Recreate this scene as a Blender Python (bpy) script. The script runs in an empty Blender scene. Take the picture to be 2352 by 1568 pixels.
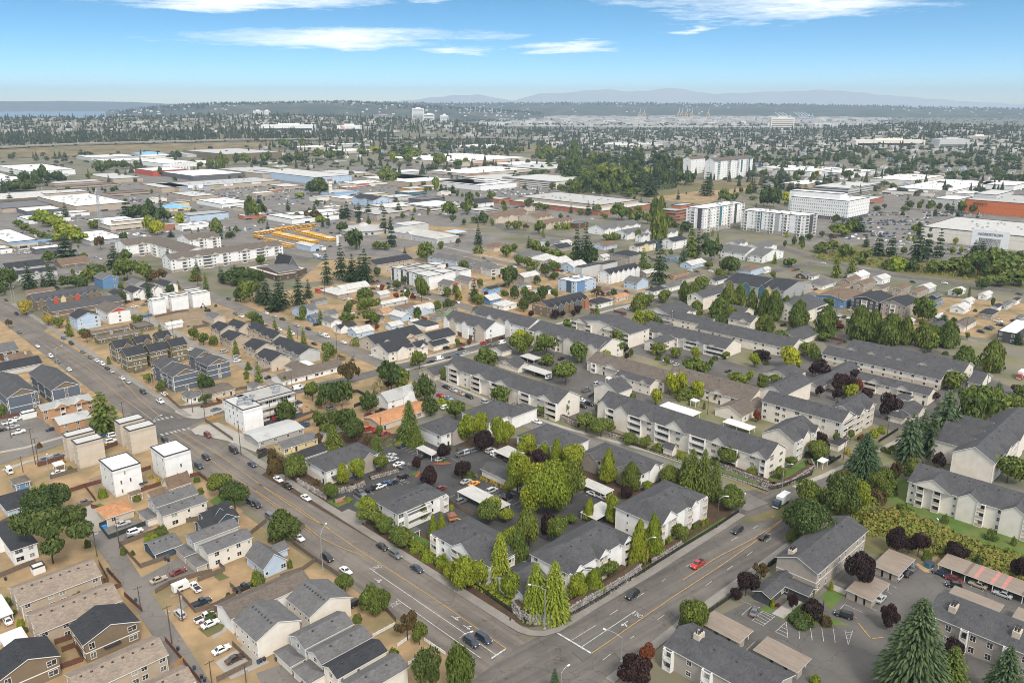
import bpy,random
from math import cos,sin,pi,hypot,atan2,sqrt,tan,atan,radians
from mathutils import Vector
R=radians
random.seed(7)
C=bpy.context.scene.collection
SC=bpy.context.scene
SKYSTRETCH = 3.4; SKYSAT = 1.3; SKYHUE = 0.485; SKYVAL = 0.95; SKYSTR = 0.15; SUNSTR = 2.3; SUNANG = 16.0; EXPO = 0.55; CLOUDCOL = (7.9, 7.6, 7.1, 1); HIGH = 0.9
CLOUDS = [(-20.0, 6.6, 18.0, 1.4, -0.005, 1.15), (-11.0, 4.2, 16.0, 1.0, 0.03, 1.0), (17.0, 6.3, 17.0, 2.0, 0.0, 0.95), (3.4, 3.7, 6.0, 0.5, 0.05, 0.85), (12.0, 4.7, 3.0, 0.4, 0.05, 0.8), (-4.0, 3.5, 5.0, 0.4, 0.0, 0.8), (-5.0, 6.9, 6.0, 0.5, 0.0, 0.8)]
HAZE = 6.2e-5; HAZECOL = (0.64, 0.82, 1.0)
INFILL = [(0, 560, 1180, 1560, 10, ('bd', 'fence')), (450, 1000, 880, 1010, 26, ('st', 'dk', 'bu', 'ru', 'fence')), (200, 760, 690, 900, 40, ('st', 'bu', 'cg', 'fence', 'bd')), (760, 1260, 610, 800, 75, ('st', 'bu', 'dk', 'fence', 'bd', 're')), (1180, 1900, 540, 760, 90, ('st', 'dk', 'bu', 'cg', 'bd', 'fence')), (1400, 2300, 760, 1000, 60, ('st', 'bu', 'br', 'bd', 'pu')), (1850, 2340, 650, 780, 45, ('st', 'bu', 'fence', 'bd')), (20, 520, 520, 680, 40, ('st', 'dk', 'fi', 'bd')), (300, 1200, 420, 520, 55, ('st', 'dk', 'shop', 'fi')), (0, 1200, 345, 425, 95, ('st', 'dk', 'shop', 'fi', 'dk')), (1200, 2340, 400, 520, 60, ('st', 'dk', 'fi')), (1900, 2340, 380, 430, 16, ('shop', 'st'))]
FARCARS = [(430, 760, 425, 465, 150), (0, 420, 400, 520, 160), (700, 1180, 400, 500, 220), (1150, 1400, 430, 450, 60), (1960, 2180, 470, 530, 120), (1900, 2340, 400, 440, 130), (300, 900, 350, 400, 160), (1000, 1300, 360, 400, 90), (560, 820, 490, 540, 40)]

SKYLINE=[(-400,72.5),(0,72.5),(300,72.5),(600,82.2),(900,62.9),(1050,38.8),(1180,4.8),(1500,2.4),(1900,12.1),(2050,38.8),(2352,33.9),(2800,38.8)]
# ---- camera, sky, sun, exposure
CAMZ=140.0;PITCH=16.39;LENS=28.316
cam=bpy.data.objects.new('camera',bpy.data.cameras.new('camera'))
C.objects.link(cam)
cam.location=(0,0,CAMZ);cam.rotation_euler=(R(90-PITCH),0,0)
cam.data.sensor_width=36.0;cam.data.lens=LENS
cam.data.clip_start=1.0;cam.data.clip_end=80000.0
SC.camera=cam
SC.render.resolution_x,SC.render.resolution_y=1024,682
SUN_EL,SUN_AZ=R(46),R(158)
w=bpy.data.worlds.new('World');SC.world=w;w.use_nodes=True
nt=w.node_tree;nt.nodes.clear()
K=nt.links.new
def nd(t,k):return t.nodes.new(k)
def mth(op,a,b=None,c=None,tree=None):
 t=tree or nt
 n=nd(t,'ShaderNodeMath');n.operation=op
 for i,v in enumerate((a,b,c)):
  if v is None:continue
  if isinstance(v,(int,float)):n.inputs[i].default_value=v
  else:t.links.new(v,n.inputs[i])
 return n.outputs[0]
out=nd(nt,'ShaderNodeOutputWorld');bg=nd(nt,'ShaderNodeBackground')
tc=nd(nt,'ShaderNodeTexCoord');sep=nd(nt,'ShaderNodeSeparateXYZ');K(tc.outputs['Generated'],sep.inputs[0])
# the low sky is drawn as a clear, deep sky: elevation stretched so blue begins close above the horizon
zz=mth('MAXIMUM',sep.outputs[2],0.0)
zs=mth('ADD',mth('MULTIPLY',zz,SKYSTRETCH),.012)
cmb=nd(nt,'ShaderNodeCombineXYZ');K(sep.outputs[0],cmb.inputs[0]);K(sep.outputs[1],cmb.inputs[1]);K(zs,cmb.inputs[2])
nrm=nd(nt,'ShaderNodeVectorMath');nrm.operation='NORMALIZE';K(cmb.outputs[0],nrm.inputs[0])
sky=nd(nt,'ShaderNodeTexSky');sky.sky_type='NISHITA';sky.sun_disc=False
sky.sun_elevation=SUN_EL;sky.sun_rotation=SUN_AZ;sky.altitude=200;sky.air_density=1.0;sky.dust_density=.6;sky.ozone_density=1.6
K(nrm.outputs[0],sky.inputs[0])
hs=nd(nt,'ShaderNodeHueSaturation');hs.inputs['Hue'].default_value=SKYHUE;hs.inputs['Saturation'].default_value=SKYSAT;hs.inputs['Value'].default_value=SKYVAL
K(sky.outputs[0],hs.inputs['Color'])
# clouds: streaked cirrus banks in azimuth / elevation
az=mth('MULTIPLY',mth('ARCTAN2',sep.outputs[0],sep.outputs[1]),57.2958)
el=mth('MULTIPLY',mth('ARCSINE',sep.outputs[2]),57.2958)
def noise(sx,sy,scale,detail,rough,off):
 c=nd(nt,'ShaderNodeCombineXYZ');K(mth('MULTIPLY',az,sx),c.inputs[0]);K(mth('MULTIPLY',el,sy),c.inputs[1]);c.inputs[2].default_value=off
 n=nd(nt,'ShaderNodeTexNoise');n.inputs['Scale'].default_value=scale;n.inputs['Detail'].default_value=detail;n.inputs['Roughness'].default_value=rough
 n.inputs['Distortion'].default_value=.35
 K(c.outputs[0],n.inputs['Vector']);return n.outputs[0]
n1=noise(.16,1.5,1.0,10,.68,3.1)
n2=noise(.7,5.5,1.0,8,.7,8.4)
n3=noise(.10,.6,1.0,5,.6,5.7)
cover=None
for(ca,ce,wa,we,tilt,amp) in CLOUDS:
 da=mth('ADD',mth('SUBTRACT',az,ca),mth('MULTIPLY',mth('SUBTRACT',n3,.5),16.0))
 de=mth('ADD',mth('SUBTRACT',mth('SUBTRACT',el,ce),mth('MULTIPLY',da,tilt)),mth('MULTIPLY',mth('SUBTRACT',n1,.5),1.5))
 q=mth('ADD',mth('ABSOLUTE',mth('DIVIDE',da,wa)),mth('POWER',mth('ABSOLUTE',mth('DIVIDE',de,we)),2.0))
 g=mth('MULTIPLY',mth('MAXIMUM',mth('SUBTRACT',1.0,q),0.0),amp)
 cover=g if cover is None else mth('MAXIMUM',cover,g)
high=mth('MULTIPLY',mth('MINIMUM',mth('MAXIMUM',mth('DIVIDE',mth('SUBTRACT',el,8.0),10.0),0.0),1.0),HIGH)
cover=mth('MAXIMUM',cover,high)
dens=mth('SUBTRACT',mth('ADD',mth('MULTIPLY',n1,.7),mth('MULTIPLY',n2,.75)),mth('SUBTRACT',1.02,mth('MULTIPLY',cover,.95)))
dens=mth('MINIMUM',mth('MAXIMUM',mth('MULTIPLY',dens,1.15),0.0),.88)
dens=mth('MULTIPLY',dens,mth('MINIMUM',mth('MULTIPLY',cover,3.0),1.0))
mix=nd(nt,'ShaderNodeMix');mix.data_type='RGBA'
K(dens,mix.inputs[0]);K(hs.outputs[0],mix.inputs[6]);mix.inputs[7].default_value=CLOUDCOL
K(mix.outputs[2],bg.inputs[0]);bg.inputs[1].default_value=SKYSTR
K(bg.outputs[0],out.inputs[0])
sun=bpy.data.objects.new('sun',bpy.data.lights.new('sun','SUN'));C.objects.link(sun)
sun.data.energy=SUNSTR;sun.data.angle=R(SUNANG);sun.data.color=(1.0,.93,.83)
sd=Vector((sin(SUN_AZ)*cos(SUN_EL),cos(SUN_AZ)*cos(SUN_EL),sin(SUN_EL)))
sun.rotation_euler=sd.to_track_quat('Z','Y').to_euler()
SC.view_settings.view_transform='Standard';SC.view_settings.look='None'
SC.view_settings.exposure=EXPO;SC.view_settings.gamma=1.0;SC.view_settings.use_curve_mapping=False
SC.render.engine='CYCLES'
SC.cycles.use_denoising=True;SC.cycles.denoising_prefilter='NONE';SC.cycles.filter_width=1.0;SC.cycles.max_bounces=5;SC.cycles.diffuse_bounces=2;SC.cycles.glossy_bounces=2
SC.cycles.transparent_max_bounces=4;SC.cycles.volume_bounces=0;SC.cycles.use_adaptive_sampling=True
# ---- materials
MATS={}
def newmat(name):
 m=bpy.data.materials.new(name);m.use_nodes=True
 t=m.node_tree;b=t.nodes['Principled BSDF'];MATS[name]=m
 return m,t,b
def fin(t,p,c,rough,spec=None):
 t.links.new(c,p.inputs['Base Color']);p.inputs['Roughness'].default_value=rough
 if spec:p.inputs['Specular IOR Level'].default_value=spec
def tex_noise(t,scale,detail=4,vec=None,rough=.55):
 n=nd(t,'ShaderNodeTexNoise');n.inputs['Scale'].default_value=scale;n.inputs['Detail'].default_value=detail;n.inputs['Roughness'].default_value=rough
 if vec is not None:t.links.new(vec,n.inputs['Vector'])
 return n.outputs[0]
def coords(t,kind='Object'):
 return nd(t,'ShaderNodeTexCoord').outputs[kind]
def worldpos(t):
 return nd(t,'ShaderNodeNewGeometry').outputs['Position']
def ramp(t,fac,stops):
 r=nd(t,'ShaderNodeValToRGB');e=r.color_ramp.elements
 e[0].position,e[0].color=stops[0][0],(*stops[0][1],1);e[1].position,e[1].color=stops[-1][0],(*stops[-1][1],1)
 for p,c in stops[1:-1]:
  x=e.new(p);x.color=(*c,1)
 t.links.new(fac,r.inputs[0]);return r.outputs[0]
def mixc(t,fac,a,b,mode='MIX'):
 n=nd(t,'ShaderNodeMix');n.data_type='RGBA';n.blend_type=mode
 for s,v in((0,fac),(6,a),(7,b)):
  if isinstance(v,(int,float)):n.inputs[s].default_value=v
  elif isinstance(v,tuple):n.inputs[s].default_value=(*v,1) if len(v)==3 else v
  else:t.links.new(v,n.inputs[s])
 return n.outputs[2]
def bump(t,b,h,strength,dist=.05):
 n=nd(t,'ShaderNodeBump');n.inputs['Strength'].default_value=strength;n.inputs['Distance'].default_value=dist
 t.links.new(h,n.inputs['Height']);t.links.new(n.outputs[0],b.inputs['Normal'])
def mapping(t,vec,scale=(1,1,1),rot=0):
 n=nd(t,'ShaderNodeMapping');n.inputs['Scale'].default_value=scale;n.inputs['Rotation'].default_value=(0,0,rot)
 t.links.new(vec,n.inputs['Vector']);return n.outputs[0]
def two_scale(name,c1,c2,c3,s1,s2,rough=.95,b=.25):
 m,t,p=newmat(name);v=worldpos(t)
 a=ramp(t,tex_noise(t,s1,5,v),[(.36,c1),(.64,c2)])
 f=ramp(t,tex_noise(t,s2,4,v),[(.45,(0,0,0)),(.72,(1,1,1))])
 c=mixc(t,f,a,c3)
 fine=tex_noise(t,9.0,3,v)
 c=mixc(t,1.0,c,ramp(t,fine,[(.25,(.72,.72,.72)),(.75,(1.18,1.18,1.18))]),'MULTIPLY')
 fin(t,p,c,rough)
 p.inputs['Specular IOR Level'].default_value=.2
 if b:bump(t,p,fine,b)
 return m
two_scale('ground',(.20,.175,.12),(.115,.12,.068),(.19,.178,.155),.02,.035)
two_scale('dry_bank',(.27,.19,.11),(.15,.13,.07),(.10,.11,.05),.02,.03)
two_scale('dry_grass',(.40,.275,.15),(.29,.20,.115),(.17,.15,.075),.16,.05)
two_scale('campus_ground',(.15,.155,.07),(.24,.205,.135),(.17,.158,.14),.06,.03)
two_scale('bare_dirt',(.23,.165,.11),(.30,.225,.15),(.19,.155,.085),.25,.15)
two_scale('mulch',(.075,.045,.032),(.105,.062,.042),(.06,.06,.03),.4,.3)
two_scale('lawn',(.075,.135,.028),(.10,.165,.04),(.16,.16,.055),.25,.12)
two_scale('scrub_ground',(.10,.115,.04),(.17,.14,.07),(.20,.15,.09),.12,.07)
two_scale('concrete',(.40,.37,.33),(.36,.335,.30),(.33,.30,.265),.3,.12,.9,.1)
two_scale('old_concrete',(.275,.25,.225),(.24,.22,.195),(.21,.19,.17),.3,.12,.9,.1)
two_scale('gravel',(.30,.27,.235),(.25,.225,.195),(.21,.185,.155),.3,.1)
two_scale('curb_red',(.42,.09,.05),(.36,.08,.045),(.3,.08,.05),.6,.4)
def asphalt(name,base,tint,streak=True):
 m,t,p=newmat(name);v=worldpos(t)
 big=ramp(t,tex_noise(t,.06,5,v),[(.35,tuple(x*.82 for x in base)),(.65,tuple(x*1.15 for x in base))])
 f=ramp(t,tex_noise(t,.35,6,v,.7),[(.52,(0,0,0)),(.75,(.6,.6,.6))])
 c=mixc(t,f,big,tint)
 vo=nd(t,'ShaderNodeTexVoronoi');vo.feature='DISTANCE_TO_EDGE';vo.inputs['Scale'].default_value=.09
 wv=nd(t,'ShaderNodeVectorMath');wv.operation='ADD'
 nn=nd(t,'ShaderNodeTexNoise');nn.inputs['Scale'].default_value=.35;nn.inputs['Detail'].default_value=5
 t.links.new(v,nn.inputs['Vector'])
 sc=nd(t,'ShaderNodeVectorMath');sc.operation='SCALE';sc.inputs[3].default_value=5.0
 t.links.new(nn.outputs[1],sc.inputs[0]);t.links.new(v,wv.inputs[0]);t.links.new(sc.outputs[0],wv.inputs[1]);t.links.new(wv.outputs[0],vo.inputs['Vector'])
 crack=ramp(t,vo.outputs[0],[(0.0,(.62,.62,.62)),(.012,(1,1,1))])
 c=mixc(t,1.0,c,crack,'MULTIPLY')
 fine=tex_noise(t,14.0,3,v)
 c=mixc(t,1.0,c,ramp(t,fine,[(.2,(.8,.8,.8)),(.8,(1.16,1.16,1.16))]),'MULTIPLY')
 fin(t,p,c,.9,.25)
 bump(t,p,fine,.12)
 if streak:
  mp=mapping(t,v,(1,1,1),-R(streak))
  sp=nd(t,'ShaderNodeSeparateXYZ');t.links.new(mp,sp.inputs[0])
  cb=nd(t,'ShaderNodeCombineXYZ');t.links.new(mth('MULTIPLY',sp.outputs[0],.012,tree=t),cb.inputs[0]);t.links.new(mth('MULTIPLY',sp.outputs[1],.5,tree=t),cb.inputs[1])
  st=ramp(t,tex_noise(t,1.0,3,cb.outputs[0]),[(.3,(.78,.78,.80)),(.7,(1.2,1.19,1.17))])
  c2=mixc(t,1.0,c,st,'MULTIPLY');t.links.new(c2,p.inputs['Base Color'])
asphalt('asphalt',(.160,.140,.121),(.195,.17,.147),134.8)
asphalt('asphalt_street',(.126,.113,.102),(.165,.147,.131),38)
asphalt('asphalt_plain',(.175,.160,.144),(.22,.20,.175),False)
asphalt('asphalt_new',(.066,.064,.064),(.092,.088,.085),False)
asphalt('asphalt_lot',(.118,.109,.101),(.155,.142,.129),False)
def objcol(t):
 return nd(t,'ShaderNodeObjectInfo').outputs['Color']
def siding(name,stripe,axis='h',depth=.3):
 m,t,p=newmat(name);v=coords(t)
 sp=nd(t,'ShaderNodeSeparateXYZ');t.links.new(v,sp.inputs[0])
 s=sp.outputs[2] if axis=='h' else mth('ADD',sp.outputs[0],sp.outputs[1],tree=t)
 fr=mth('FRACT',mth('DIVIDE',s,stripe,tree=t),tree=t)
 line=ramp(t,fr,[(0.0,(.80,.80,.80)),(.14,(1,1,1))])
 c=mixc(t,1.0,objcol(t),line,'MULTIPLY')
 n=tex_noise(t,.35,5,v)
 c=mixc(t,1.0,c,ramp(t,n,[(.3,(.90,.89,.87)),(.7,(1.05,1.05,1.05))]),'MULTIPLY')
 fin(t,p,c,.8,.3)
 bump(t,p,fr,depth,.02)
siding('siding',.22);siding('board_siding',.4,'v');siding('stucco',9.0,'h',0.0);siding('metal_ribs',.45,'v',.6)
def brickm(name):
 m,t,p=newmat(name);v=coords(t)
 sp=nd(t,'ShaderNodeSeparateXYZ');t.links.new(v,sp.inputs[0])
 cb=nd(t,'ShaderNodeCombineXYZ');t.links.new(mth('ADD',sp.outputs[0],sp.outputs[1],tree=t),cb.inputs[0]);t.links.new(sp.outputs[2],cb.inputs[1])
 b=nd(t,'ShaderNodeTexBrick');b.inputs['Scale'].default_value=4.0;t.links.new(cb.outputs[0],b.inputs['Vector'])
 b.inputs['Color1'].default_value=(1.05,1.05,1.05,1);b.inputs['Color2'].default_value=(.82,.82,.82,1);b.inputs['Mortar'].default_value=(.9,.88,.85,1);b.inputs['Mortar Size'].default_value=.03
 c=mixc(t,1.0,objcol(t),b.outputs[0],'MULTIPLY');fin(t,p,c,.9)
brickm('brick_wall')
def roofm(name,row,contrast):
 m,t,p=newmat(name);v=coords(t)
 b=nd(t,'ShaderNodeTexBrick');b.inputs['Scale'].default_value=1.0;b.inputs['Brick Width'].default_value=.7;b.inputs['Row Height'].default_value=row;b.inputs['Mortar Size'].default_value=.012
 lo,hi=1-contrast,1+contrast
 b.inputs['Color1'].default_value=(hi,hi,hi,1);b.inputs['Color2'].default_value=(lo,lo,lo,1);b.inputs['Mortar'].default_value=(lo*.8,lo*.8,lo*.8,1)
 t.links.new(v,b.inputs['Vector'])
 n=tex_noise(t,.3,6,v,.65);n3=tex_noise(t,5.0,3,v)
 c=mixc(t,1.0,objcol(t),b.outputs[0],'MULTIPLY')
 c=mixc(t,1.0,c,ramp(t,n,[(.3,(.82,.82,.83)),(.7,(1.16,1.15,1.12))]),'MULTIPLY')
 c=mixc(t,1.0,c,ramp(t,n3,[(.2,(.85,.85,.85)),(.8,(1.15,1.15,1.15))]),'MULTIPLY')
 fin(t,p,c,.92,.25)
 bump(t,p,n3,.25)
roofm('shingle',.28,.16)
def flatroof(name):
 m,t,p=newmat(name);v=coords(t)
 n=tex_noise(t,.12,7,v,.7);n2=tex_noise(t,1.6,4,v)
 st=ramp(t,n,[(.30,(.62,.58,.53)),(.44,(.96,.96,.95)),(.7,(1.06,1.06,1.06))])
 oi=t.nodes.new('ShaderNodeObjectInfo');c=mixc(t,1.0,oi.outputs['Color'],ramp(t,oi.outputs['Random'],[(0.0,(.70,.69,.67)),(.6,(1,1,1))]),'MULTIPLY');c=mixc(t,1.0,c,st,'MULTIPLY');c=mixc(t,1.0,c,ramp(t,n2,[(.3,(.92,.92,.92)),(.7,(1.05,1.05,1.05))]),'MULTIPLY')
 fin(t,p,c,.85)
flatroof('flat_roof')
def ribroof(name):
 m,t,p=newmat(name);v=coords(t)
 sp=nd(t,'ShaderNodeSeparateXYZ');t.links.new(v,sp.inputs[0])
 fr=mth('PINGPONG',mth('MULTIPLY',mth('ADD',sp.outputs[0],0.0,tree=t),1.0,tree=t),.3,tree=t)
 n=tex_noise(t,.35,6,mapping(t,v,(3.0,.5,1)),.7)
 c=mixc(t,1.0,objcol(t),ramp(t,n,[(.3,(.74,.71,.68)),(.6,(1.03,1.03,1.03))]),'MULTIPLY')
 c=mixc(t,1.0,c,ramp(t,fr,[(0.0,(.86,.86,.86)),(.12,(1,1,1))]),'MULTIPLY')
 fin(t,p,c,.6);bump(t,p,fr,.5,.04)
ribroof('ribbed_roof')
def plain(name,col,rough=.6,metal=0.0,spec=.5,useobj=False,em=None):
 m,t,p=newmat(name)
 if useobj:t.links.new(objcol(t),p.inputs['Base Color'])
 else:p.inputs['Base Color'].default_value=(*col,1)
 p.inputs['Roughness'].default_value=rough;p.inputs['Metallic'].default_value=metal;p.inputs['Specular IOR Level'].default_value=spec
 return m
plain('trim',(.74,.72,.68),.6);plain('paint_obj',(1,1,1),.7,useobj=True)
plain('dark_metal',(.035,.035,.038),.55);plain('galv',(.42,.43,.44),.45,.5);plain('black',(.012,.012,.013),.5)
plain('tyre',(.018,.018,.019),.85);plain('rim',(.45,.45,.46),.35,.7);plain('lampglass',(.75,.76,.78),.15);plain('redlamp',(.35,.015,.012),.2)
plain('white_mark',(.62,.61,.58),.8);plain('yellow_mark',(.52,.30,.07),.8);plain('far_blue',(.06,.12,.22),.4);plain('wire',(.03,.03,.03),.7)
def worn(name):
 m=MATS[name];t=m.node_tree;p=t.nodes['Principled BSDF'];base=tuple(p.inputs['Base Color'].default_value)[:3]
 n=tex_noise(t,1.1,6,worldpos(t),.75)
 t.links.new(mixc(t,ramp(t,n,[(.42,(1,1,1)),(.62,(0,0,0))]),base,tuple(.45*x+.055 for x in base)),p.inputs['Base Color'])
worn('white_mark');worn('yellow_mark')
two_scale('far_wall',(.62,.60,.56),(.34,.32,.29),(.20,.19,.18),.006,.01)
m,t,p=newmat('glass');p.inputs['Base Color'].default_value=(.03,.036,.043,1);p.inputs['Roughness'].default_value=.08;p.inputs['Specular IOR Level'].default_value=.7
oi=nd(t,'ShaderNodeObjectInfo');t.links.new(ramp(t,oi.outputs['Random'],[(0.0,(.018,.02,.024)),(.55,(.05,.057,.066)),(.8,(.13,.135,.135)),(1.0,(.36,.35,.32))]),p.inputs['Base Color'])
m,t,p=newmat('car_glass');p.inputs['Base Color'].default_value=(.02,.024,.028,1);p.inputs['Roughness'].default_value=.05;p.inputs['Specular IOR Level'].default_value=.9
m,t,p=newmat('car_paint');t.links.new(objcol(t),p.inputs['Base Color']);p.inputs['Roughness'].default_value=.32;p.inputs['Coat Weight'].default_value=.35;p.inputs['Coat Roughness'].default_value=.08
def leafm(name,c1,c2,c3):
 m,t,p=newmat(name)
 g=nd(t,'ShaderNodeNewGeometry');oi=nd(t,'ShaderNodeObjectInfo')
 a=ramp(t,g.outputs['Random Per Island'],[(0.0,c1),(.6,c2),(1.0,c3)])
 v=ramp(t,oi.outputs['Random'],[(0.0,(.82,.88,.85)),(.5,(1,1,1)),(1.0,(1.2,1.1,.95))])
 c=mixc(t,1.0,a,v,'MULTIPLY');fin(t,p,c,.65,.25)
 tr=nd(t,'ShaderNodeBsdfTranslucent');t.links.new(c,tr.inputs[0])
 ms=nd(t,'ShaderNodeMixShader');ms.inputs[0].default_value=.25
 o=t.nodes['Material Output'];t.links.new(p.outputs[0],ms.inputs[1]);t.links.new(tr.outputs[0],ms.inputs[2]);t.links.new(ms.outputs[0],o.inputs[0])
leafm('leaf_green',(.08,.117,.022),(.133,.172,.031),(.213,.239,.05))
leafm('leaf_dark',(.049,.081,.022),(.081,.117,.029),(.132,.159,.041))
leafm('leaf_bright',(.142,.191,.016),(.234,.276,.025),(.35,.374,.046))
leafm('leaf_lime',(.225,.2565,.0144),(.33,.3578,.024),(.45,.4455,.042))
leafm('leaf_fir',(.023,.045,.02),(.041,.069,.028),(.075,.105,.039))
leafm('leaf_spruce',(.052,.089,.041),(.083,.129,.056),(.127,.18,.08))
leafm('leaf_purple',(.0224,.013,.0132),(.0392,.0208,.0204),(.0728,.0364,.0336))
leafm('leaf_rust',(.09,.065,.025),(.13,.09,.035),(.17,.12,.05))
leafm('leaf_yellow',(.34,.25,.03),(.45,.34,.045),(.55,.42,.07))
leafm('leaf_red',(.176,.03,.02),(.24,.06,.025),(.128,.1,.03))
leafm('leaf_pale',(.24,.2,.12),(.36,.31,.2),(.14,.16,.06))
leafm('leaf_scrub',(.125,.18,.028),(.213,.24,.039),(.325,.204,.077))
leafm('leaf_under',(.05,.085,.03),(.08,.12,.04),(.11,.15,.05))
leafm('leaf_far',(.026,.045,.024),(.048,.064,.032),(.11,.10,.05))
two_scale('bark',(.09,.065,.045),(.06,.045,.033),(.11,.085,.06),2.0,1.0)
two_scale('rock',(.30,.275,.25),(.20,.185,.17),(.37,.345,.315),.9,.6,.9,.5)
two_scale('pole_wood',(.12,.085,.06),(.085,.062,.045),(.14,.11,.08),1.0,.7)
def woodm():
 m,t,p=newmat('fence_wood');v=worldpos(t)
 n=tex_noise(t,1.6,5,v,.7)
 c=mixc(t,1.0,objcol(t),ramp(t,n,[(.25,(.65,.65,.66)),(.75,(1.25,1.22,1.18))]),'MULTIPLY');fin(t,p,c,.9)
woodm()
m,t,p=newmat('water');p.inputs['Base Color'].default_value=(.10,.14,.18,1);p.inputs['Roughness'].default_value=.25
two_scale('hill_forest',(.035,.05,.03),(.055,.065,.04),(.12,.11,.08),.0016,.004)
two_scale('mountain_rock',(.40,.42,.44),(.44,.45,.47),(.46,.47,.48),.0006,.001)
two_scale('port_ground',(.46,.44,.40),(.34,.33,.30),(.2,.2,.17),.004,.006)
# ---- mesh helpers
class MB:
 def __init__(s):s.v=[];s.f=[];s.m=[]
 def face(s,pts,m=0):
  i=len(s.v);s.v+=[tuple(p) for p in pts];s.f.append(tuple(range(i,i+len(pts))));s.m.append(m)
 def box(s,x0,x1,y0,y1,z0,z1,m=0,bottom=False,top=None):
  i=len(s.v)
  s.v+=[(x0,y0,z0),(x1,y0,z0),(x1,y1,z0),(x0,y1,z0),(x0,y0,z1),(x1,y0,z1),(x1,y1,z1),(x0,y1,z1)]
  fs=[(0,1,5,4),(1,2,6,5),(2,3,7,6),(3,0,4,7),(4,5,6,7)]+([(3,2,1,0)] if bottom else[])
  for k,q in enumerate(fs):
   s.f.append(tuple(i+a for a in q));s.m.append(top if(k==4 and top is not None) else m)
 def poly(s,verts,faces,m=0):
  i=len(s.v);s.v+=[tuple(p) for p in verts]
  for k,q in enumerate(faces):
   s.f.append(tuple(i+a for a in q));s.m.append(m[k] if isinstance(m,(list,tuple)) else m)
 def tube(s,p0,p1,r0,r1,n=6,m=0,cap=True):
  p0,p1=Vector(p0),Vector(p1);d=(p1-p0);d=d.normalized() if d.length>0 else Vector((0,0,1))
  u=d.orthogonal().normalized();w_=d.cross(u);i=len(s.v)
  for p,r in((p0,r0),(p1,r1)):
   for k in range(n):
    a=2*pi*k/n;q=p+(u*cos(a)+w_*sin(a))*r;s.v.append(tuple(q))
  for k in range(n):
   s.f.append((i+k,i+(k+1)%n,i+n+(k+1)%n,i+n+k));s.m.append(m)
  if cap:s.f.append(tuple(i+n+k for k in range(n)));s.m.append(m);s.f.append(tuple(i+n-1-k for k in range(n)));s.m.append(m)
 def mesh(s,name,mats,smooth=False):
  me=bpy.data.meshes.new(name);me.from_pydata(s.v,[],s.f)
  for x in mats:me.materials.append(MATS[x])
  if len(mats)>1:me.polygons.foreach_set('material_index',s.m)
  if smooth:me.polygons.foreach_set('use_smooth',[True]*len(s.f))
  return me
def link(name,data,parent=None,loc=(0,0,0),rz=0.0,col=None,scale=None):
 o=bpy.data.objects.new(name,data);C.objects.link(o)
 o.location=loc
 if rz:o.rotation_euler=(0,0,rz)
 if scale:o.scale=scale
 if col:o.color=(*col,1)
 if parent is not None:o.parent=parent
 return o
def part(name,mb,mats,*a,**k):return link(name,mb.mesh(name,mats),*a,**k)
THINGS=[]
def thing(name,cat,loc,rz=0.0,label=None,desc=None,group=None):
 o=bpy.data.objects.new(name,None);C.objects.link(o);o.empty_display_size=.5
 o.location=loc;o.rotation_euler=(0,0,rz)
 tag(o,cat,label,desc,group);return o
def tag(o,cat,label=None,desc=None,group=None):
 o['category']=cat
 if group:o['group']=group
 if label:o['label']=label
 else:THINGS.append((o,desc or(cat+' standing'),o.location.x,o.location.y))
def struct(name,me,kind='structure',loc=(0,0,0),parent=None,col=None):
 o=link(name,me,parent,loc,0,col)
 if parent is None or kind=='stuff':o['kind']=kind
 return o
def terrain(x,y):
 d=hypot(x,y)
 if d<1700:return 0.0
 u=1176+1850*1.042*x/max(y,1.0)
 top=interp(u,SKYLINE)
 if d<4800:
  k=(d-1700)/3100.0;return top*k*k*(3-2*k)
 if d<5600:
  k=(d-4800)/800.0;return top+(-3.0-top)*k*k*(3-2*k)
 return-3.0
def interp(x,tab):
 if x<=tab[0][0]:return tab[0][1]
 for(a,b),(c,d) in zip(tab,tab[1:]):
  if x<=c:return b+(d-b)*(x-a)/(c-a)
 return tab[-1][1]
# ---- buildings
COL=dict(white=(.79,.785,.77),cream=(.73,.675,.595),beige=(.55,.475,.385),tan=(.44,.36,.275),brown=(.20,.15,.10),dkbrown=(.12,.075,.05),taupe=(.37,.325,.28),grey=(.36,.36,.355),ltgrey=(.52,.52,.51),dkgrey=(.13,.132,.138),charcoal=(.07,.072,.078),slate=(.115,.135,.165),navy=(.055,.085,.125),blue=(.13,.24,.40),ltblue=(.46,.56,.68),skyblue=(.20,.42,.70),teal=(.06,.16,.2),red=(.48,.09,.06),brick=(.40,.155,.09),orangebrick=(.47,.27,.15),yellow=(.68,.55,.30),olive=(.165,.14,.082),rgrey=(.078,.077,.081),rust=(.58,.165,.06),rdark=(.038,.040,.045),rwarm=(.135,.112,.094),rtan=(.255,.205,.163),rbrown=(.165,.115,.08),rorange=(.44,.22,.11),rmetal=(.42,.42,.415),rwhite=(.78,.77,.74),rlt=(.50,.49,.47),rmid=(.13,.127,.127),green=(.25,.33,.2),orange=(.62,.29,.04),pink=(.5,.2,.18))
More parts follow.
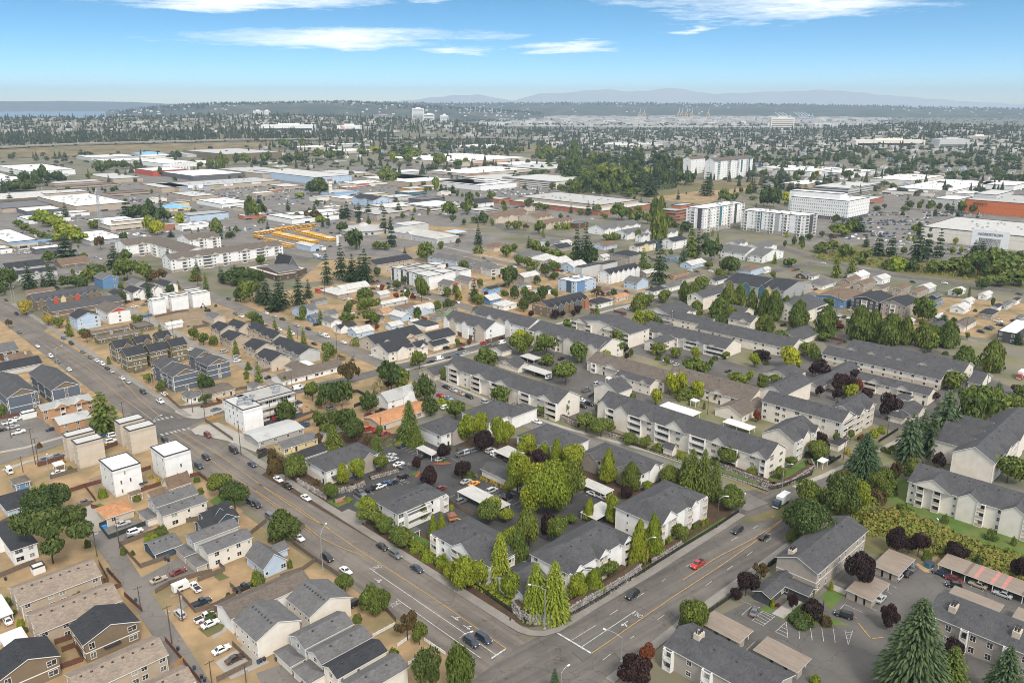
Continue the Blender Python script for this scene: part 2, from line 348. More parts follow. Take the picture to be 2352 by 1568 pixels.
CN=dict(white='white',cream='cream',beige='beige',tan='tan',brown='brown',dkbrown='dark brown',taupe='taupe',grey='grey',ltgrey='pale grey',dkgrey='dark grey',charcoal='charcoal',slate='slate blue',navy='navy',blue='blue',ltblue='pale blue',skyblue='bright blue',teal='dark teal',red='red',brick='red brick',rust='orange red',orangebrick='orange brick',yellow='yellow',olive='olive brown',rgrey='grey',rdark='dark',rwarm='warm grey',rtan='tan',rbrown='brown',rorange='orange',rmetal='pale metal',rwhite='white',rlt='pale',rmid='mid grey',green='green',orange='orange',pink='pink')
MESH={}
def shared(key,fn):
 if key not in MESH:MESH[key]=fn()
 return MESH[key]
def gable_mesh(lx,ly,ev,rise,o,axis,t=.22):
 m=MB();sw=axis=='y'
 if sw:lx,ly=ly,lx
 P=(lambda x,y,z:(y,x,z)) if sw else(lambda x,y,z:(x,y,z))
 s=rise/(ly/2);e=ev-o*s
 x0,x1=-o,lx+o;yr=ly/2;zr=ev+rise
 pr=[(-o,e),(yr,zr),(ly+o,e)]
 for(ya,za),(yb,zb) in((pr[0],pr[1]),(pr[1],pr[2])):
  q=[P(x0,ya,za+t),P(x1,ya,za+t),P(x1,yb,zb+t),P(x0,yb,zb+t)]
  m.face(q if not sw else q[::-1],0)
  q=[P(x0,ya,za),P(x0,yb,zb),P(x1,yb,zb),P(x1,ya,za)];m.face(q if not sw else q[::-1],1)
  for x in(x0,x1):
   q=[P(x,ya,za),P(x,yb,zb),P(x,yb,zb+t),P(x,ya,za+t)];m.face(q if(x==x1)!=sw else q[::-1],1)
 for y in(-o,ly+o):
  q=[P(x0,y,e),P(x1,y,e),P(x1,y,e+t),P(x0,y,e+t)];m.face(q if(y<0)!=sw else q[::-1],1)
 return m
def hip_mesh(lx,ly,ev,rise,o,t=.22):
 m=MB();s=rise/(min(lx,ly)/2);e=ev-o*s
 h=min(lx,ly)/2
 if lx>=ly:r0,r1=(h,ly/2),(lx-h,ly/2)
 else:r0,r1=(lx/2,h),(lx/2,ly-h)
 A,B_,C_,D=(-o,-o),(lx+o,-o),(lx+o,ly+o),(-o,ly+o);z=e+t;zr=ev+rise+t
 a,b,c,d=[(*p,z) for p in(A,B_,C_,D)];p,q=(*r0,zr),(*r1,zr)
 if lx>=ly:fs=[(a,b,q,p),(b,c,q),(c,d,p,q),(d,a,p)]
 else:fs=[(a,b,p),(b,c,q,p),(c,d,q),(d,a,p,q)]
 for f in fs:m.face(f,0)
 for u,v in((a,b),(b,c),(c,d),(d,a)):m.face([(u[0],u[1],e),(v[0],v[1],e),v,u],1)
 m.face([(p_[0],p_[1],e) for p_ in(d,c,b,a)],1)
 return m
def wall_mesh(lx,ly,ev,roof,rise):
 m=MB();m.box(0,lx,0,ly,0,ev)
 if roof=='gx':
  for x in(0,lx):
   q=[(x,0,ev),(x,ly,ev),(x,ly/2,ev+rise)];m.face(q if x else q[::-1])
 elif roof=='gy':
  for y in(0,ly):
   q=[(0,y,ev),(lx,y,ev),(lx/2,y,ev+rise)];m.face(q[::-1] if y else q)
 return m
def window_mesh(w_,h,detailed,split=1):
 m=MB();f=.10;d=.07
 if detailed:
  m.box(-w_/2-f,-w_/2,-d,0,-f,h+f);m.box(w_/2,w_/2+f,-d,0,-f,h+f)
  m.box(-w_/2,w_/2,-d,0,h,h+f);m.box(-w_/2,w_/2,-d-.03,0,-f,0)
  for k in range(split):x=-w_/2+w_*(k+1)/(split+1);m.box(x-.035,x+.035,-d+.015,0,0,h)
  if split==1 and h<1.9:m.box(-w_/2,-.035,-d+.02,0,h*.5-.03,h*.5+.03)
 else:
  f=.13
  m.box(-w_/2-f,w_/2+f,-d,0,-f,h+f)
  for k in range(split+1):
   a=-w_/2+w_*k/(split+1)+.04;b=-w_/2+w_*(k+1)/(split+1)-.04
   m.face([(a,-d-.01,0),(b,-d-.01,0),(b,-d-.01,h),(a,-d-.01,h)],1)
 return m.mesh('window',['trim'] if detailed else['trim','glass'])
def pane_mesh(w_,h):
 m=MB();m.face([(-w_/2,-.02,0),(w_/2,-.02,0),(w_/2,-.02,h),(-w_/2,-.02,h)]);return m.mesh('pane',['glass'])
def balcony_mesh(w_,p,fh,solid):
 m=MB();h=w_/2
 m.box(-h,h,-p,0,-.2,0.0,1,True)
 if solid:m.box(-h+.14,h-.14,-p,-p+.1,0,1.02,0)
 else:
  m.box(-h+.14,h-.14,-p,-p+.06,.95,1.02,1)
  n=max(4,int(w_/.3))
  for k in range(n):x=-h+.2+(w_-.4)*k/(n-1);m.box(x-.03,x+.03,-p,-p+.05,0,.95,1)
 for s in(-1,1):
  a,b=sorted((s*h,s*(h-.14)));m.box(a,b,-p,0,0,fh-.2,1)
 m.box(-h,h,-p,-p+.12,fh-.5,fh-.2,1)
 return m.mesh('balcony',['paint_obj','trim'])
WSIZE=dict(W=(1.35,1.3,1),w=(.75,.9,0),T=(.8,1.7,0),L=(2.1,1.4,1),M=(2.5,1.35,3),n=(.55,1.5,0),P=(1.3,1.7,1))
class Facade:
 def __init__(s,root,face,x0,y0,lx,ly,off=0.0):
  s.root,s.face,s.x0,s.y0,s.lx,s.ly,s.off=root,face,x0,y0,lx,ly,off
  s.len=lx if face=='F' else ly
 def at(s,u,z,out=0.0):
  if s.face=='F':return(s.x0+u,s.y0-s.off-out,z),0.0
  return(s.x0-s.off-out,s.y0+s.ly-u,z),-pi/2
 def put(s,name,me,u,z,out=0.0,col=None,parent=None):
  loc,rz=s.at(u,z,out);return link(name,me,s.root,loc,rz,col)
def facade(root,face,dims,pat,fl,fh,near,wc,tc,opts,off=0.0):
 fa=Facade(root,face,*dims,off)
 rows=pat.split('/')
 for k in range(fl):
  row=rows[min(k,len(rows)-1)];n=len(row);cw=fa.len/n;i=-1
  while i+1<n:
   i+=1;ch=row[i];u=(i+.5)*cw;z=k*fh
   if ch=='.':continue
   if ch=='G':
    if k==0:
     gw=min(cw*.86,5.0)
     def gm(gw=gw):
      m=MB();m.box(-gw/2,gw/2,-.05,0,0,2.2)
      for q in range(4):m.box(-gw/2+.1,gw/2-.1,-.07,-.05,.08+q*.54,.52+q*.54)
      return m.mesh('garage_door',['trim'])
     fa.put('garage_door',shared(('g',round(gw,1)),gm),u,0);continue
    ch='W'
   if ch in 'DK':
    dw=1.0 if ch=='D' else cw*.8
    if k==0:
     def dm(dw=dw,ch=ch):
      m=MB();m.box(-dw/2-.1,dw/2+.1,-.06,0,0,2.3,0);m.face([(-dw/2,-.07,.05),(dw/2,-.07,.05),(dw/2,-.07,2.15),(-dw/2,-.07,2.15)],1)
      return m.mesh('door',['trim','glass' if ch=='K' else 'dark_metal'])
     fa.put('door' if ch=='D' else 'shop_window',shared((ch,round(dw,1)),dm),u,0);continue
    ch='W'
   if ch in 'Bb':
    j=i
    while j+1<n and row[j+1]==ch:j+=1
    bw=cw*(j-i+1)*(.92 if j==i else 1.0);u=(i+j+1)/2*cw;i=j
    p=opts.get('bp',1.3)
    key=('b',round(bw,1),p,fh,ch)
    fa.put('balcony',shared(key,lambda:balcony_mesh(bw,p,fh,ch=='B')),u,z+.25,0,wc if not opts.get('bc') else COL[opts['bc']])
    dw=bw*.8  # door glazed nearly across the bay; its dark glass stands for recess shade
    fa.put('recess_shade_door',shared(('sd',round(dw,1)),lambda:(lambda m:(m.box(-dw/2,dw/2,-.04,0,0,2.05,0),m.face([(-dw/2+.08,-.05,.08),(dw/2-.08,-.05,.08),(dw/2-.08,-.05,1.97),(-dw/2+.08,-.05,1.97)],1),m.mesh('recess_shade_door',['trim','glass']))[-1])(MB())),u,z+.28,0)
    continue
   if ch=='R':
    key=('rib',round(cw,2));h=1.5
    fa.put('window',shared(key,lambda:(lambda m:(m.box(-cw/2,cw/2,-.03,0,0,h,0),m.mesh('window',['glass']))[-1])(MB())),u,z+1.0);continue
   ww,hh,sp=WSIZE.get(ch,WSIZE['W'])
   ww=min(ww,cw*.8)
   if near:
    o=fa.put('window',shared(('w',round(ww,2),hh,sp),lambda:window_mesh(ww,hh,True,sp)),u,z+(1.0 if hh<1.6 else .75))
    link('pane',shared(('p',round(ww,2),hh),lambda:pane_mesh(ww,hh)),o)
   else:
    fa.put('window',shared(('wf',round(ww,2),hh,sp),lambda:window_mesh(ww,hh,False,sp)),u,z+(1.0 if hh<1.6 else .75))
 return fa
def gable_bay(root,fa,u0,u1,ev,gr,p,wc,rc,inl,full,o=.35,gc=None):
 wd=u1-u0;uc=(u0+u1)/2;h=wd/2;s=gr/h
 m=MB();t=.18;e=ev-o*s
 for sg in(-1,1):
  a=(sg*(h+o),-p-o,e+t);b=(0,-p-o,ev+gr+t);c=(0,inl,ev+gr+t);d=(sg*(h+o),inl,e+t)
  q=[a,b,c,d] if sg<0 else[d,c,b,a];m.face(q[::-1],0)
  q=[(a[0],a[1],a[2]-t),(b[0],b[1],b[2]-t),b,a];m.face(q if sg<0 else q[::-1],1)
  q=[(a[0],a[1],e),(a[0],d[1],e),d,a];m.face(q if sg>0 else q[::-1],1)
  m.face([(a[0],a[1],e),(d[0],d[1],e),(0,inl,ev+gr),(0,-p-o,ev+gr)],1)
 fa.put('gable_roof',m.mesh('gable_roof',['shingle','trim']),uc,0,0,rc)
 m=MB();z0=0.0 if full else ev-.05
 if full:m.box(-h,h,-p,0,0,ev)
 m.face([(-h,-p,ev),(h,-p,ev),(0,-p,ev+gr)])
 if not full:m.face([(-h,-p,ev-.35),(h,-p,ev-.35),(h,-p,ev),(-h,-p,ev)])
 fa.put('gable_wall',m.mesh('gable_wall',['siding']),uc,0,0,gc or wc)
def building(name,cat,label,group,x,y,rot,lx,ly,ev,roof,rise,wc,rc,F,S,fl,opts):
 z=opts.get('z',0.0)
 dist=hypot(x,y);near=dist<430
 W_,R_=COL[wc],COL[rc]
 desc=opts.get('d') or '%s %s with %s roof'%(CN[wc],cat,CN[rc] if CN[rc]!='dark' else 'dark grey')
 root=thing(name,cat,(x,y,z),rot,label,desc,group)
 mat=opts.get('m','siding');o=opts.get('o',.5 if roof!='flat' else 0)
 blocks=[(0,0,lx,ly,ev,roof,rise,wc,rc)]+[tuple(b)+((wc,rc) if len(b)==7 else()) for b in opts.get('wing',())]
 for(bx,by,bl,bw,be,br,bs,bwc,brc) in blocks:
  link('wall',wall_mesh(bl,bw,be,br,bs).mesh('wall',[mat]),root,(bx,by,0),0,COL[bwc])
  if br=='flat':
   par=opts.get('par',.45)
   mm=MB();mm.face([(.06,.06,.012),(bl-.06,.06,.012),(bl-.06,bw-.06,.012),(.06,bw-.06,.012)])
   part('roof',mm,['flat_roof'],root,(bx,by,be),0,COL[brc])
   mm=MB();e=.12;cw=.22
   for q in((-e,bl+e,-e,cw),(-e,bl+e,bw-cw,bw+e),(-e,cw,cw,bw-cw),(bl-cw,bl+e,cw,bw-cw)):mm.box(*q,-.12 if par<.6 else-.3,par*.6)
   link('parapet',mm.mesh('parapet',[opts.get('cap','dark_metal') if opts.get('cap')!='wall' else 'paint_obj'],),root,(bx,by,be),0,COL[bwc])
  else:
   mm=hip_mesh(bl,bw,be,bs,o) if br=='hip' else gable_mesh(bl,bw,be,bs,o,br[1])
   link('roof',mm.mesh('roof',[opts.get('rm','shingle'),'trim']),root,(bx,by,0),0,COL[brc])
 fh=opts.get('fh',(ev-.1)/max(fl,1) if roof=='flat' else ev/max(fl,1))
 fF=facade(root,'F',(0,0,lx,ly),F,fl,fh,near,COL[opts.get('fc',wc)],None,opts) if F else Facade(root,'F',0,0,lx,ly)
 fS=facade(root,'S',(0,0,lx,ly),S,fl,fh,near,COL[opts.get('fc',wc)],None,opts) if S else Facade(root,'S',0,0,lx,ly)
 for(face,a,b,gr,p,full,gcol) in opts.get('g',()):
  fa=fF if face=='F' else fS;L=fa.len;dep=(ly if face=='F' else lx)
  pat=(F if face=='F' else S) or '.';row=pat.split('/')[0];cs=row[int(a*len(row)):max(int(a*len(row))+1,int(b*len(row)+.5))]
  if 'B' in cs or 'b' in cs:full,p=False,opts.get('bp',1.3)+.05
  along=(roof=='gx' and face=='F') or(roof=='gy' and face=='S') or roof=='hip'
  inl=min(gr/max(rise,.1)*dep/2,dep*.5) if along else 1.5
  gable_bay(root,fa,a*L,b*L,ev,gr,p,W_,R_,inl+.3,full,gc=COL[gcol] if gcol else None)
 if opts.get('band'):
  for k in opts['band']:
   mm=MB();e=.05
   mm.box(-e,lx+e,-e,0,k,k+.25);mm.box(-e,0,0,ly+e,k,k+.25)
   part('trim_band',mm,['trim'],root)
 if near and roof!='flat' and mat=='siding':
  for(cx,cy) in((0,0),(lx,0),(0,ly)):
   mm=MB();mm.box(cx-.06,cx+.16 if cx==0 else cx+.06,cy-.06,cy+.16 if cy==0 else cy+.06,0,ev);part('corner_board',mm,['trim'],root)
 if opts.get('tri'):
  c=COL[opts['tri']];mm=MB();k=.82
  if roof=='gy':mm.face([(lx*(1-k)/2,-.04,ev+.12),(lx*(1+k)/2,-.04,ev+.12),(lx/2,-.04,ev+rise*k+.1)])
  else:mm.face([(-.04,ly*(1+k)/2,ev+.12),(-.04,ly*(1-k)/2,ev+.12),(-.04,ly/2,ev+rise*k+.1)])
  part('gable_panel',mm,['board_siding'],root,col=c)
  mm=MB()
  if roof=='gy':mm.box(-.1,lx+.1,-.07,0,ev-.12,ev+.1)
  else:mm.box(-.07,0,-.1,ly+.1,ev-.12,ev+.1)
  part('trim_band',mm,['trim'],root)
 if opts.get('base'):
  h=opts.get('bh',fh);mm=MB();mm.box(-.04,lx+.04,-.04,ly,0,h-.1);link('lower_wall',mm.mesh('lower_wall',[opts.get('bm','siding')]),root,col=COL[opts['base']])
 def rz_at(px,py):
  if roof=='gx':return ev+rise*(1-abs(py-ly/2)/(ly/2))
  if roof=='gy':return ev+rise*(1-abs(px-lx/2)/(lx/2))
  if roof=='hip':
   return ev+rise*min(1,min(px,lx-px,py,ly-py)/(min(lx,ly)/2))
  return ev
 for(px,py,cw,cd,ch) in opts.get('ch',()):
  mm=MB();px*=lx;py*=ly;zb=rz_at(px,py)-.8
  mm.box(px-cw/2,px+cw/2,py-cd/2,py+cd/2,zb,zb+.8+ch);c=part('chimney',mm,['siding'],root,col=COL[opts.get('chc','beige')])
  for q in range(opts.get('flue',0)):
   mm=MB();a=px-cw*.3+(q%3)*cw*.3;b=py-cd*.2+(q//3)*cd*.4;mm.tube((a,b,zb+.8+ch),(a,b,zb+1.7+ch),.2,.2,8);mm.tube((a,b,zb+1.65+ch),(a,b,zb+1.8+ch),.3,.3,8)
   part('flue_pipe',mm,['dark_metal'],c)
 nv=opts.get('v',0)
 for q in range(nv):
  f=(q+.7)/(nv+.4)
  if roof in('gx',) or(roof=='hip' and lx>=ly):px,py=f*lx,ly*.40
  else:px,py=lx*.40,f*ly
  me=shared('vent',lambda:(lambda m:(m.box(-.28,.28,-.2,.2,-.1,.16),m.mesh('roof_vent',['dark_metal']))[-1])(MB()))
  link('roof_vent',me,root,(px,py,rz_at(px,py)+.25))
 rr=random.Random(int(x*7+y*13))
 for q in range(opts.get('units',0)):
  a,b,h=rr.uniform(1.5,3.2),rr.uniform(1.2,2.4),rr.uniform(.8,1.5)
  me=shared(('u',q%4),lambda:(lambda m:(m.box(-a/2,a/2,-b/2,b/2,0,h,0),m.box(-a/2+.2,a/2-.2,-b/2-.02,b/2-.3,h,h+.2,0),m.mesh('roof_unit',['galv']))[-1])(MB()))
  link('roof_unit',me,root,(rr.uniform(.12,.88)*lx,rr.uniform(.2,.85)*ly,ev+.02))
 for(face,u,zz,wd,ht,col) in opts.get('panel',()):
  fa=fF if face=='F' else fS;mm=MB();mm.box(-wd/2,wd/2,-.25,0,0,ht);fa.put('sign_panel',mm.mesh('sign_panel',['paint_obj']),u*fa.len,zz,.0,COL.get(col) or col)
 for(face,u,zz,size,txt,col) in opts.get('sign',()):
  fa=fF if face=='F' else fS
  cu=bpy.data.curves.new('lettering','FONT');cu.body=txt;cu.size=size;cu.extrude=.12;cu.align_x='CENTER';cu.materials.append(MATS['paint_obj'])
  loc,rz=fa.at(u*fa.len,zz,.42);tmp=link('lettering_source',cu,None);me=bpy.data.meshes.new_from_object(tmp);bpy.data.objects.remove(tmp)
  o_=link('lettering',me,root,loc,0,COL.get(col) or col);o_.rotation_euler=(pi/2,0,rz)
 for(bx,by,bz,sx,sy,sz,nm,mt,col) in opts.get('box',()):
  mm=MB();mm.box(bx,bx+sx,by,by+sy,bz,bz+sz,0,True);link(nm,mm.mesh(nm,[mt]),root,col=COL[col])
 return root
def canopy(name,cat,label,desc,group,x,y,rot,lx,ly,h,rc,wall,posts,pitch=.25,roofm='ribbed_roof'):
 root=thing(name,cat,(x,y,0),rot,label,desc,group)
 m=MB();t=.2
 m.poly([(0,0,h),(lx,0,h),(lx,ly,h+pitch),(0,ly,h+pitch),(0,0,h+t),(lx,0,h+t),(lx,ly,h+pitch+t),(0,ly,h+pitch+t)],[(4,5,6,7),(0,1,5,4),(1,2,6,5),(2,3,7,6),(3,0,4,7),(3,2,1,0)],[0,1,1,1,1,1])
 link('roof',m.mesh('roof',[roofm,'trim']),root,col=COL[rc])
 if rc=='rtan' and max(lx,ly)>18:
  for f,c in((.14,'rbrown'),(.33,'pink'),(.44,'pink'),(.6,'pink'),(.7,'rbrown')):
   mm=MB();a,b=(f*ly,f*ly+1.0)
   sl=pitch/ly
   mm.poly([(.15,a,h+t+sl*a+.012),(lx-.15,a,h+t+sl*a+.012),(lx-.15,b,h+t+sl*b+.012),(.15,b,h+t+sl*b+.012)],[(0,1,2,3)]);part('roof_panel',mm,['ribbed_roof'],root,col=COL[c])
 if wall:
  if wall=='S':q=(lx*.12,lx*.45,.3,ly-.3)
  elif wall=='B':q=(.3,lx-.3,ly*.78,ly-.3)
  else:q=(.4,lx*.3,.4,ly*.96)
  nseg=3;L=q[3]-q[2]
  for k in range(nseg if wall!='B' else 1):
   if wall=='B':a,b=q[2],q[3]
   else:a=q[2]+L*k/nseg;b=a+L*(.72 if k<nseg-1 else 1.0)/nseg
   mm=MB();mm.box(q[0],q[1],a,b,0,h);part('storage_wall',mm,['board_siding'],root,col=COL['taupe'])
 for(px,py) in posts:
  link('post',shared(('post',round(h,1)),lambda:(lambda mm:(mm.box(-.09,.09,-.09,.09,0,h+.05),mm.mesh('post',['trim']))[-1])(MB())),root,(px*(lx-.6)+.3,py*(ly-.6)+.3,0))
 return root
 # ---- trees
def leaf_quads(pts,size,rnd,flat=0.0):
 m=MB()
 for(p,nrm_) in pts:
  p=Vector(p);n=Vector(nrm_)+Vector((rnd.gauss(0,.55),rnd.gauss(0,.55),rnd.gauss(0,.55)))
  n=n.normalized() if n.length>0 else Vector((0,0,1))
  u=n.orthogonal().normalized();v=n.cross(u);a=rnd.uniform(0,6.28);u,v=u*cos(a)+v*sin(a),v*cos(a)-u*sin(a)
  s=size*rnd.uniform(.6,1.35);k=rnd.uniform(.55,1)
  m.face([p-u*s*.5,p+v*s*.4*k,p+u*s*.6,p-v*s*.4*k])
 return m
def crown_round(seed,n,size,lobes=9,squash=1.0,low=.16,spread=.58):
 r=random.Random(seed);pts=[];L=[]
 for k in range(lobes):
  a=r.uniform(0,6.28)+k*2.4;d=spread*sqrt((k+.4)/lobes);z=r.uniform(low+.22,.76)
  q=r.uniform(.34,.52)
  L.append((d*cos(a),d*sin(a),z,q,q*r.uniform(.42,.6)))
 L.append((0,0,.72,.46,.27))
 for k in range(n):
  cx,cy,cz,q,h=L[r.randrange(len(L))]
  while True:
   d=Vector((r.gauss(0,1),r.gauss(0,1),r.gauss(0,1)))
   if d.length>.1:break
  d.normalize();f=r.uniform(.80,1.05) if r.random()<.8 else r.uniform(.45,.8)
  z=cz+d.z*h*f*squash
  if z<low:z=low+r.uniform(0,.1)
  pts.append(((cx+d.x*q*f,cy+d.y*q*f,min(z,1.0)),(d.x,d.y,d.z*1.2+.35)))
 return leaf_quads(pts,size,r)
def crown_conifer(seed,levels,per,size,power=.85,droop=.25,low=.05,ragged=.25,sub=5):
 r=random.Random(seed);m=MB()
 for k in range(levels):
  f=(k+r.uniform(-.3,.3))/levels;z=low+(1-low)*max(f,0)
  rad=(1-f)**power*(1 if f>.08 else .82)
  nb=max(4,int(per*(.3+.7*(1-f))))
  a0=r.uniform(0,6.28)
  for j in range(nb):
   a=a0+6.283*j/nb+r.uniform(-.25,.25);L=rad*(1+r.uniform(-ragged,ragged*.6))+.03
   ca,sa=cos(a),sin(a)
   for q in range(sub):
    t=(q+.6)/sub;d=L*t;zz=z-droop*.22*t*t*rad+(.03*t)
    wd=size*(1.15-.55*t)*r.uniform(.8,1.25);ln=L/sub*1.25
    tl=r.uniform(-.35,.35)*size
    c=Vector((ca*d,sa*d,zz+r.uniform(-.006,.006)));u=Vector((ca,sa,-.10-.12*t))*ln;v=Vector((-sa,ca,0))*wd
    m.face([c-u*.5,c+v*.5+Vector((0,0,tl*.3)),c+u*.6,c-v*.5-Vector((0,0,tl*.3))])
 m.tube((0,0,low),(0,0,1.0),.045,.006,5)
 return m
def crown_columnar(seed,n,size,low=.05,power=2.2,point=.0):
 r=random.Random(seed);pts=[]
 for k in range(n):
  z=r.uniform(0,1);a=r.uniform(0,6.28)
  prof=sin(pi*min(1,.10+.9*z)**.75)**.6 if not point else(1-z)**point*min(1,.55+z*4)
  lump=1+.14*sin(3*a+z*9+seed)+.10*sin(5*a-z*17)
  f=prof*lump*(r.uniform(.82,1.04) if r.random()<.85 else r.uniform(.4,.8))
  pts.append(((cos(a)*f,sin(a)*f,low+(1-low)*z),(cos(a),sin(a),.5)))
 return leaf_quads(pts,size,r)
def crown_bush(seed,n,size):
 r=random.Random(seed);pts=[]
 for k in range(n):
  d=Vector((r.gauss(0,1),r.gauss(0,1),abs(r.gauss(0,1))))
  d.normalize();lump=1+.14*sin(4*atan2(d.y,d.x)+seed)+.1*sin(7*d.z+3*d.x)
  f=lump*r.uniform(.75,1.0);pts.append(((d.x*f,d.y*f,d.z*f*.95),(d.x,d.y,d.z+.3)))
 return leaf_quads(pts,size,r)
def crown_open(seed,n,size):
 r=random.Random(seed);pts=[];L=[]
 for k in range(16):
  a=r.uniform(0,6.28);d=sqrt(r.random())*.75;L.append((d*cos(a),d*sin(a),.5+.42*(1-d)*r.uniform(.4,1)+r.uniform(-.16,.1),r.uniform(.17,.32)))
 for k in range(n):
  cx,cy,cz,q=L[r.randrange(16)];d=Vector((r.gauss(0,1),r.gauss(0,1),r.gauss(0,1)));d.normalize();f=r.uniform(.5,1.05)
  pts.append(((cx+d.x*q*f,cy+d.y*q*f,min(1,cz+d.z*q*f*.42)),(d.x,d.y,d.z+.4)))
 return leaf_quads(pts,size,r)
def trunk_mesh(seed,top,rad=.07):
 r=random.Random(seed);m=MB();m.tube((0,0,-.01),(0,0,top*.55),rad,rad*.75,7,cap=False);m.tube((0,0,top*.55),(.03,.02,top),rad*.75,rad*.35,6)
 for k in range(4):
  a=k*1.6+r.uniform(0,1);m.tube((0,0,top*(.45+.1*k)),(cos(a)*.45,sin(a)*.45,top*(.45+.1*k)+.22),rad*.5,rad*.15,5,cap=False)
 return m
 # kind: (leaf material, builder, description, name, category, trunk top)
TK=dict(rd=('leaf_green',lambda s,n,z:crown_round(s,n,z),'round green broadleaf tree','broadleaf_tree','tree',.6),dk=('leaf_dark',lambda s,n,z:crown_round(s,n,z,11),'dark green leafy tree','leafy_tree','tree',.6),br=('leaf_bright',lambda s,n,z:crown_round(s,n,z,10,1.0,.12,.5),'bright green leafy tree','maple_tree','tree',.6),li=('leaf_lime',lambda s,n,z:crown_round(s,n,z,9),'lime yellow leafy tree','lime_green_tree','tree',.6),pu=('leaf_purple',lambda s,n,z:crown_round(s,n,z,8),'dark purple leaved plum tree','plum_tree','tree',.5),ru=('leaf_rust',lambda s,n,z:crown_open(s,n,z*.9),'thin rusty brown tree','autumn_tree','tree',.8),ol=('leaf_dark',lambda s,n,z:crown_open(s,n,z),'dark spreading pine with open crown','spreading_pine','tree',.8),fi=('leaf_fir',lambda s,n,z:crown_conifer(s,max(10,int(n/95)),17,z*1.15,.8,.35,.10,.38,5 if z<.2 else 3),'dark tall fir tree','fir_tree','tree',.3),sp=('leaf_spruce',lambda s,n,z:crown_conifer(s,max(12,int(n/80)),22,z,.7,.2,.04,.18,6 if z<.2 else 3),'blue green spruce tree','spruce_tree','tree',.2),ce=('leaf_bright',lambda s,n,z:crown_conifer(s,max(12,int(n/80)),18,z*1.45,.55,.9,.02,.22,6 if z<.2 else 3),'bright green cedar tree','cedar_tree','tree',.2),cg=('leaf_green',lambda s,n,z:crown_conifer(s,max(12,int(n/80)),18,z*1.45,.58,.8,.02,.25,6 if z<.2 else 3),'mid green drooping conifer','conifer_tree','tree',.2),co=('leaf_green',lambda s,n,z:crown_columnar(s,n,z*.9),'upright oval green tree','upright_hornbeam','tree',.25),cb=('leaf_bright',lambda s,n,z:crown_columnar(s,n,z*.9,.1,2,.62),'bright green cone shaped tree','cone_shaped_tree','tree',.25),st=('leaf_green',lambda s,n,z:crown_round(s,n,z,7),'small green street tree','street_tree','tree',.6),bu=('leaf_green',lambda s,n,z:crown_bush(s,n,z*1.2),'green rounded bush','garden_bush','bush',0),bb=('leaf_bright',lambda s,n,z:crown_bush(s,n,z*1.2),'bright green clipped bush','clipped_bush','bush',0),bd=('leaf_dark',lambda s,n,z:crown_bush(s,n,z*1.2),'dark green dense shrub','dense_shrub','shrub',0),br2=('leaf_rust',lambda s,n,z:crown_bush(s,n,z*1.2),'brownish dry shrub','dry_shrub','shrub',0),ye=('leaf_yellow',lambda s,n,z:crown_round(s,n,z,8),'golden yellow leafy tree','golden_tree','tree',.5),yb=('leaf_yellow',lambda s,n,z:crown_bush(s,n,z*1.2),'yellow rounded shrub','yellow_shrub','shrub',0),re=('leaf_red',lambda s,n,z:crown_round(s,n,z,7),'small red leaved tree','red_maple','tree',.5),pa=('leaf_pale',lambda s,n,z:crown_round(s,n,z,7),'cream flowering tree','flowering_tree','tree',.5),cy=('leaf_green',lambda s,n,z:crown_columnar(s,n,z*.8,.0,2,0),'narrow clipped evergreen column','narrow_evergreen','shrub',0),)
FARKEYS=('rd','dk','fi','br')
def crown(kind,var,lod):
 n,z=((5600,.105),(1300,.20),(420,.34),(9500,.078))[lod]
 if kind in('bu','bb','bd','br2','yb','cy'):n//=3-(lod==2);z*=1.35
 return shared(('crown',kind,var,lod),lambda:TK[kind][1](var*17+lod+len(kind)*3,n,z).mesh('crown',[TK[kind][0]]))
TREEN=[0]
def tree(kind,x,y,h,r,label=None,group=None,desc=None,z=0.0):
 TREEN[0]+=1;d=hypot(x,y);lod=(3 if r>6 else 0) if d<330 else(1 if d<750 else 2);var=TREEN[0]%(2 if lod==3 else 3)
 leaf,fn,ds,nm,cat,tt=TK[kind]
 rz=(TREEN[0]*2.399)%6.283;r*=1.12 if kind in('rd','dk','br','li') else 1
 if tt==0 or lod==2 and d>1300:
  o=link(nm,crown(kind,var,lod),None,(x,y,z),rz,None,(r,r,h));tag(o,cat,label,desc or ds,group or TGROUP.get(nm));return o
 root=thing(nm,cat,(x,y,z),rz,label,desc or ds,group or TGROUP.get(nm))
 link('crown',crown(kind,var,lod),root,scale=(r,r,h))
 link('trunk',shared(('trunk',tt,var%2),lambda:trunk_mesh(var,tt).mesh('trunk',['bark'])),root,scale=(max(.22,min(r,5)*.75),)*2+(h,))
 return root
TGROUP=dict(fir_tree='dark firs standing in the town',upright_hornbeam='upright trees by the long apartments',plum_tree='purple plum trees')
# ---- vehicles
CARCOL=dict(w=((.78,.78,.77),'white'),s=((.42,.43,.44),'silver'),g=((.13,.135,.14),'grey'),k=((.014,.014,.016),'black'),b=((.03,.09,.22),'blue'),l=((.20,.30,.40),'pale blue'),d=((.022,.035,.055),'dark blue'),r=((.45,.025,.02),'red'),m=((.16,.025,.02),'dark red'),o=((.80,.30,.02),'orange'),n=((.07,.04,.028),'brown'),t=((.38,.31,.24),'tan'))
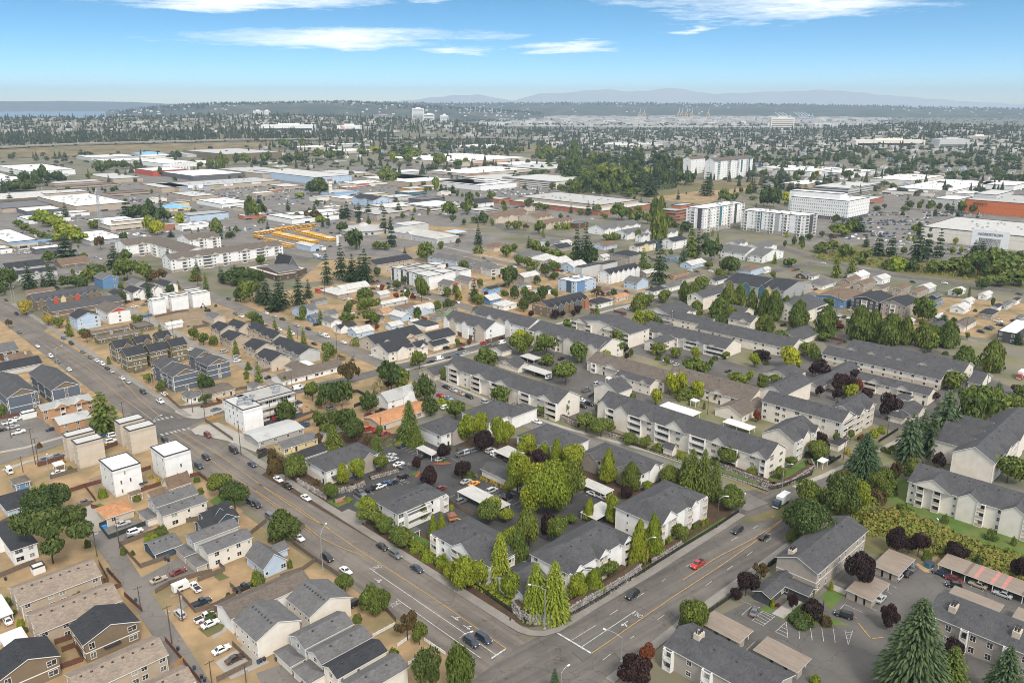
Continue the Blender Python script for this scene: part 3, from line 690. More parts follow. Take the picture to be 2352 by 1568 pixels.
# length, width, height, belt, bonnet z, [bonnet end x, windscreen top x, roof end x, rear base x] as fractions from the front
CARS=dict(sedan=(4.7,1.82,1.45,.92,.86,(.30,.44,.68,.84),'sedan'),suv=(4.75,1.92,1.75,1.08,1.02,(.26,.37,.90,.985),'SUV'),hatch=(4.2,1.78,1.52,.95,.90,(.26,.40,.80,.97),'hatchback'),pickup=(5.6,1.98,1.85,1.12,1.08,(.26,.35,.54,.60),'pickup truck'),van=(5.4,2.0,2.25,1.20,1.10,(.13,.24,.985,.995),'van'),mini=(5.0,1.98,1.78,1.05,.98,(.18,.34,.93,.985),'minivan'))
def car_meshes(kind,detailed):
 L,W,H,belt,bz,(fa,fb,fc,fd),_=CARS[kind];hw=W/2
 X=lambda f:L/2-f*L
 m=MB()
 st=[(0.0,.42,.62,.86),(.03,.28,bz*.86,.96),(fa*.6,.24,bz*.97,1.0),(fa,.24,belt*.985,1.0),(.5,.24,belt,1.0),(.8,.24,belt,1.0),(.97,.28,belt*.97,.97),(1.0,.40,belt*.82,.90)]
 rings=[]
 for f,z0,z1,wf in st:
  w_=hw*wf;zm=z0+(z1-z0)*.6;rings.append([(X(f),-w_*.94,z0),(X(f),-w_,zm),(X(f),-w_*.90,z1),(X(f),w_*.90,z1),(X(f),w_,zm),(X(f),w_*.94,z0)])
 vs=[v for r_ in rings for v in r_];fs=[]
 for i in range(len(rings)-1):
  for j in range(6):fs.append((i*6+j,i*6+(j+1)%6,i*6+6+(j+1)%6,i*6+6+j))
 fs+=[tuple(range(5,-1,-1)),tuple((len(rings)-1)*6+k for k in range(6))]
 m.poly(vs,[f[::-1] for f in fs],0)
 b,t=hw*.88,hw*.70
 xs=[X(fa),X(fb),X(fc),X(fd)]
 zb=belt-.02
 g=[(xs[0],-b,zb),(xs[0],b,zb),(xs[3],b,zb),(xs[3],-b,zb),(xs[1],-t,H),(xs[1],t,H),(xs[2],t,H),(xs[2],-t,H)]
 m.poly(g,[(4,5,6,7),(0,1,5,4),(1,2,6,5),(2,3,7,6),(3,0,4,7)],0)
 if kind=='pickup':
  m.box(X(.985),X(.62),-hw*.78,hw*.78,belt-.03,belt+.008,2)
  m.box(X(.985),X(.62),-hw*.90,-hw*.80,belt-.05,belt+.05,0);m.box(X(.985),X(.62),hw*.80,hw*.90,belt-.05,belt+.05,0)
 def inset(q,a,off):
  c=sum((Vector(p) for p in q),Vector())/4;n=(Vector(q[1])-Vector(q[0])).cross(Vector(q[3])-Vector(q[0])).normalized()
  return[tuple(c+(Vector(p)-c)*a+n*off) for p in q]
 G=dict(windshield=inset([g[0],g[1],g[5],g[4]],.88,.012),rear_window=inset([g[2],g[3],g[7],g[6]],.82,.012))
 sl=inset([g[3],g[0],g[4],g[7]],.86,.012);sr=inset([g[1],g[2],g[6],g[5]],.86,.012)
 if kind=='van':
  def front(q,rev):
   a,b_,c,d=[Vector(p) for p in q]
   return[tuple(a+(b_-a)*.72),tuple(b_),tuple(c),tuple(d+(c-d)*.72)] if not rev else[tuple(a),tuple(a+(b_-a)*.28),tuple(d+(c-d)*.28),tuple(d)]
  sl,sr=front(sl,False),front(sr,True)
 wh=MB();wr=.34 if kind in('sedan','hatch') else .39
 wh.tube((0,-.11,0),(0,.11,0),wr,wr,10 if detailed else 7,0);wh.tube((0,-.125,0),(0,.125,0),wr*.62,wr*.62,8,1)
 wpos=[(X(f),s*(hw-.1),wr) for f in(.19,.80) for s in(-1,1)]
 hl=[(X(.012),s*hw*.66,bz*.74) for s in(-1,1)];tl=[(X(.992),s*hw*.70,belt*.80) for s in(-1,1)]
 if detailed:
  def quad(q,nm):
   mm=MB();mm.face(q);return mm.mesh(nm,['car_glass'])
  lb=MB();lb.box(-.10,.06,-.2,.2,-.08,.08,0,True)
  return(m.mesh('body',['car_paint','car_glass','black'],False),[(k,quad(q,k)) for k,q in G.items()]+[('side_window',quad(sl,'side_window')),('side_window',quad(sr,'side_window'))],wh.mesh('wheel',['tyre','rim']),wpos,lb.mesh('headlight',['lampglass']),hl,lb.mesh('taillight',['redlamp']),tl)
 for q in list(G.values())+[sl,sr]:m.face(q,1)
 for(x,y,z) in wpos:m.poly([(v[0]+x,v[1]+y,v[2]+z) for v in wh.v],wh.f,[3 if k==0 else 4 for k in wh.m])
 for(x,y,z) in tl:m.box(x-.06,x+.10,y-.2,y+.2,z-.08,z+.08,5)
 return m.mesh('car',['car_paint','car_glass','black','tyre','rim','redlamp'])
def car(kind,col,x,y,head,label=None,group='cars parked or driving in the neighbourhood',verb=None,z=0.0):
 c,cn=CARCOL[col];near=hypot(x,y)<430;z+=.15;kn=CARS[kind][-1]
 nm=dict(sedan='sedan_car',suv='sport_utility_car',hatch='hatchback_car',pickup='pickup_truck',van='van',mini='minivan')[kind];cat=kn if kn!='SUV' else 'car'
 ds='%s %s'%(cn,kn)
 if not near:
  o=link(nm,shared(('carf',kind),lambda:car_meshes(kind,False)),None,(x,y,z),head,c);tag(o,cat,label,ds,group);return o
 body,glass,wheel,wpos,hm,hl,tm,tl=shared(('carn',kind),lambda:car_meshes(kind,True))
 root=thing(nm,cat,(x,y,z),head,label,ds,group);root.scale=(1.07,)*3
 link('body',body,root,col=c)
 for n_,me in glass:link(n_,me,root)
 for p in wpos:link('wheel',wheel,root,p)
 for p in hl:link('headlight',hm,root,p)
 for p in tl:link('taillight',tm,root,p)
 return root
def bus_mesh(kind):
 m=MB()
 L=10.6;m.box(-L/2,L/2-1.3,-1.2,1.2,.45,2.95,0,True,1);m.box(L/2-1.3,L/2,-1.05,1.05,.45,1.45,0,True)
 m.face([(L/2-1.28,-1.0,1.6),(L/2-1.28,1.0,1.6),(L/2-1.28,1.0,2.6),(L/2-1.28,-1.0,2.6)],2)
 for s in(-1,1):
  y=s*1.21
  for k in range(9):a=-L/2+.5+k*.95;q=[(a,y,1.75),(a+.78,y,1.75),(a+.78,y,2.45),(a,y,2.45)];m.face(q if s<0 else q[::-1],2)
  q=[(-L/2,y,1.25),(L/2-1.3,y,1.25),(L/2-1.3,y,1.4),(-L/2,y,1.4)];m.face(q if s<0 else q[::-1],3)
 m.face([(-L/2-.01,1.0,1.7),(-L/2-.01,-1.0,1.7),(-L/2-.01,-1.0,2.5),(-L/2-.01,1.0,2.5)],2)
 b=m.mesh('body',['paint_obj',kind,'car_glass','black'])
 w_=MB();w_.tube((0,-.15,0),(0,.15,0),.48,.48,8);return b,w_.mesh('wheel',['tyre'])
plain('bus_roof_white',(.72,.70,.62),.6);plain('bus_roof_yellow',(.62,.36,.05),.6)
def bus(x,y,head,white):
 k='bus_roof_white' if white else 'bus_roof_yellow'
 b,w_=shared(('bus',k),lambda:bus_mesh(k))
 root=thing('school_bus','school bus',(x,y,.15),head,None,'yellow school bus with %s roof'%('white' if white else 'yellow'),'school buses parked in rows in the bus yard')
 link('body',b,root,col=(.72,.36,.03))
 for f in(-3.2,3.6):
  for s in(-1.05,1.05):link('wheel',w_,root,(f,s,.48))
  # ---- street furniture
def street_light(x,y,h,ang,arm,wood=False,label=None):
 root=thing('street_lamp','street lamp',(x,y,0),ang,label,('wooden pole street lamp' if wood else 'grey metal street lamp with curved arm'),'street lamps along the roads')
 m=MB();m.tube((0,0,0),(0,0,h),.16,.10,8);link('pole',m.mesh('pole',['pole_wood' if wood else 'galv']),root)
 if not wood:m=MB();m.box(-.3,.3,-.3,.3,0,.35);part('base',m,['concrete'],root)
 m=MB();p=[(0,0,h-.4),(arm*.35,0,h+.5),(arm*.7,0,h+.8),(arm,0,h+.85)]
 for a,b in zip(p,p[1:]):m.tube(a,b,.07,.06,6,cap=False)
 part('arm',m,['galv'],root)
 m=MB();m.box(arm-.1,arm+.75,-.18,.18,h+.74,h+.95,0,True);part('lamp_head',m,['lampglass'],root)
def utility_pole(x,y,h,ang,arms=1,trafo=False,label=None):
 root=thing('utility_pole','utility pole',(x,y,0),ang,label,'brown wooden utility pole'+(' with transformer' if trafo else ''),'wooden utility poles')
 link('pole',shared(('up',round(h)),lambda:(lambda m:(m.tube((0,0,0),(0,0,h),.17,.11,7),m.mesh('pole',['pole_wood']))[-1])(MB())),root)
 for k in range(arms):
  link('crossarm',shared('xarm',lambda:(lambda m:(m.box(-1.2,1.2,-.06,.06,-.06,.06,0,True),[m.box(q-.05,q+.05,-.05,.05,.06,.22) for q in(-1.1,-.5,.5,1.1)],m.mesh('crossarm',['pole_wood']))[-1])(MB())),root,(0,0,h-.5-k*1.0))
 if trafo:link('transformer',shared('trafo',lambda:(lambda m:(m.tube((.38,0,0),(.38,0,1.1),.3,.3,9),m.mesh('transformer',['galv']))[-1])(MB())),root,(0,0,h-3))
 return root
def fence_run(pts,kind,label=None,desc=None,group=None):
 P0=Vector((*pts[0],0))
 nm,cat,ds=dict(wood=('wood_fence','fence','weathered board fence'),red=('wood_fence','fence','reddish brown board fence'),iron=('iron_fence','fence','black iron bar fence'),white=('picket_fence','fence','white picket fence'),mesh=('chain_link_fence','fence','dark screened fence'),new=('wood_fence','fence','new orange board fence'))[kind]
 root=thing(nm,cat,P0,0,label,desc or ds,group);near=P0.length<420
 bm=MB();hgt=dict(wood=1.7,red=1.7,iron=1.5,white=1.1,mesh=1.8,new=1.8)[kind]
 col=dict(wood=(.155,.118,.09),red=(.135,.062,.04),iron=(.02,.02,.02),white=(.75,.74,.71),mesh=(.03,.04,.04),new=(.42,.24,.10))[kind]
 post=shared(('post',kind),lambda:(lambda m:(m.box(-.06,.06,-.06,.06,0,hgt+.1),m.mesh('post',['paint_obj' if kind in('iron','white','mesh') else 'fence_wood']))[-1])(MB()))
 rr=random.Random(int(P0.x*3+P0.y))
 for a,b in zip(pts,pts[1:]):
  A,B_=Vector((*a,0)),Vector((*b,0));d=B_-A;L=d.length
  if L<.1:continue
  d.normalize();n=Vector((-d.y,d.x,0));k=int(L/2.4)+1
  for i in range(k):
   q=A+d*(L*i/k)-P0;link('post',post,root,q,atan2(d.y,d.x),col)
  st=dict(wood=.15,red=.15,iron=.16,white=.22,mesh=L,new=.15)[kind]*(1 if near else 3)
  c=max(1,int(L/st))
  for i in range(c):
   s0=A+d*(L*i/c)-P0;s1=A+d*(L*(i+(1 if kind in('wood','red','mesh','new') else .45 if kind=='white' else .25))/c)-P0
   h=hgt+(rr.uniform(-.05,.05) if kind in('wood','red','new') else 0);o=n*(.02+rr.uniform(0,.025));o2=-n*.02
   v=[s0+o2,s1+o2,s1+o,s0+o];V=[(p.x,p.y,.06) for p in v]+[(p.x,p.y,h) for p in v]
   bm.poly(V,[(0,1,5,4),(1,2,6,5),(2,3,7,6),(3,0,4,7),(4,5,6,7)])
  for zz in((.3,hgt-.25)):
   s0,s1=A-P0,B_-P0;v=[s0-n*.05,s1-n*.05,s1+n*.05,s0+n*.05]
   bm.poly([(p.x,p.y,zz) for p in v]+[(p.x,p.y,zz+.08) for p in v],[(0,1,5,4),(1,2,6,5),(2,3,7,6),(3,0,4,7),(4,5,6,7)])
 o=link('fence_boards',bm.mesh('fence_boards',['paint_obj' if kind in('iron','white','mesh') else 'fence_wood']),root,col=col);o['kind']='stuff'
ROCKS=None
def rock_mesh(s):
 r=random.Random(s);m=MB();vs=[];rings=4;seg=6
 for i in range(rings):
  ph=-1.2+2.4*i/(rings-1)
  for j in range(seg):a=6.283*j/seg+i*.4;q=r.uniform(.42,.58);vs.append((cos(a)*cos(ph)*q*1.15,sin(a)*cos(ph)*q,sin(ph)*q*.85))
 fs=[(i*seg+j,i*seg+(j+1)%seg,(i+1)*seg+(j+1)%seg,(i+1)*seg+j) for i in range(rings-1) for j in range(seg)]+[tuple(range(seg-1,-1,-1)),tuple((rings-1)*seg+k for k in range(seg))]
 m.poly(vs,fs);return m
def rock_wall(pts,h,label,n_obj):
 P0=Vector((*pts[0],0));root=thing('rock_wall','retaining wall',P0,0,label,None,'rock retaining walls');r=random.Random(len(label))
 back=MB();stuff=MB();cnt=0;meshes=[shared(('rock',k),lambda:rock_mesh(k).mesh('rock',['rock'])) for k in range(5)]
 raw=[rock_mesh(k) for k in range(5)]
 for a,b in zip(pts,pts[1:]):
  A,B_=Vector((*a,0))-P0,Vector((*b,0))-P0;d=B_-A;L=d.length
  if L<.2:continue
  d.normalize();n=Vector((-d.y,d.x,0))
  v=[A,B_,B_+n*1.6,A+n*1.6]
  back.poly([(p.x,p.y,0) for p in v]+[(p.x+n.x*.5,p.y+n.y*.5,h) for p in v],[(0,1,5,4),(1,2,6,5),(2,3,7,6),(3,0,4,7),(4,5,6,7)])
  rows=max(2,int(h/.62))
  for k in range(rows):
   s=r.uniform(0,.5)
   while s<L:
    sz=r.uniform(.75,1.25);q=A+d*s+n*(k/rows*.5+r.uniform(-.1,.08));loc=Vector((q.x,q.y,(k+.45)*h/rows));sc=(sz*1.05,sz*.9,sz*.85);rot=(r.uniform(0,6),r.uniform(0,6),r.uniform(0,6))
    if cnt<n_obj:
     o=link('rock',meshes[cnt%5],root,loc,0,None,sc);o.rotation_euler=rot;cnt+=1
    else:
     from mathutils import Euler
     M=Euler(rot).to_matrix();w_=raw[r.randrange(5)]
     stuff.poly([tuple(loc+M@Vector((p[0]*sc[0],p[1]*sc[1],p[2]*sc[2]))) for p in w_.v],w_.f)
    s+=sz*.82
 o=part('soil_core',back,['mulch'],root)
 if stuff.v:o=part('rocks',stuff,['rock'],root);o['kind']='stuff'
SHN=[0]
def sheet(name,pts,z,mat,label=None,kind='structure'):
 m=MB();SHN[0]+=1;z=.149 if name=='road_patch' else(.004+.0012*SHN[0]) if z<.1 else z+.13;m.face([(x,y,z+(terrain(x,y) if abs(x)+y>1500 else 0)) for x,y in pts]);me=m.mesh(name,[mat])
 if me.polygons[0].normal.z<0:me.flip_normals()
 o=struct(name,me,kind);return o
def strip(name,left,right,z0,z1,mat):
 m=MB()
 for(a,b),(c,d) in zip(zip(left,right),zip(left[1:],right[1:])):
  A,B_,C_,D=[(*p,0) for p in(a,b,d,c)]
  V=[(p[0],p[1],z0) for p in(A,B_,C_,D)]+[(p[0],p[1],z1) for p in(A,B_,C_,D)]
  m.poly(V,[(4,5,6,7),(0,1,5,4),(2,3,7,6),(1,2,6,5),(3,0,4,7)])
 me=m.mesh(name,[mat]);import bmesh
 bm=bmesh.new();bm.from_mesh(me);bmesh.ops.remove_doubles(bm,verts=bm.verts,dist=.001);bmesh.ops.recalc_face_normals(bm,faces=bm.faces);bm.to_mesh(me);bm.free()
 return struct(name,me)
def offset_line(pts,d):
 out_=[]
 for i,p in enumerate(pts):
  a=Vector(pts[max(i-1,0)]);b=Vector(pts[min(i+1,len(pts)-1)]);t=(b-a).normalized();out_.append((p[0]-t.y*d,p[1]+t.x*d))
 return out_
RDN=[0]
def road(name,pts,width,mat,z=.04):
 RDN[0]+=1;z=.122+.0014*RDN[0]
 l,r_=offset_line(pts,width/2),offset_line(pts,-width/2);m=MB()
 for i in range(len(pts)-1):m.face([(*r_[i],z),(*r_[i+1],z),(*l[i+1],z),(*l[i],z)])
 me=m.mesh(name,[mat])
 if me.polygons[0].normal.z<0:me.flip_normals()
 return struct(name,me)
def marks(parent,name,segs,width,mat,z):
 m=MB()
 for(a,b) in segs:
  A,B_=Vector(a),Vector(b);d=B_-A
  if d.length<.05:continue
  d.normalize();n=Vector((-d.y,d.x))*width/2
  m.face([(*(A-n),z),(*(B_-n),z),(*(B_+n),z),(*(A+n),z)])
 return link(name,m.mesh(name,[mat]),parent)
def slabs(parent,line,inner,step,z):
 """one concrete panel after another between two lines"""
 def walk(pts,n):
  L=[0]
  for a,b in zip(pts,pts[1:]):L.append(L[-1]+(Vector(b)-Vector(a)).length)
  o=[]
  for k in range(n+1):
   t=L[-1]*k/n
   for i in range(len(pts)-1):
    if t<=L[i+1] or i==len(pts)-2:
     f=(t-L[i])/max(L[i+1]-L[i],1e-6);o.append(Vector(pts[i])+(Vector(pts[i+1])-Vector(pts[i]))*f);break
  return o
 L=sum((Vector(b)-Vector(a)).length for a,b in zip(line,line[1:]));n=max(1,int(L/step));A,B_=walk(line,n),walk(inner,n)
 for k in range(n):
  q=[A[k].lerp(A[k+1],.012),A[k].lerp(A[k+1],.988),B_[k].lerp(B_[k+1],.988),B_[k].lerp(B_[k+1],.012)]
  c=sum(q,Vector((0,0)))/4;m=MB();h=z+(k*37%5)*.004
  V=[(p.x-c.x,p.y-c.y,0) for p in q]+[(p.x-c.x,p.y-c.y,h) for p in q]
  m.poly(V,[(4,5,6,7),(0,1,5,4),(1,2,6,5),(2,3,7,6),(3,0,4,7)])
  me=m.mesh('paving_slab',['old_concrete'])
  if me.polygons[0].normal.z<0:me.flip_normals()
  link('paving_slab',me,parent,(c.x,c.y,.0))
def flat_text(parent,txt,x,y,ang,size,z,sx=1.0):
 cu=bpy.data.curves.new('road_lettering','FONT');cu.body=txt;cu.size=size;cu.align_x='CENTER';cu.align_y='CENTER';cu.materials.append(MATS['white_mark'])
 o=link('road_lettering',cu,parent,(x,y,z),ang);me=bpy.data.meshes.new_from_object(o);o2=link('road_lettering',me,parent,(x,y,z),ang);o2.scale=(sx,2.2,1);bpy.data.objects.remove(o);return o2

# ---- where everything stands (metres)
CATS={'garden_shed':'shed','office_wing':'building','senior_apartments':'apartment block','entrance_porch':'porch','garage_row':'garage','clubhouse':'building','pool_house':'building','motel':'apartment building','townhouse_cube':'townhouse','cottage':'house','storage_trailer':'trailer','assisted_living_home':'apartment building','motel_row':'building','storage_container':'container','school_building':'school','school_gym':'school hall','factory_hall':'factory','office_building':'office block','townhouse_block':'townhouse','stair_porch':'porch','department_store':'store','brick_mill':'building'}
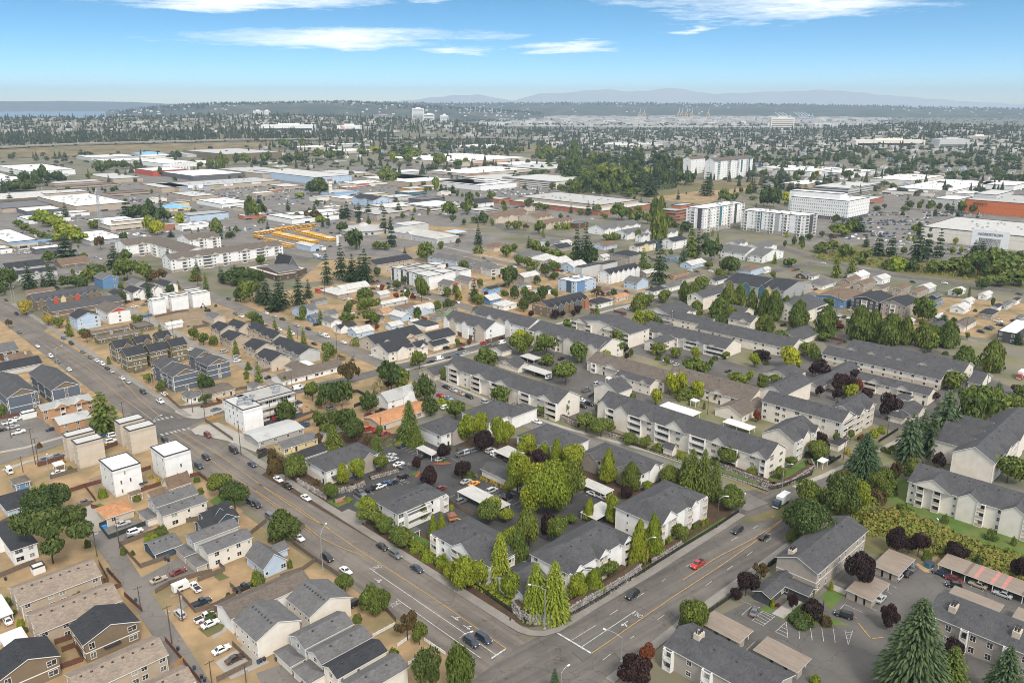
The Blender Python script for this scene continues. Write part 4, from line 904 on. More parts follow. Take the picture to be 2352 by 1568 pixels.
# name|label|x|y|length along b|length along a|eave|roof|rise|wall|roof colour|front pattern|side pattern|floors|options
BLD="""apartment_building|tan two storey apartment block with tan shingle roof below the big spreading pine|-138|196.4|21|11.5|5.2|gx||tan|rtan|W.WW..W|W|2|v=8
apartment_building|tan shingle roofed apartment block squeezed between its twin and the brown duplex|-125.9|183.8|20.8|11.6|5.2|gx||tan|rtan|W.W..W.W|W|2|v=7
duplex_house|brown two storey duplex with dark gable roof and white band by the alley|-110.9|178.2|13.6|10.8|5.9|gy|2.6|brown|rdark|P..L|D.W|2|m='board_siding',band=[2.8],v=4,box=[(4.3,-1.1,2.6,4.2,1.1,.15,'awning','shingle','rdark')]
duplex_house|brown duplex with dark roof cut by the lower edge beside its twin|-124.5|164.5|13|10.2|5.9|gy|2.6|brown|rdark|P..L|D.W|2|m='board_siding',band=[2.8],v=4
apartment_building|long tan shingle roofed block in front of the brown duplex|-103|160.5|20.6|9.8|5.2|gx||tan|rtan|W.W..WW.W|W|2|v=8
apartment_building|tan roofed block at the lower edge beside the alley|-86.2|156.5|12.1|7.7|5.2|gx||tan|rtan|W.W..W|W|2|v=3
|white two storey house with balcony behind the big spreading pine|-157.4|224.8|6.8|22.4|5.4|hip||white|rdark|LW|bW|2|
garden_shed|small white shed under the big spreading pine|-148.1|218.9|3.4|3|2.4|flat||white|rwhite|||0|
garage|navy blue garage with grey roof and round vents inside the board fence|-113.7|227.1|8.3|9||gx||navy|rmid||w|0|v=4
garage|small hip roofed garage joined to the long clerestory house|-103.8|226|3.3|6.6|2.7|hip||beige|rmid||G|0|
garage|small hip roofed garage above the red sedan|-97.7|219.8|3.1|6.9|2.7|hip|.6|beige|rmid||G|0|
|long cream two storey house with grey roof behind the dry yard|-94.7|222.2|14.4|6.4|5.8|gx|1.4|cream|rmid|.L.w.W.w|..|2|v=2
|long grey roofed house with white trim just behind the cream two storey house|-101.5|228.7|14.8|5.9|6|gx||ltgrey|rmid||W|2|v=1
|navy house with dark cross gable roof and white trim|-103.9|244.8|8.8|5.3|5.2|gx||navy|rdark||W|2|g='F,.3,.85,2.6,.5,0'
|pale blue gabled cottage with grey roof inside the curved board fence|-76.2|217.4|7.5|10.7|3.6|gy|3.4|ltblue|rmid|w..L|W|1|wing=[(8,7,4,4,2.9,'gx',1.5)]
|long low building with warm grey roof behind the paired grey roofed houses|-77|190.5|24.5|8.5|5|gx||white|rwarm|W..W..W|..|2|
|cream gabled house with roof turbines closest to the main street|-55.1|189.5|12.9|11.7|6.3|gy||cream|rmid||w.w.w.ww|2|v=8
|cream gabled house with roof turbines beside the bins|-66.4|179.2|12.3|12.1|6.3|gy||cream|rmid||w.w.w.ww|2|v=7
|grey roofed row house with clerestory gap below the cream gabled houses|-53.4|177.1|14.2|7.3|5.6|gx||ltgrey|rmid||W|2|v=2
|grey roofed row house between its dark roofed and clerestory neighbours|-47.9|172|14.7|6.5|5|gx||cream|rmid||W|2|v=2
|dark roofed cream row house behind the white picket yards|-42.7|166.1|14.3|6.2|5.4|gx||cream|rdark|w.w...|W|2|v=3
|grey roofed row house beside the big leafy trees at the corner|-36.7|160.3|14.6|6.7|5|gx||cream|rmid|||2|v=2
garage|hip roofed garage with white doors below the clerestory row house|-56.5|173.9|3.6|7.6||hip||cream|rmid||G|0|
garage|hip roofed garage with satellite dish at the lower edge|-50.3|167.5|4.7|7.2||hip||cream|rmid||G|0|
apartment_block|white hip roofed apartment block beside the iron fence and clipped hedge|-6.5|211.3|15.4|26.9|8.2|hip|3.4|white|rgrey|W.B.W|BW.BW.B.|3|g='S,.38,.78,3.6,.8,1;F,.1,.4,1.9,.8,1',v=5,bc='beige'
apartment_block|white hip roofed apartment block at the road corner behind the twin cedars|16.6|207.5|29.6|15.1|8.2|hip|3.6|white|rgrey|BW.BW.B|W..W|3|g='F,.02,.2,2,1.3,1;F,.42,.6,2.2,1.5,1;F,.82,.98,2,1.3,1',v=6,bc='beige',wing=[(1,-1,9,9,5.6,'gy',2)]
office_wing|low white wing with grey roof beside the twin cedars|3.1|202.3|10.9|12.4|4.6|gx||white|rgrey|..W|w.w|1|
apartment_block|white hip roofed apartment block closest to the box truck|47.5|236|28.8|17|8.2|hip||white|rgrey|B.BW.BW.B|.w..w|3|g='F,.02,.34,3.6,1.3,1;F,.62,.78,1.8,1.5,1',v=7,bc='beige'
apartment_building|taupe apartment building with two chimneys beside the wide road|90.2|209.1|35.4|12.7|7.2|gx|2.6|taupe|rgrey|PP.PP.PP|...|2|m='board_siding',ch=[(.08,.74,2.6,1.7,1.5),(.72,.78,2.6,1.7,1.5)],flue=5,v=3,band=[3.6]
office_wing|low charcoal office wing with porch in front of the taupe building|74.8|203.2|9.5|4.9||gx||charcoal|rgrey|D.P||1|m='board_siding'
office_wing|low charcoal wing joining the porch to the taupe building|86.2|204.2|4.6|9|3|gy||charcoal|rgrey|W|W.|1|m='board_siding',wing=[(0,8,6,4,2.9,'gx',1)]
apartment_building|taupe apartment building with white balconies at the lower road verge|59.7|157.1|12.7|28.4|6.2|gy|2.2|taupe|rgrey||b.W.b..W.b|2|m='board_siding',ch=[(.5,.8,2.6,1.8,1.4)],flue=4,v=4,bp=1.5
apartment_building|long taupe building with flue pipe chimneys behind the big spruce|133.5|169.4|14|28.2|7|gy|2.6|taupe|rgrey||b.P.bP.P.b.P.b|2|m='board_siding',ch=[(.3,.84,2.8,1.8,1.5),(.3,.3,2.8,1.8,1.5)],flue=6,v=4,bp=1.3
apartment_block|cream three storey block with brown balcony rails on the lawn|172.7|238.9|17|39.7|8.6|gy|4.2|cream|rgrey||wB.B.w.wB.W.WB|3|bc='tan',g='S,.04,.36,3.6,.9,1;S,.42,.6,2.4,.9,1;S,.76,.96,2.6,.9,1',v=8,bp=1.2
apartment_block|cream block with blank gable end and stepped roof above the lawn block|184.3|282.1|60.9|14.6|8.8|gx|4.2|cream|rgrey|W.b.W.b|...|3|v=6,wing=[(8,11,8,14,8.7,'gy',3.2),(20,11,8,14,8.7,'gy',3.2),(32,11,8,14,8.7,'gy',3.2)],g='F,.2,.34,2,.8,1;F,.5,.64,2,.8,1'
apartment_block|cream courtyard block with long grey roof beside the narrow road bend|141.5|322.1|13|36.9|9|gy|3.4|cream|rgrey|BB|W.LW.L.W.W.W|3|bc='beige',v=8
apartment_block|end wing of the cream courtyard block with stacked balconies|150.3|329.9|22.4|12|8.9|gx|3.2|cream|rgrey|BB.BBW||3|bc='beige',v=3,g='F,.1,.4,2.4,.6,0;F,.55,.85,2.4,.6,0'
apartment_block|rear wing of the cream courtyard block under the dark plum trees|127.5|355.3|28|12|8.9|gx|3.2|cream|rgrey|||3|v=3
garage|small dark roofed garage at the foot of the courtyard block|136.9|311.6|8.2|3.4|3|hip||cream|rdark||G|0|
apartment_block|long cream two storey apartment row with many small windows|218.2|388.1|14.8|62.1|5.6|gy||cream|rgrey|WW|W.W.W.WW.W.W.WW.W.W.W|2|base='beige',v=8
apartment_block|long cream balcony row just behind the two storey row with small windows|234.4|397.6|18.6|61.3|5.6|gy||cream|rgrey|WW|BB.BB..B.B..BB.WB.B|2|bc='tan',g='S,0,.11,2,1.3,0;S,.19,.29,2,1.3,0;S,.36,.43,1.6,1.3,0;S,.45,.52,1.6,1.3,0;S,.63,.74,2,1.3,0;S,.88,.96,1.8,1.3,0',v=6
apartment_block|cream balcony block with two gables below the long cream rows|200.9|365.5|10.9|34.9|5.4|gy||cream|rgrey||.BB.D.BB.D|2|bc='beige',g='S,.16,.36,2.3,1.3,0;S,.56,.76,2.3,1.3,0',v=3
garage|grey roofed open garage beside the road to the red truck|239.4|388.6|18.3|5.7||gy|3.9|cream|rgrey|||0|
|cream single storey house with arched window under the purple trees|183.5|344.7|15.3|9.6|3|gx||cream|rgrey|L|W|1|g='F,.4,.95,1.8,.8,1',wing=[(-6,2,6,6,3,'hip',3)]
|low hip roofed house behind the arched window house|191.2|365.2|10.4|6.1|3|hip||cream|rgrey|W.W|W|1|
|cream single storey wing with grey roof between the purple trees|155.2|383.1|51.8|9|3|gx||cream|rgrey|W.W.|..|1|wing=[(10,-5,5,5,3,'gy',1.6)]
|cream house with porch beside the bright lime tree|144.1|395.9|16.3|14|3.2|gx||cream|rgrey|B|W|1|g='F,.1,.6,2,1,1'
senior_apartments|long cream three storey apartment house with white railings and many gables|98.6|285.6|15|83.9|8.8|gy|4.3|cream|rgrey|MM|M.bb.M.bbb.M.bbb.M..bbb.M.bbb..M.b|3|v=8,bp=1.3,g='S,0,.07,2.6,.5,1;S,.12,.21,3,1.2,1;S,.28,.36,2.8,1.2,1;S,.44,.56,4,1.8,1;S,.71,.79,2.8,1.2,1;S,.92,1,2.6,1.2,1'
senior_apartments|end wing of the long cream apartment house facing the box truck junction|114.6|302|20.5|14|8.7|gx|3.8|cream|rgrey|bb.M.b.M||3|v=3,bp=1.3,g='F,.3,.6,2.6,.8,1;F,.74,1,2.4,.8,1'
senior_apartments|rear wing of the long cream apartment house beside the dark kerb cars|50|359.6|11.2|14|8.7|gx|3.8|cream|rgrey|||3|v=2
entrance_porch|small gabled entrance porch of the long cream apartment house|66.3|306.8|3|4.3|3.2|gy|1.8|cream|rgrey|||1|
apartment_block|cream three storey balcony block above the row of kerb parked cars|20.9|346.1|15.4|79.1|8.6|gy|4|cream|rgrey|.W.|.BB.W.BB..BB.W..BB.W.BB|3|bc='beige',v=6,g='S,.02,.16,2.8,1.3,0;S,.28,.42,2.4,1.3,0;S,.48,.62,3,1.3,0;S,.84,.98,2.6,1.3,0'
apartment_block|white hip roofed block behind the lime trees of the central lot|21.1|300.2|15.2|13.8|5.9|hip||white|rgrey|...|W.|2|v=4,g='S,.2,.5,1.8,1,1,taupe'
apartment_block|white hip roofed block with grey roof at the edge of the kerb parked street|11.4|305.6|18.6|13.1|5.9|hip||white|rgrey||L.W|2|v=3
apartment_block|white hip roofed block with two taupe entrance gables in the central lot|48|277.3|15.1|28.3|5.9|hip||white|rgrey|W.W|.DW..DW.|2|v=5,g='S,.08,.3,2.2,1.6,1,taupe;S,.66,.84,2,1.4,1,taupe;F,.4,.8,2,.6,1'
apartment_block|cream two storey block with open stair and warm grey roof by the gate|76.7|383.7|17.4|50.4|5.4|gy||cream|rwarm||.b.D..BB..W.W.D|2|g='S,.24,.42,2.4,1.3,0',bc='beige',v=6
apartment_block|cream two storey block with long warm grey roof behind the tall lime trees|111.8|356.7|20.4|48.3|5.4|gy||cream|rwarm||W.D.W..W.D.W.W|2|g='S,.2,.32,2,1,0;S,.6,.72,2,1,0',v=8
apartment_block|cream block with small gables beside the gate arch|69|379.9|8.4|21.5|5.6|gy||cream|rgrey||w.w.w.w.w|2|g='S,.12,.34,1.8,.5,0;S,.7,.92,1.8,.5,0',v=2
|cream gabled hall with warm grey roof beside the clipped hedge|105.2|343.2|22.4|13.9|3.6|gx|3|cream|rwarm|W.W.|..D.|1|
apartment_block|cream three storey block with plain gable end above the leafy lot|48.2|432.7|14.1|36.5|8.4|gy||cream|rgrey|w..|WW.WW.WW|3|g='S,.3,.5,2,.6,1;S,.78,.98,2,.6,1'
garage_row|low cream garage row beside the pale carport roofs|3.5|415.1|8.4|18.5|2.8|gy||cream|rgrey|G|..|1|
apartment_block|white hip roofed block with arched gable above the boulder wall|-70.8|280.4|24|14.5|6|hip||white|rgrey|w.D.W|W.D|2|g='F,.66,.9,2.2,1.6,1,taupe',v=4,base='cream',box=[(2,-2.2,3,4,2.2,.2,'porch_roof','shingle','rgrey')]
apartment_block|white hip roofed block with arched gable behind the weeping conifer|-29.9|315.2|15.3|15.1|6|hip||white|rgrey|D.|...W|2|g='F,.35,.9,2.4,1.4,1,taupe',v=3
clubhouse|white clubhouse with big balconies and dark hip roof in the central lot|-39|247.3|21|11.5|6|hip||white|rgrey|LbbbbL.b|T.T|2|v=8,bp=2.2
pool_house|low cream pool house with row of yellow bushes|3.6|273.7|7.1|21.8|3|gy||cream|rgrey||...|1|
apartment_block|white hip roofed block between tall bright trees and the kerb parked cars|-10.1|329.7|21.6|17.8|5.9|hip||white|rgrey||W.L|2|v=4
apartment_block|grey hip roof just beyond the tall bright trees of the central lot|0|336.1|16|8.9|5.9|hip||white|rgrey||W|2|v=4
|old white farmhouse with patched pale metal cross gable roof|-58.8|358.4|17.3|10.4|5|gx|3|white|rmetal|W.w|W.|2|g='F,.5,.98,2.8,.8,1',rm='flat_roof'
|long ranch house with faded orange shingle roof|-58.7|334|29.2|12.5|3|gx|1.4|beige|rorange|D.W.L.|..|1|
|grey single storey house with pale metal roof beside the white motel|-107.4|315.6|21.3|13.4|3|gx|1|grey|rmetal|W.W.W.W|.W.|1|rm='flat_roof'
|yellow single storey house with grey shingle roof|-94.8|308.3|16|7.5||gx||yellow|rmid|W.D.w.w|W|1|
garage|grey roofed garage tucked behind the yellow house|-82.1|321.8|3.6|3|2.6|gy||beige|rmid|W||1|
|dark roofed house behind the leafy hedge at the kerb|-86.9|296.8|14.4|6.6||gx||white|rdark|||1|
|long white ranch house with warm grey roof at the side street|-118.6|393.6|37.2|11.5|2.8|gx||white|rwarm|G.W.D.LW.W.L|G|1|wing=[(14,6,9,16,2.8,'gy',1.5)]
motel|plain white flat roofed three storey apartment wing with dark parapet edge|-118.6|331.9|9.2|18.7|10.8|flat||white|rlt||wwTTw/.TTww/wTTw./wwDDw|4|units=7,m='stucco'
motel|white apartment wing with black posted open galleries over parked cars|-118.7|340.9|22.9|14.3|10.8|flat||white|rlt|WDW.WDW.WDW.||3|units=6,m='stucco',box=[(.5,-1.6,2.6,22.3,1.6,.18,'gallery_floor','concrete','grey'),(.5,-1.6,6.0,22.3,1.6,.18,'gallery_floor','concrete','grey'),(.5,-1.9,10.2,22.3,1.9,.2,'gallery_roof','concrete','grey'),(.6,-1.6,0,.16,.16,10.2,'gallery_post','black','charcoal'),(4.46,-1.6,0,.16,.16,10.2,'gallery_post','black','charcoal'),(8.92,-1.6,0,.16,.16,10.2,'gallery_post','black','charcoal'),(13.38,-1.6,0,.16,.16,10.2,'gallery_post','black','charcoal'),(17.84,-1.6,0,.16,.16,10.2,'gallery_post','black','charcoal'),(22.3,-1.6,0,.16,.16,10.2,'gallery_post','black','charcoal'),(.5,-1.6,2.78,22.3,.06,1.0,'gallery_rail','paint_obj','beige'),(.5,-1.6,6.18,22.3,.06,1.0,'gallery_rail','paint_obj','beige')]
office_wing|dark roofed single storey wing at the end of the white galleries|-105|357.1|6.6|28.7|3|hip||white|rdark|W||1|
townhouse_cube|front tan cube townhouse of the pair closest to the brick apartments|-172.7|294.9|9.9|6.4|10.6|flat||beige|rlt||T..T|3|m='stucco'
townhouse_cube|rear tan cube townhouse of the pair closest to the brick apartments|-180.5|301.9|10.9|5.7|10.6|flat||beige|rlt||T..|3|m='stucco'
townhouse_cube|front tan cube townhouse of the pair beside the crosswalk|-158|308.6|10.6|6.6|10.6|flat||beige|rlt||T..T|3|m='stucco'
townhouse_cube|rear tan cube townhouse of the pair beside the crosswalk|-165.7|316.3|10.3|6.5|10.6|flat||beige|rlt||T..|3|m='stucco'
townhouse_cube|white cube townhouse beside the wooden pergola and hedge|-147.1|270.8|10.1|13.7|10.6|flat||white|rwhite|.n..../.n.n../..n...|.T.T|3|m='stucco',box=[(8.5,-1.6,2.6,3,1.6,.15,'awning','black','charcoal')]
townhouse_cube|white cube townhouse beside the main street kerb|-133.2|283.3|10.2|13|10.6|flat||white|rwhite|..n.n./...n../....|.T.T|3|m='stucco'
|cream house with brown shake roof beside the white cube|-127.2|271.5|8|6.1|3.4|gx|3|cream|rbrown|.W.W|T|1|
shed|low brown shake roofed lean to between the white cubes|-131.7|266.4|5.5|3.9|2.6|gx|1.2|cream|rbrown|||1|
|single storey house with faded orange hip roof|-140.2|249.9|8.9|9.9||hip||beige|rorange|W.|.|1|
|long grey roofed house behind the cream two storey house by the alley|-123.8|253.1|14.4|7.9|5.6|gx||ltgrey|rmid||W|2|v=1
|cream two storey house with grey roof below the pergola|-119|246.7|15.2|5.7|5.6|gx||cream|rmid|.L.w.w|..|2|v=3
garage|grey hip roofed garage with satellite dish below the pergola|-125.6|249.2|3|8.1||hip||cream|rmid||G|0|
|navy gabled house with dark roof behind the leafy kerb tree|-103.6|249.3|7|3.6|5.4|gx||navy|rdark||W|2|
|navy gabled house wing with white trimmed gable|-102.8|239.2|12.4|5.7|5|gx||navy|rdark|W|W|2|g='F,.4,.95,2.4,.4,0'
townhouse|olive brown house closest to the row of kerb cars|-208|415.3|10.1|11.6|9.3|gx|3|olive|rdark|.ww./.ww./D...|T.T|3|m='siding',band=[3.1,6.4]
townhouse|olive brown house in the middle of the front three|-198.8|423.5|9|10.6|9.3|gx|3|olive|rdark|.ww.|T.T|3|band=[3.1,6.4]
townhouse|olive brown house at the gravel alley end of the front three|-191.2|433.2|8.6|10.6|9.3|gx|3|olive|rdark|.ww.|T.T|3|band=[3.1,6.4]
townhouse|olive brown rear house behind the one closest to the kerb cars|-221.6|431.7|8.7|11.7|9|gx|2.8|olive|rdark|L.W|T.T|3|band=[3.1,6.4],g='F,.4,.9,2,.6,1,brown'
townhouse|olive brown rear house behind the middle one|-214.3|441.7|8|8.8|9|gx|2.8|olive|rdark|L.W|T.T|3|band=[3.1,6.4],g='F,.4,.9,2,.6,1,brown'
townhouse|olive brown rear house beside the gravel alley|-205.8|450.8|7.1|9.2|9|gx|2.8|olive|rdark|L.W|T.T|3|band=[3.1,6.4],g='F,.4,.9,2,.6,1,brown'
townhouse|slate blue townhouse with brown gable closest to the white cottage|-170.7|384.1|12.8|15.1|8.4|gy|2.8|slate|rgrey|.P./.../...|W.W.W|3|tri='brown',band=[2.8,5.6],g='S,.1,.3,1.5,.5,0,brown;S,.6,.8,1.5,.5,0,brown'
townhouse|slate blue townhouse just behind the one beside the white cottage|-182|397.3|11.6|12|8.4|gy|2.8|slate|rgrey||W.W|3|tri='brown',g='S,.3,.6,1.5,.5,0,brown'
townhouse|slate blue townhouse with brown gable beside the driveway cars|-159.4|401.5|11.8|12.1|8.4|gy|2.6|slate|rgrey|.P.|W..W|3|tri='brown',band=[2.8,5.6]
townhouse|slate blue townhouse just behind the one beside the driveway cars|-171.2|415.9|9.5|10.1|8.4|gy|2.6|slate|rgrey||W..W|3|tri='brown'
townhouse|long slate blue townhouse with brown gable at the picture edge|-236.2|354.3|12.7|34.5|8.2|gy|3.2|slate|rgrey|..P|W..W..W|3|tri='brown',band=[2.8]
townhouse|long slate blue townhouse with roof windows beside the big cedar|-221.1|364.7|12.3|36.6|8.2|gy|3|slate|rgrey|.P.|W..W..W..W|3|tri='brown',band=[2.8],v=5
apartment_building|orange brick apartment building with arched pale roof bays|-215.1|344.9|21.1|7.9|5.6|gx|1.6|orangebrick|rmetal|W..b..b.W|.|2|m='brick_wall',rm='flat_roof',g='F,.24,.5,1.6,1.4,0;F,.64,.92,1.6,1.4,0'
apartment_building|orange brick apartment building with plain pale roof beside the big cedar|-198|328|12.7|10.6|5.6|gx|1.6|orangebrick|rmetal|.W..W..W|.|2|m='brick_wall',rm='flat_roof'
|pale blue house with brown roof and brick chimney at the main street|-277.8|425.4|11.2|12.7|3.2|gx|2.6|ltblue|rbrown|W.|W.|1|ch=[(.75,.3,.9,.9,1.6)]
garage_row|long low dark roofed garage row below the pale blue house|-274.7|408.9|21|13.2|3|gx||ltgrey|rdark|||1|
|dark brown house with grey roof at the picture edge by the main street|-290|436|9|16|5|gx||dkbrown|rmid|WW|W|2|
cottage|small white cottage with grey hip roof inside the picket yard|-157.1|368.1|5.4|8.2|3.2|hip|2.4|white|rmid|W|WD|1|ch=[(.4,.5,.7,.7,1.2)]
|long beige house with dark weathered roof behind the white cottage|-149.8|371.3|14.4|12.9|3|gx|1.2|beige|rwarm|W.WD|.|1|
garage|small white garage with grey roof beside the alley|-129.9|382.6|5.7|7.4|2.6|gy||white|rmid|||1|
|house with dark hip roof behind the big spreading pine|-177.2|254.8|9.8|14.1|3.2|hip||ltblue|rdark|W|W|1|
|small blue house with warm grey roof and cluttered yard|-187|275.7|4.7|6||hip||blue|rwarm|w.W||1|
storage_trailer|white storage trailer under the slate blue townhouse wall|-226.1|347|6|4.3|3|flat||white|rwhite|||1|
row_house|beige row house with dark roof closest to the white motel|-131.1|417.3|11.6|17|5.8|gy|2.6|beige|rdark|.|W.W.W|2|g='S,.12,.38,1.6,.8,0;S,.62,.88,1.6,.8,0'
row_house|beige row house with dark roof, second along the row from the white motel|-145.8|438.5|12.7|15|5.8|gy|2.6|beige|rdark|.|W.W.W|2|g='S,.12,.38,1.6,.8,0;S,.62,.88,1.6,.8,0'
row_house|pale grey row house with dark roof beside the street tree|-118.7|429.2|13.1|19|5.8|gy|2.6|ltgrey|rdark|.|W.W.W|2|g='S,.12,.38,1.6,.8,0;S,.62,.88,1.6,.8,0'
row_house|pale grey row house with dark roof, second along from the street tree|-129.7|441.7|11.4|16|5.8|gy|2.6|ltgrey|rdark|.|W.W.W|2|g='S,.12,.38,1.6,.8,0;S,.62,.88,1.6,.8,0'
row_house|dark roofed row house, third along from the street tree|-142.6|461.8|10|18|5.8|gy|2.6|beige|rdark|.|W.W.W|2|g='S,.12,.38,1.6,.8,0;S,.62,.88,1.6,.8,0'
row_house|tan row house with dark roof beside the driveway cars|-166|457.1|12.2|15|5.8|gy||tan|rdark|.|W.W.W|2|g='S,.12,.38,1.6,.8,0;S,.62,.88,1.6,.8,0'
row_house|dark roofed row house closest to the gravel alley garage|-179.9|478.6|11.3|14|5.8|gy|2.6|beige|rdark|.|W.W.W|2|g='S,.12,.38,1.6,.8,0;S,.62,.88,1.6,.8,0'
row_house|dark roofed row house beside the upper street|-155.4|477.3|9.7|16|5.8|gy|2.6|beige|rdark|.|W.W.W|2|g='S,.12,.38,1.6,.8,0;S,.62,.88,1.6,.8,0'
row_house|dark roofed row house between the gravel alley and the upper street|-170.1|483.6|9.7|16|5.8|gy|2.6|beige|rdark|.|W.W.W|2|g='S,.12,.38,1.6,.8,0;S,.62,.88,1.6,.8,0'
|cream two storey house with gables and dark roof at the crossing of side streets|-69.7|433.9|18.5|17.2|5.6|gx||cream|rdark|=|GW|2|g='F,.3,.7,2,1,1'
|cream narrow house with white garage door at the crossing of side streets|-54.6|444.5|7.6|9.5|5.6|gx||cream|rdark|G|W|2|g='F,.2,.8,1.8,.6,0'
garage|cream garage with dark roof above the concrete pavement|-46.3|455.3|11.7|9.2|3|gx||cream|rdark|G||1|
garage_row|grey roofed garage at the end of the cream balcony block|-40.7|401.7|20.1|12.8|3|gx||beige|rgrey||G|1|
garage|cream garage below the leafy street corner trees|-5.7|444.4|7.6|9.3|3|gx|1.9|cream|rgrey||G|1|
garage_row|cream garage row behind the cream balcony block|0|418.3|10|10.2|3|gx||cream|rgrey|G||1|
assisted_living_home|front wing of the white four storey building with brown roof and white balconies|-294|685|107|18||gx|4|white|rwarm|W.bW.WbbW.bW.WbW.bbW.bW|WW|4|base='taupe',g='F,.05,.13,2,1,0,beige;F,.18,.26,2,1,0,beige;F,.34,.4,2,1,0,beige;F,.6,.68,2,1,0,beige;F,.8,.88,2,1,0,beige',v=4
assisted_living_home|rear wing of the white four storey building closest to the tall lattice mast|-366|758|38|29||gx|4|white|rwarm|W.bW.bW|WW|4|base='taupe',g='F,.3,.48,2,1,0,beige;F,.72,.88,2,1,0,beige'
assisted_living_home|middle wing of the white four storey building facing its courtyard|-295|718|24|92||gy|4|white|rwarm||W.bW.bW.W|4|
assisted_living_home|farthest brown roofed wing of the white four storey building beside the buses|-318|790|32|30||gx|4|white|rwarm|W.bW.bW|W|4|g='F,.2,.4,2,1,0,beige;F,.6,.8,2,1,0,beige'
townhouse_row|row of townhouses with coloured gables beside the golden tree|-335|552|43|24|6.6|gx|3.4|brown|rgrey|w.w.w.w.w.w.w.w.w|W|2|g='F,.03,.11,2.2,.8,1,brown;F,.14,.22,2.2,.8,1,slate;F,.25,.33,2.2,.8,1,red;F,.36,.44,2.2,.8,1,yellow;F,.47,.55,2.2,.8,1,brown;F,.58,.66,2.2,.8,1,red;F,.69,.77,2.2,.8,1,slate;F,.8,.88,2.2,.8,1,brown;F,.9,.98,2.2,.8,1,brown',v=6
townhouse_row|plain brown townhouse row in front of the coloured gables|-309|525|46|21|6.2|gx|3|brown|rgrey|W.W...W.|W|2|v=6,band=[3]
|pale blue three storey house with dark gable roof by the main street|-280|501|14|15|7.6|gy||ltblue|rdark|w.W|W|3|band=[2.8]
|white three storey house with red gable panel|-267|516|14|24|7.6|gy||white|rwarm|.W.|W.W|3|tri='red',band=[2.8]
townhouse_cube|front white cube townhouse closest to the dumpster|-248|540|9|8|10.5|flat||white|rwhite||T.|3|m='stucco'
townhouse_cube|middle white cube townhouse of the bright white row|-239|550|12|5|10.5|flat||white|rwhite||T.|3|m='stucco'
townhouse_cube|white cube townhouse at the street end of the bright white row|-228|560|13|7|10.5|flat||white|rwhite||T.|3|m='stucco'
townhouse_cube|rear white cube townhouse behind the middle one|-247|556|10|5|10.5|flat||white|rwhite||T.|3|m='stucco'
townhouse_cube|rear white cube townhouse at the street end|-236|569|12|5|10.5|flat||white|rwhite||T.|3|m='stucco'
|white gabled house closest to the coloured townhouse gables|-288|573|9|18|5.8|gy||white|rdark|wW|W.|2|g='F,.4,.9,1.8,1.2,1'
|second white gabled house along the cube townhouse drive|-281|583|10|18|5.8|gy||white|rdark|wW|W.|2|g='F,.4,.9,1.8,1.2,1'
|third white gabled house along the cube townhouse drive|-274|594|10|18|5.8|gy||white|rdark|wW|W.|2|g='F,.4,.9,1.8,1.2,1'
|white gabled house closest to the brown roofed courtyard building|-267|606|10|19|5.8|gy||white|rdark|wW|W.|2|g='F,.4,.9,1.8,1.2,1'
motel_row|low olive motel row beside the main street|-261|482|22|6|3|gx|1|olive|rwarm|W.W.W||1|
motel_row|low olive motel row closest to the olive brown houses|-251|469|25|7|3|gx|1|olive|rwarm|W.W.W||1|
garage|flat roofed olive garage at the gravel alley|-239|496|10|14|3|flat||olive|rwarm|W|W|1|
garage|white metal garage with two doors on the construction plot|-223|503|10|5|3|gx||white|rwhite|GG||1|
|beige gabled house beside the construction plot|-196|512|8|13|5|gy||beige|rmid|w||1|
|grey gabled house behind the white gabled houses|-293|613|10|18|5.5|gy||grey|rmid|W||2|
|blue house with brown upper floor and grey roof|-322|621|12|19|8|gy||blue|rmid|.W||3|base='blue'
|orange brick house behind the golden tree townhouses|-362|589|18|9|4|gx||orangebrick|rbrown|=||1|
|dark roofed townhouse row with small white gables at the picture edge|-428|672|30|19||gx||ltgrey|rdark|W.W.W||2|g='F,.1,.25,1.6,.6,0;F,.4,.55,1.6,.6,0'
|dark roofed row behind the tall firs at the picture edge|-406|649|30|12||gx||ltgrey|rdark|W.W.W||2|g='F,.1,.25,1.6,.6,0;F,.4,.55,1.6,.6,0'
|brown roofed long house below the blue black fir|-400|705|24|21||gx||brown|rbrown|W.W.W||1|
|low grey house beside the spreading street trees|-374|679|18|12||gx||ltgrey|rmid|W.W.W||1|
warehouse||-462|774|24|18|5|flat||dkgrey|rwhite|||1|
warehouse|white building with arched roof at the picture edge|-498|777|10|24|5|flat||white|rwhite|W||1|
warehouse|big tan walled warehouse with white roof beside the lattice mast|-583|1083|70|167|9|flat||tan|rwhite|..K..|...|1|units=14,cat='commercial building'
warehouse||-720|1258|62|50|7|flat||tan|rlt|||1|units=4,cat='commercial building'
warehouse|white roofed office with ribbon windows beside the lattice mast|-457|916|44|79|7|flat||beige|rwhite|RRRRRRRR|RRRR|1|units=3,wing=[(8,6,40,14,10.5,'flat',0)],cat='commercial building'
warehouse|pale blue warehouse behind the white van yard|-396|993|50|34|8.5|flat||ltblue|rmetal|K.K.K.K||1|cat='commercial building'
warehouse|low pale annex beside the pale blue warehouse|-414|990|19|24|5|flat||ltgrey|rwhite|||1|cat='commercial building'
restaurant|restaurant with bright blue roof|-465|1100|30|35|4|hip||yellow|skyblue|WKW||1|
warehouse|yellow fronted low building behind the blue roofed restaurant|-481|1145|26|16|6|flat||yellow|rlt|||1|cat='commercial building'
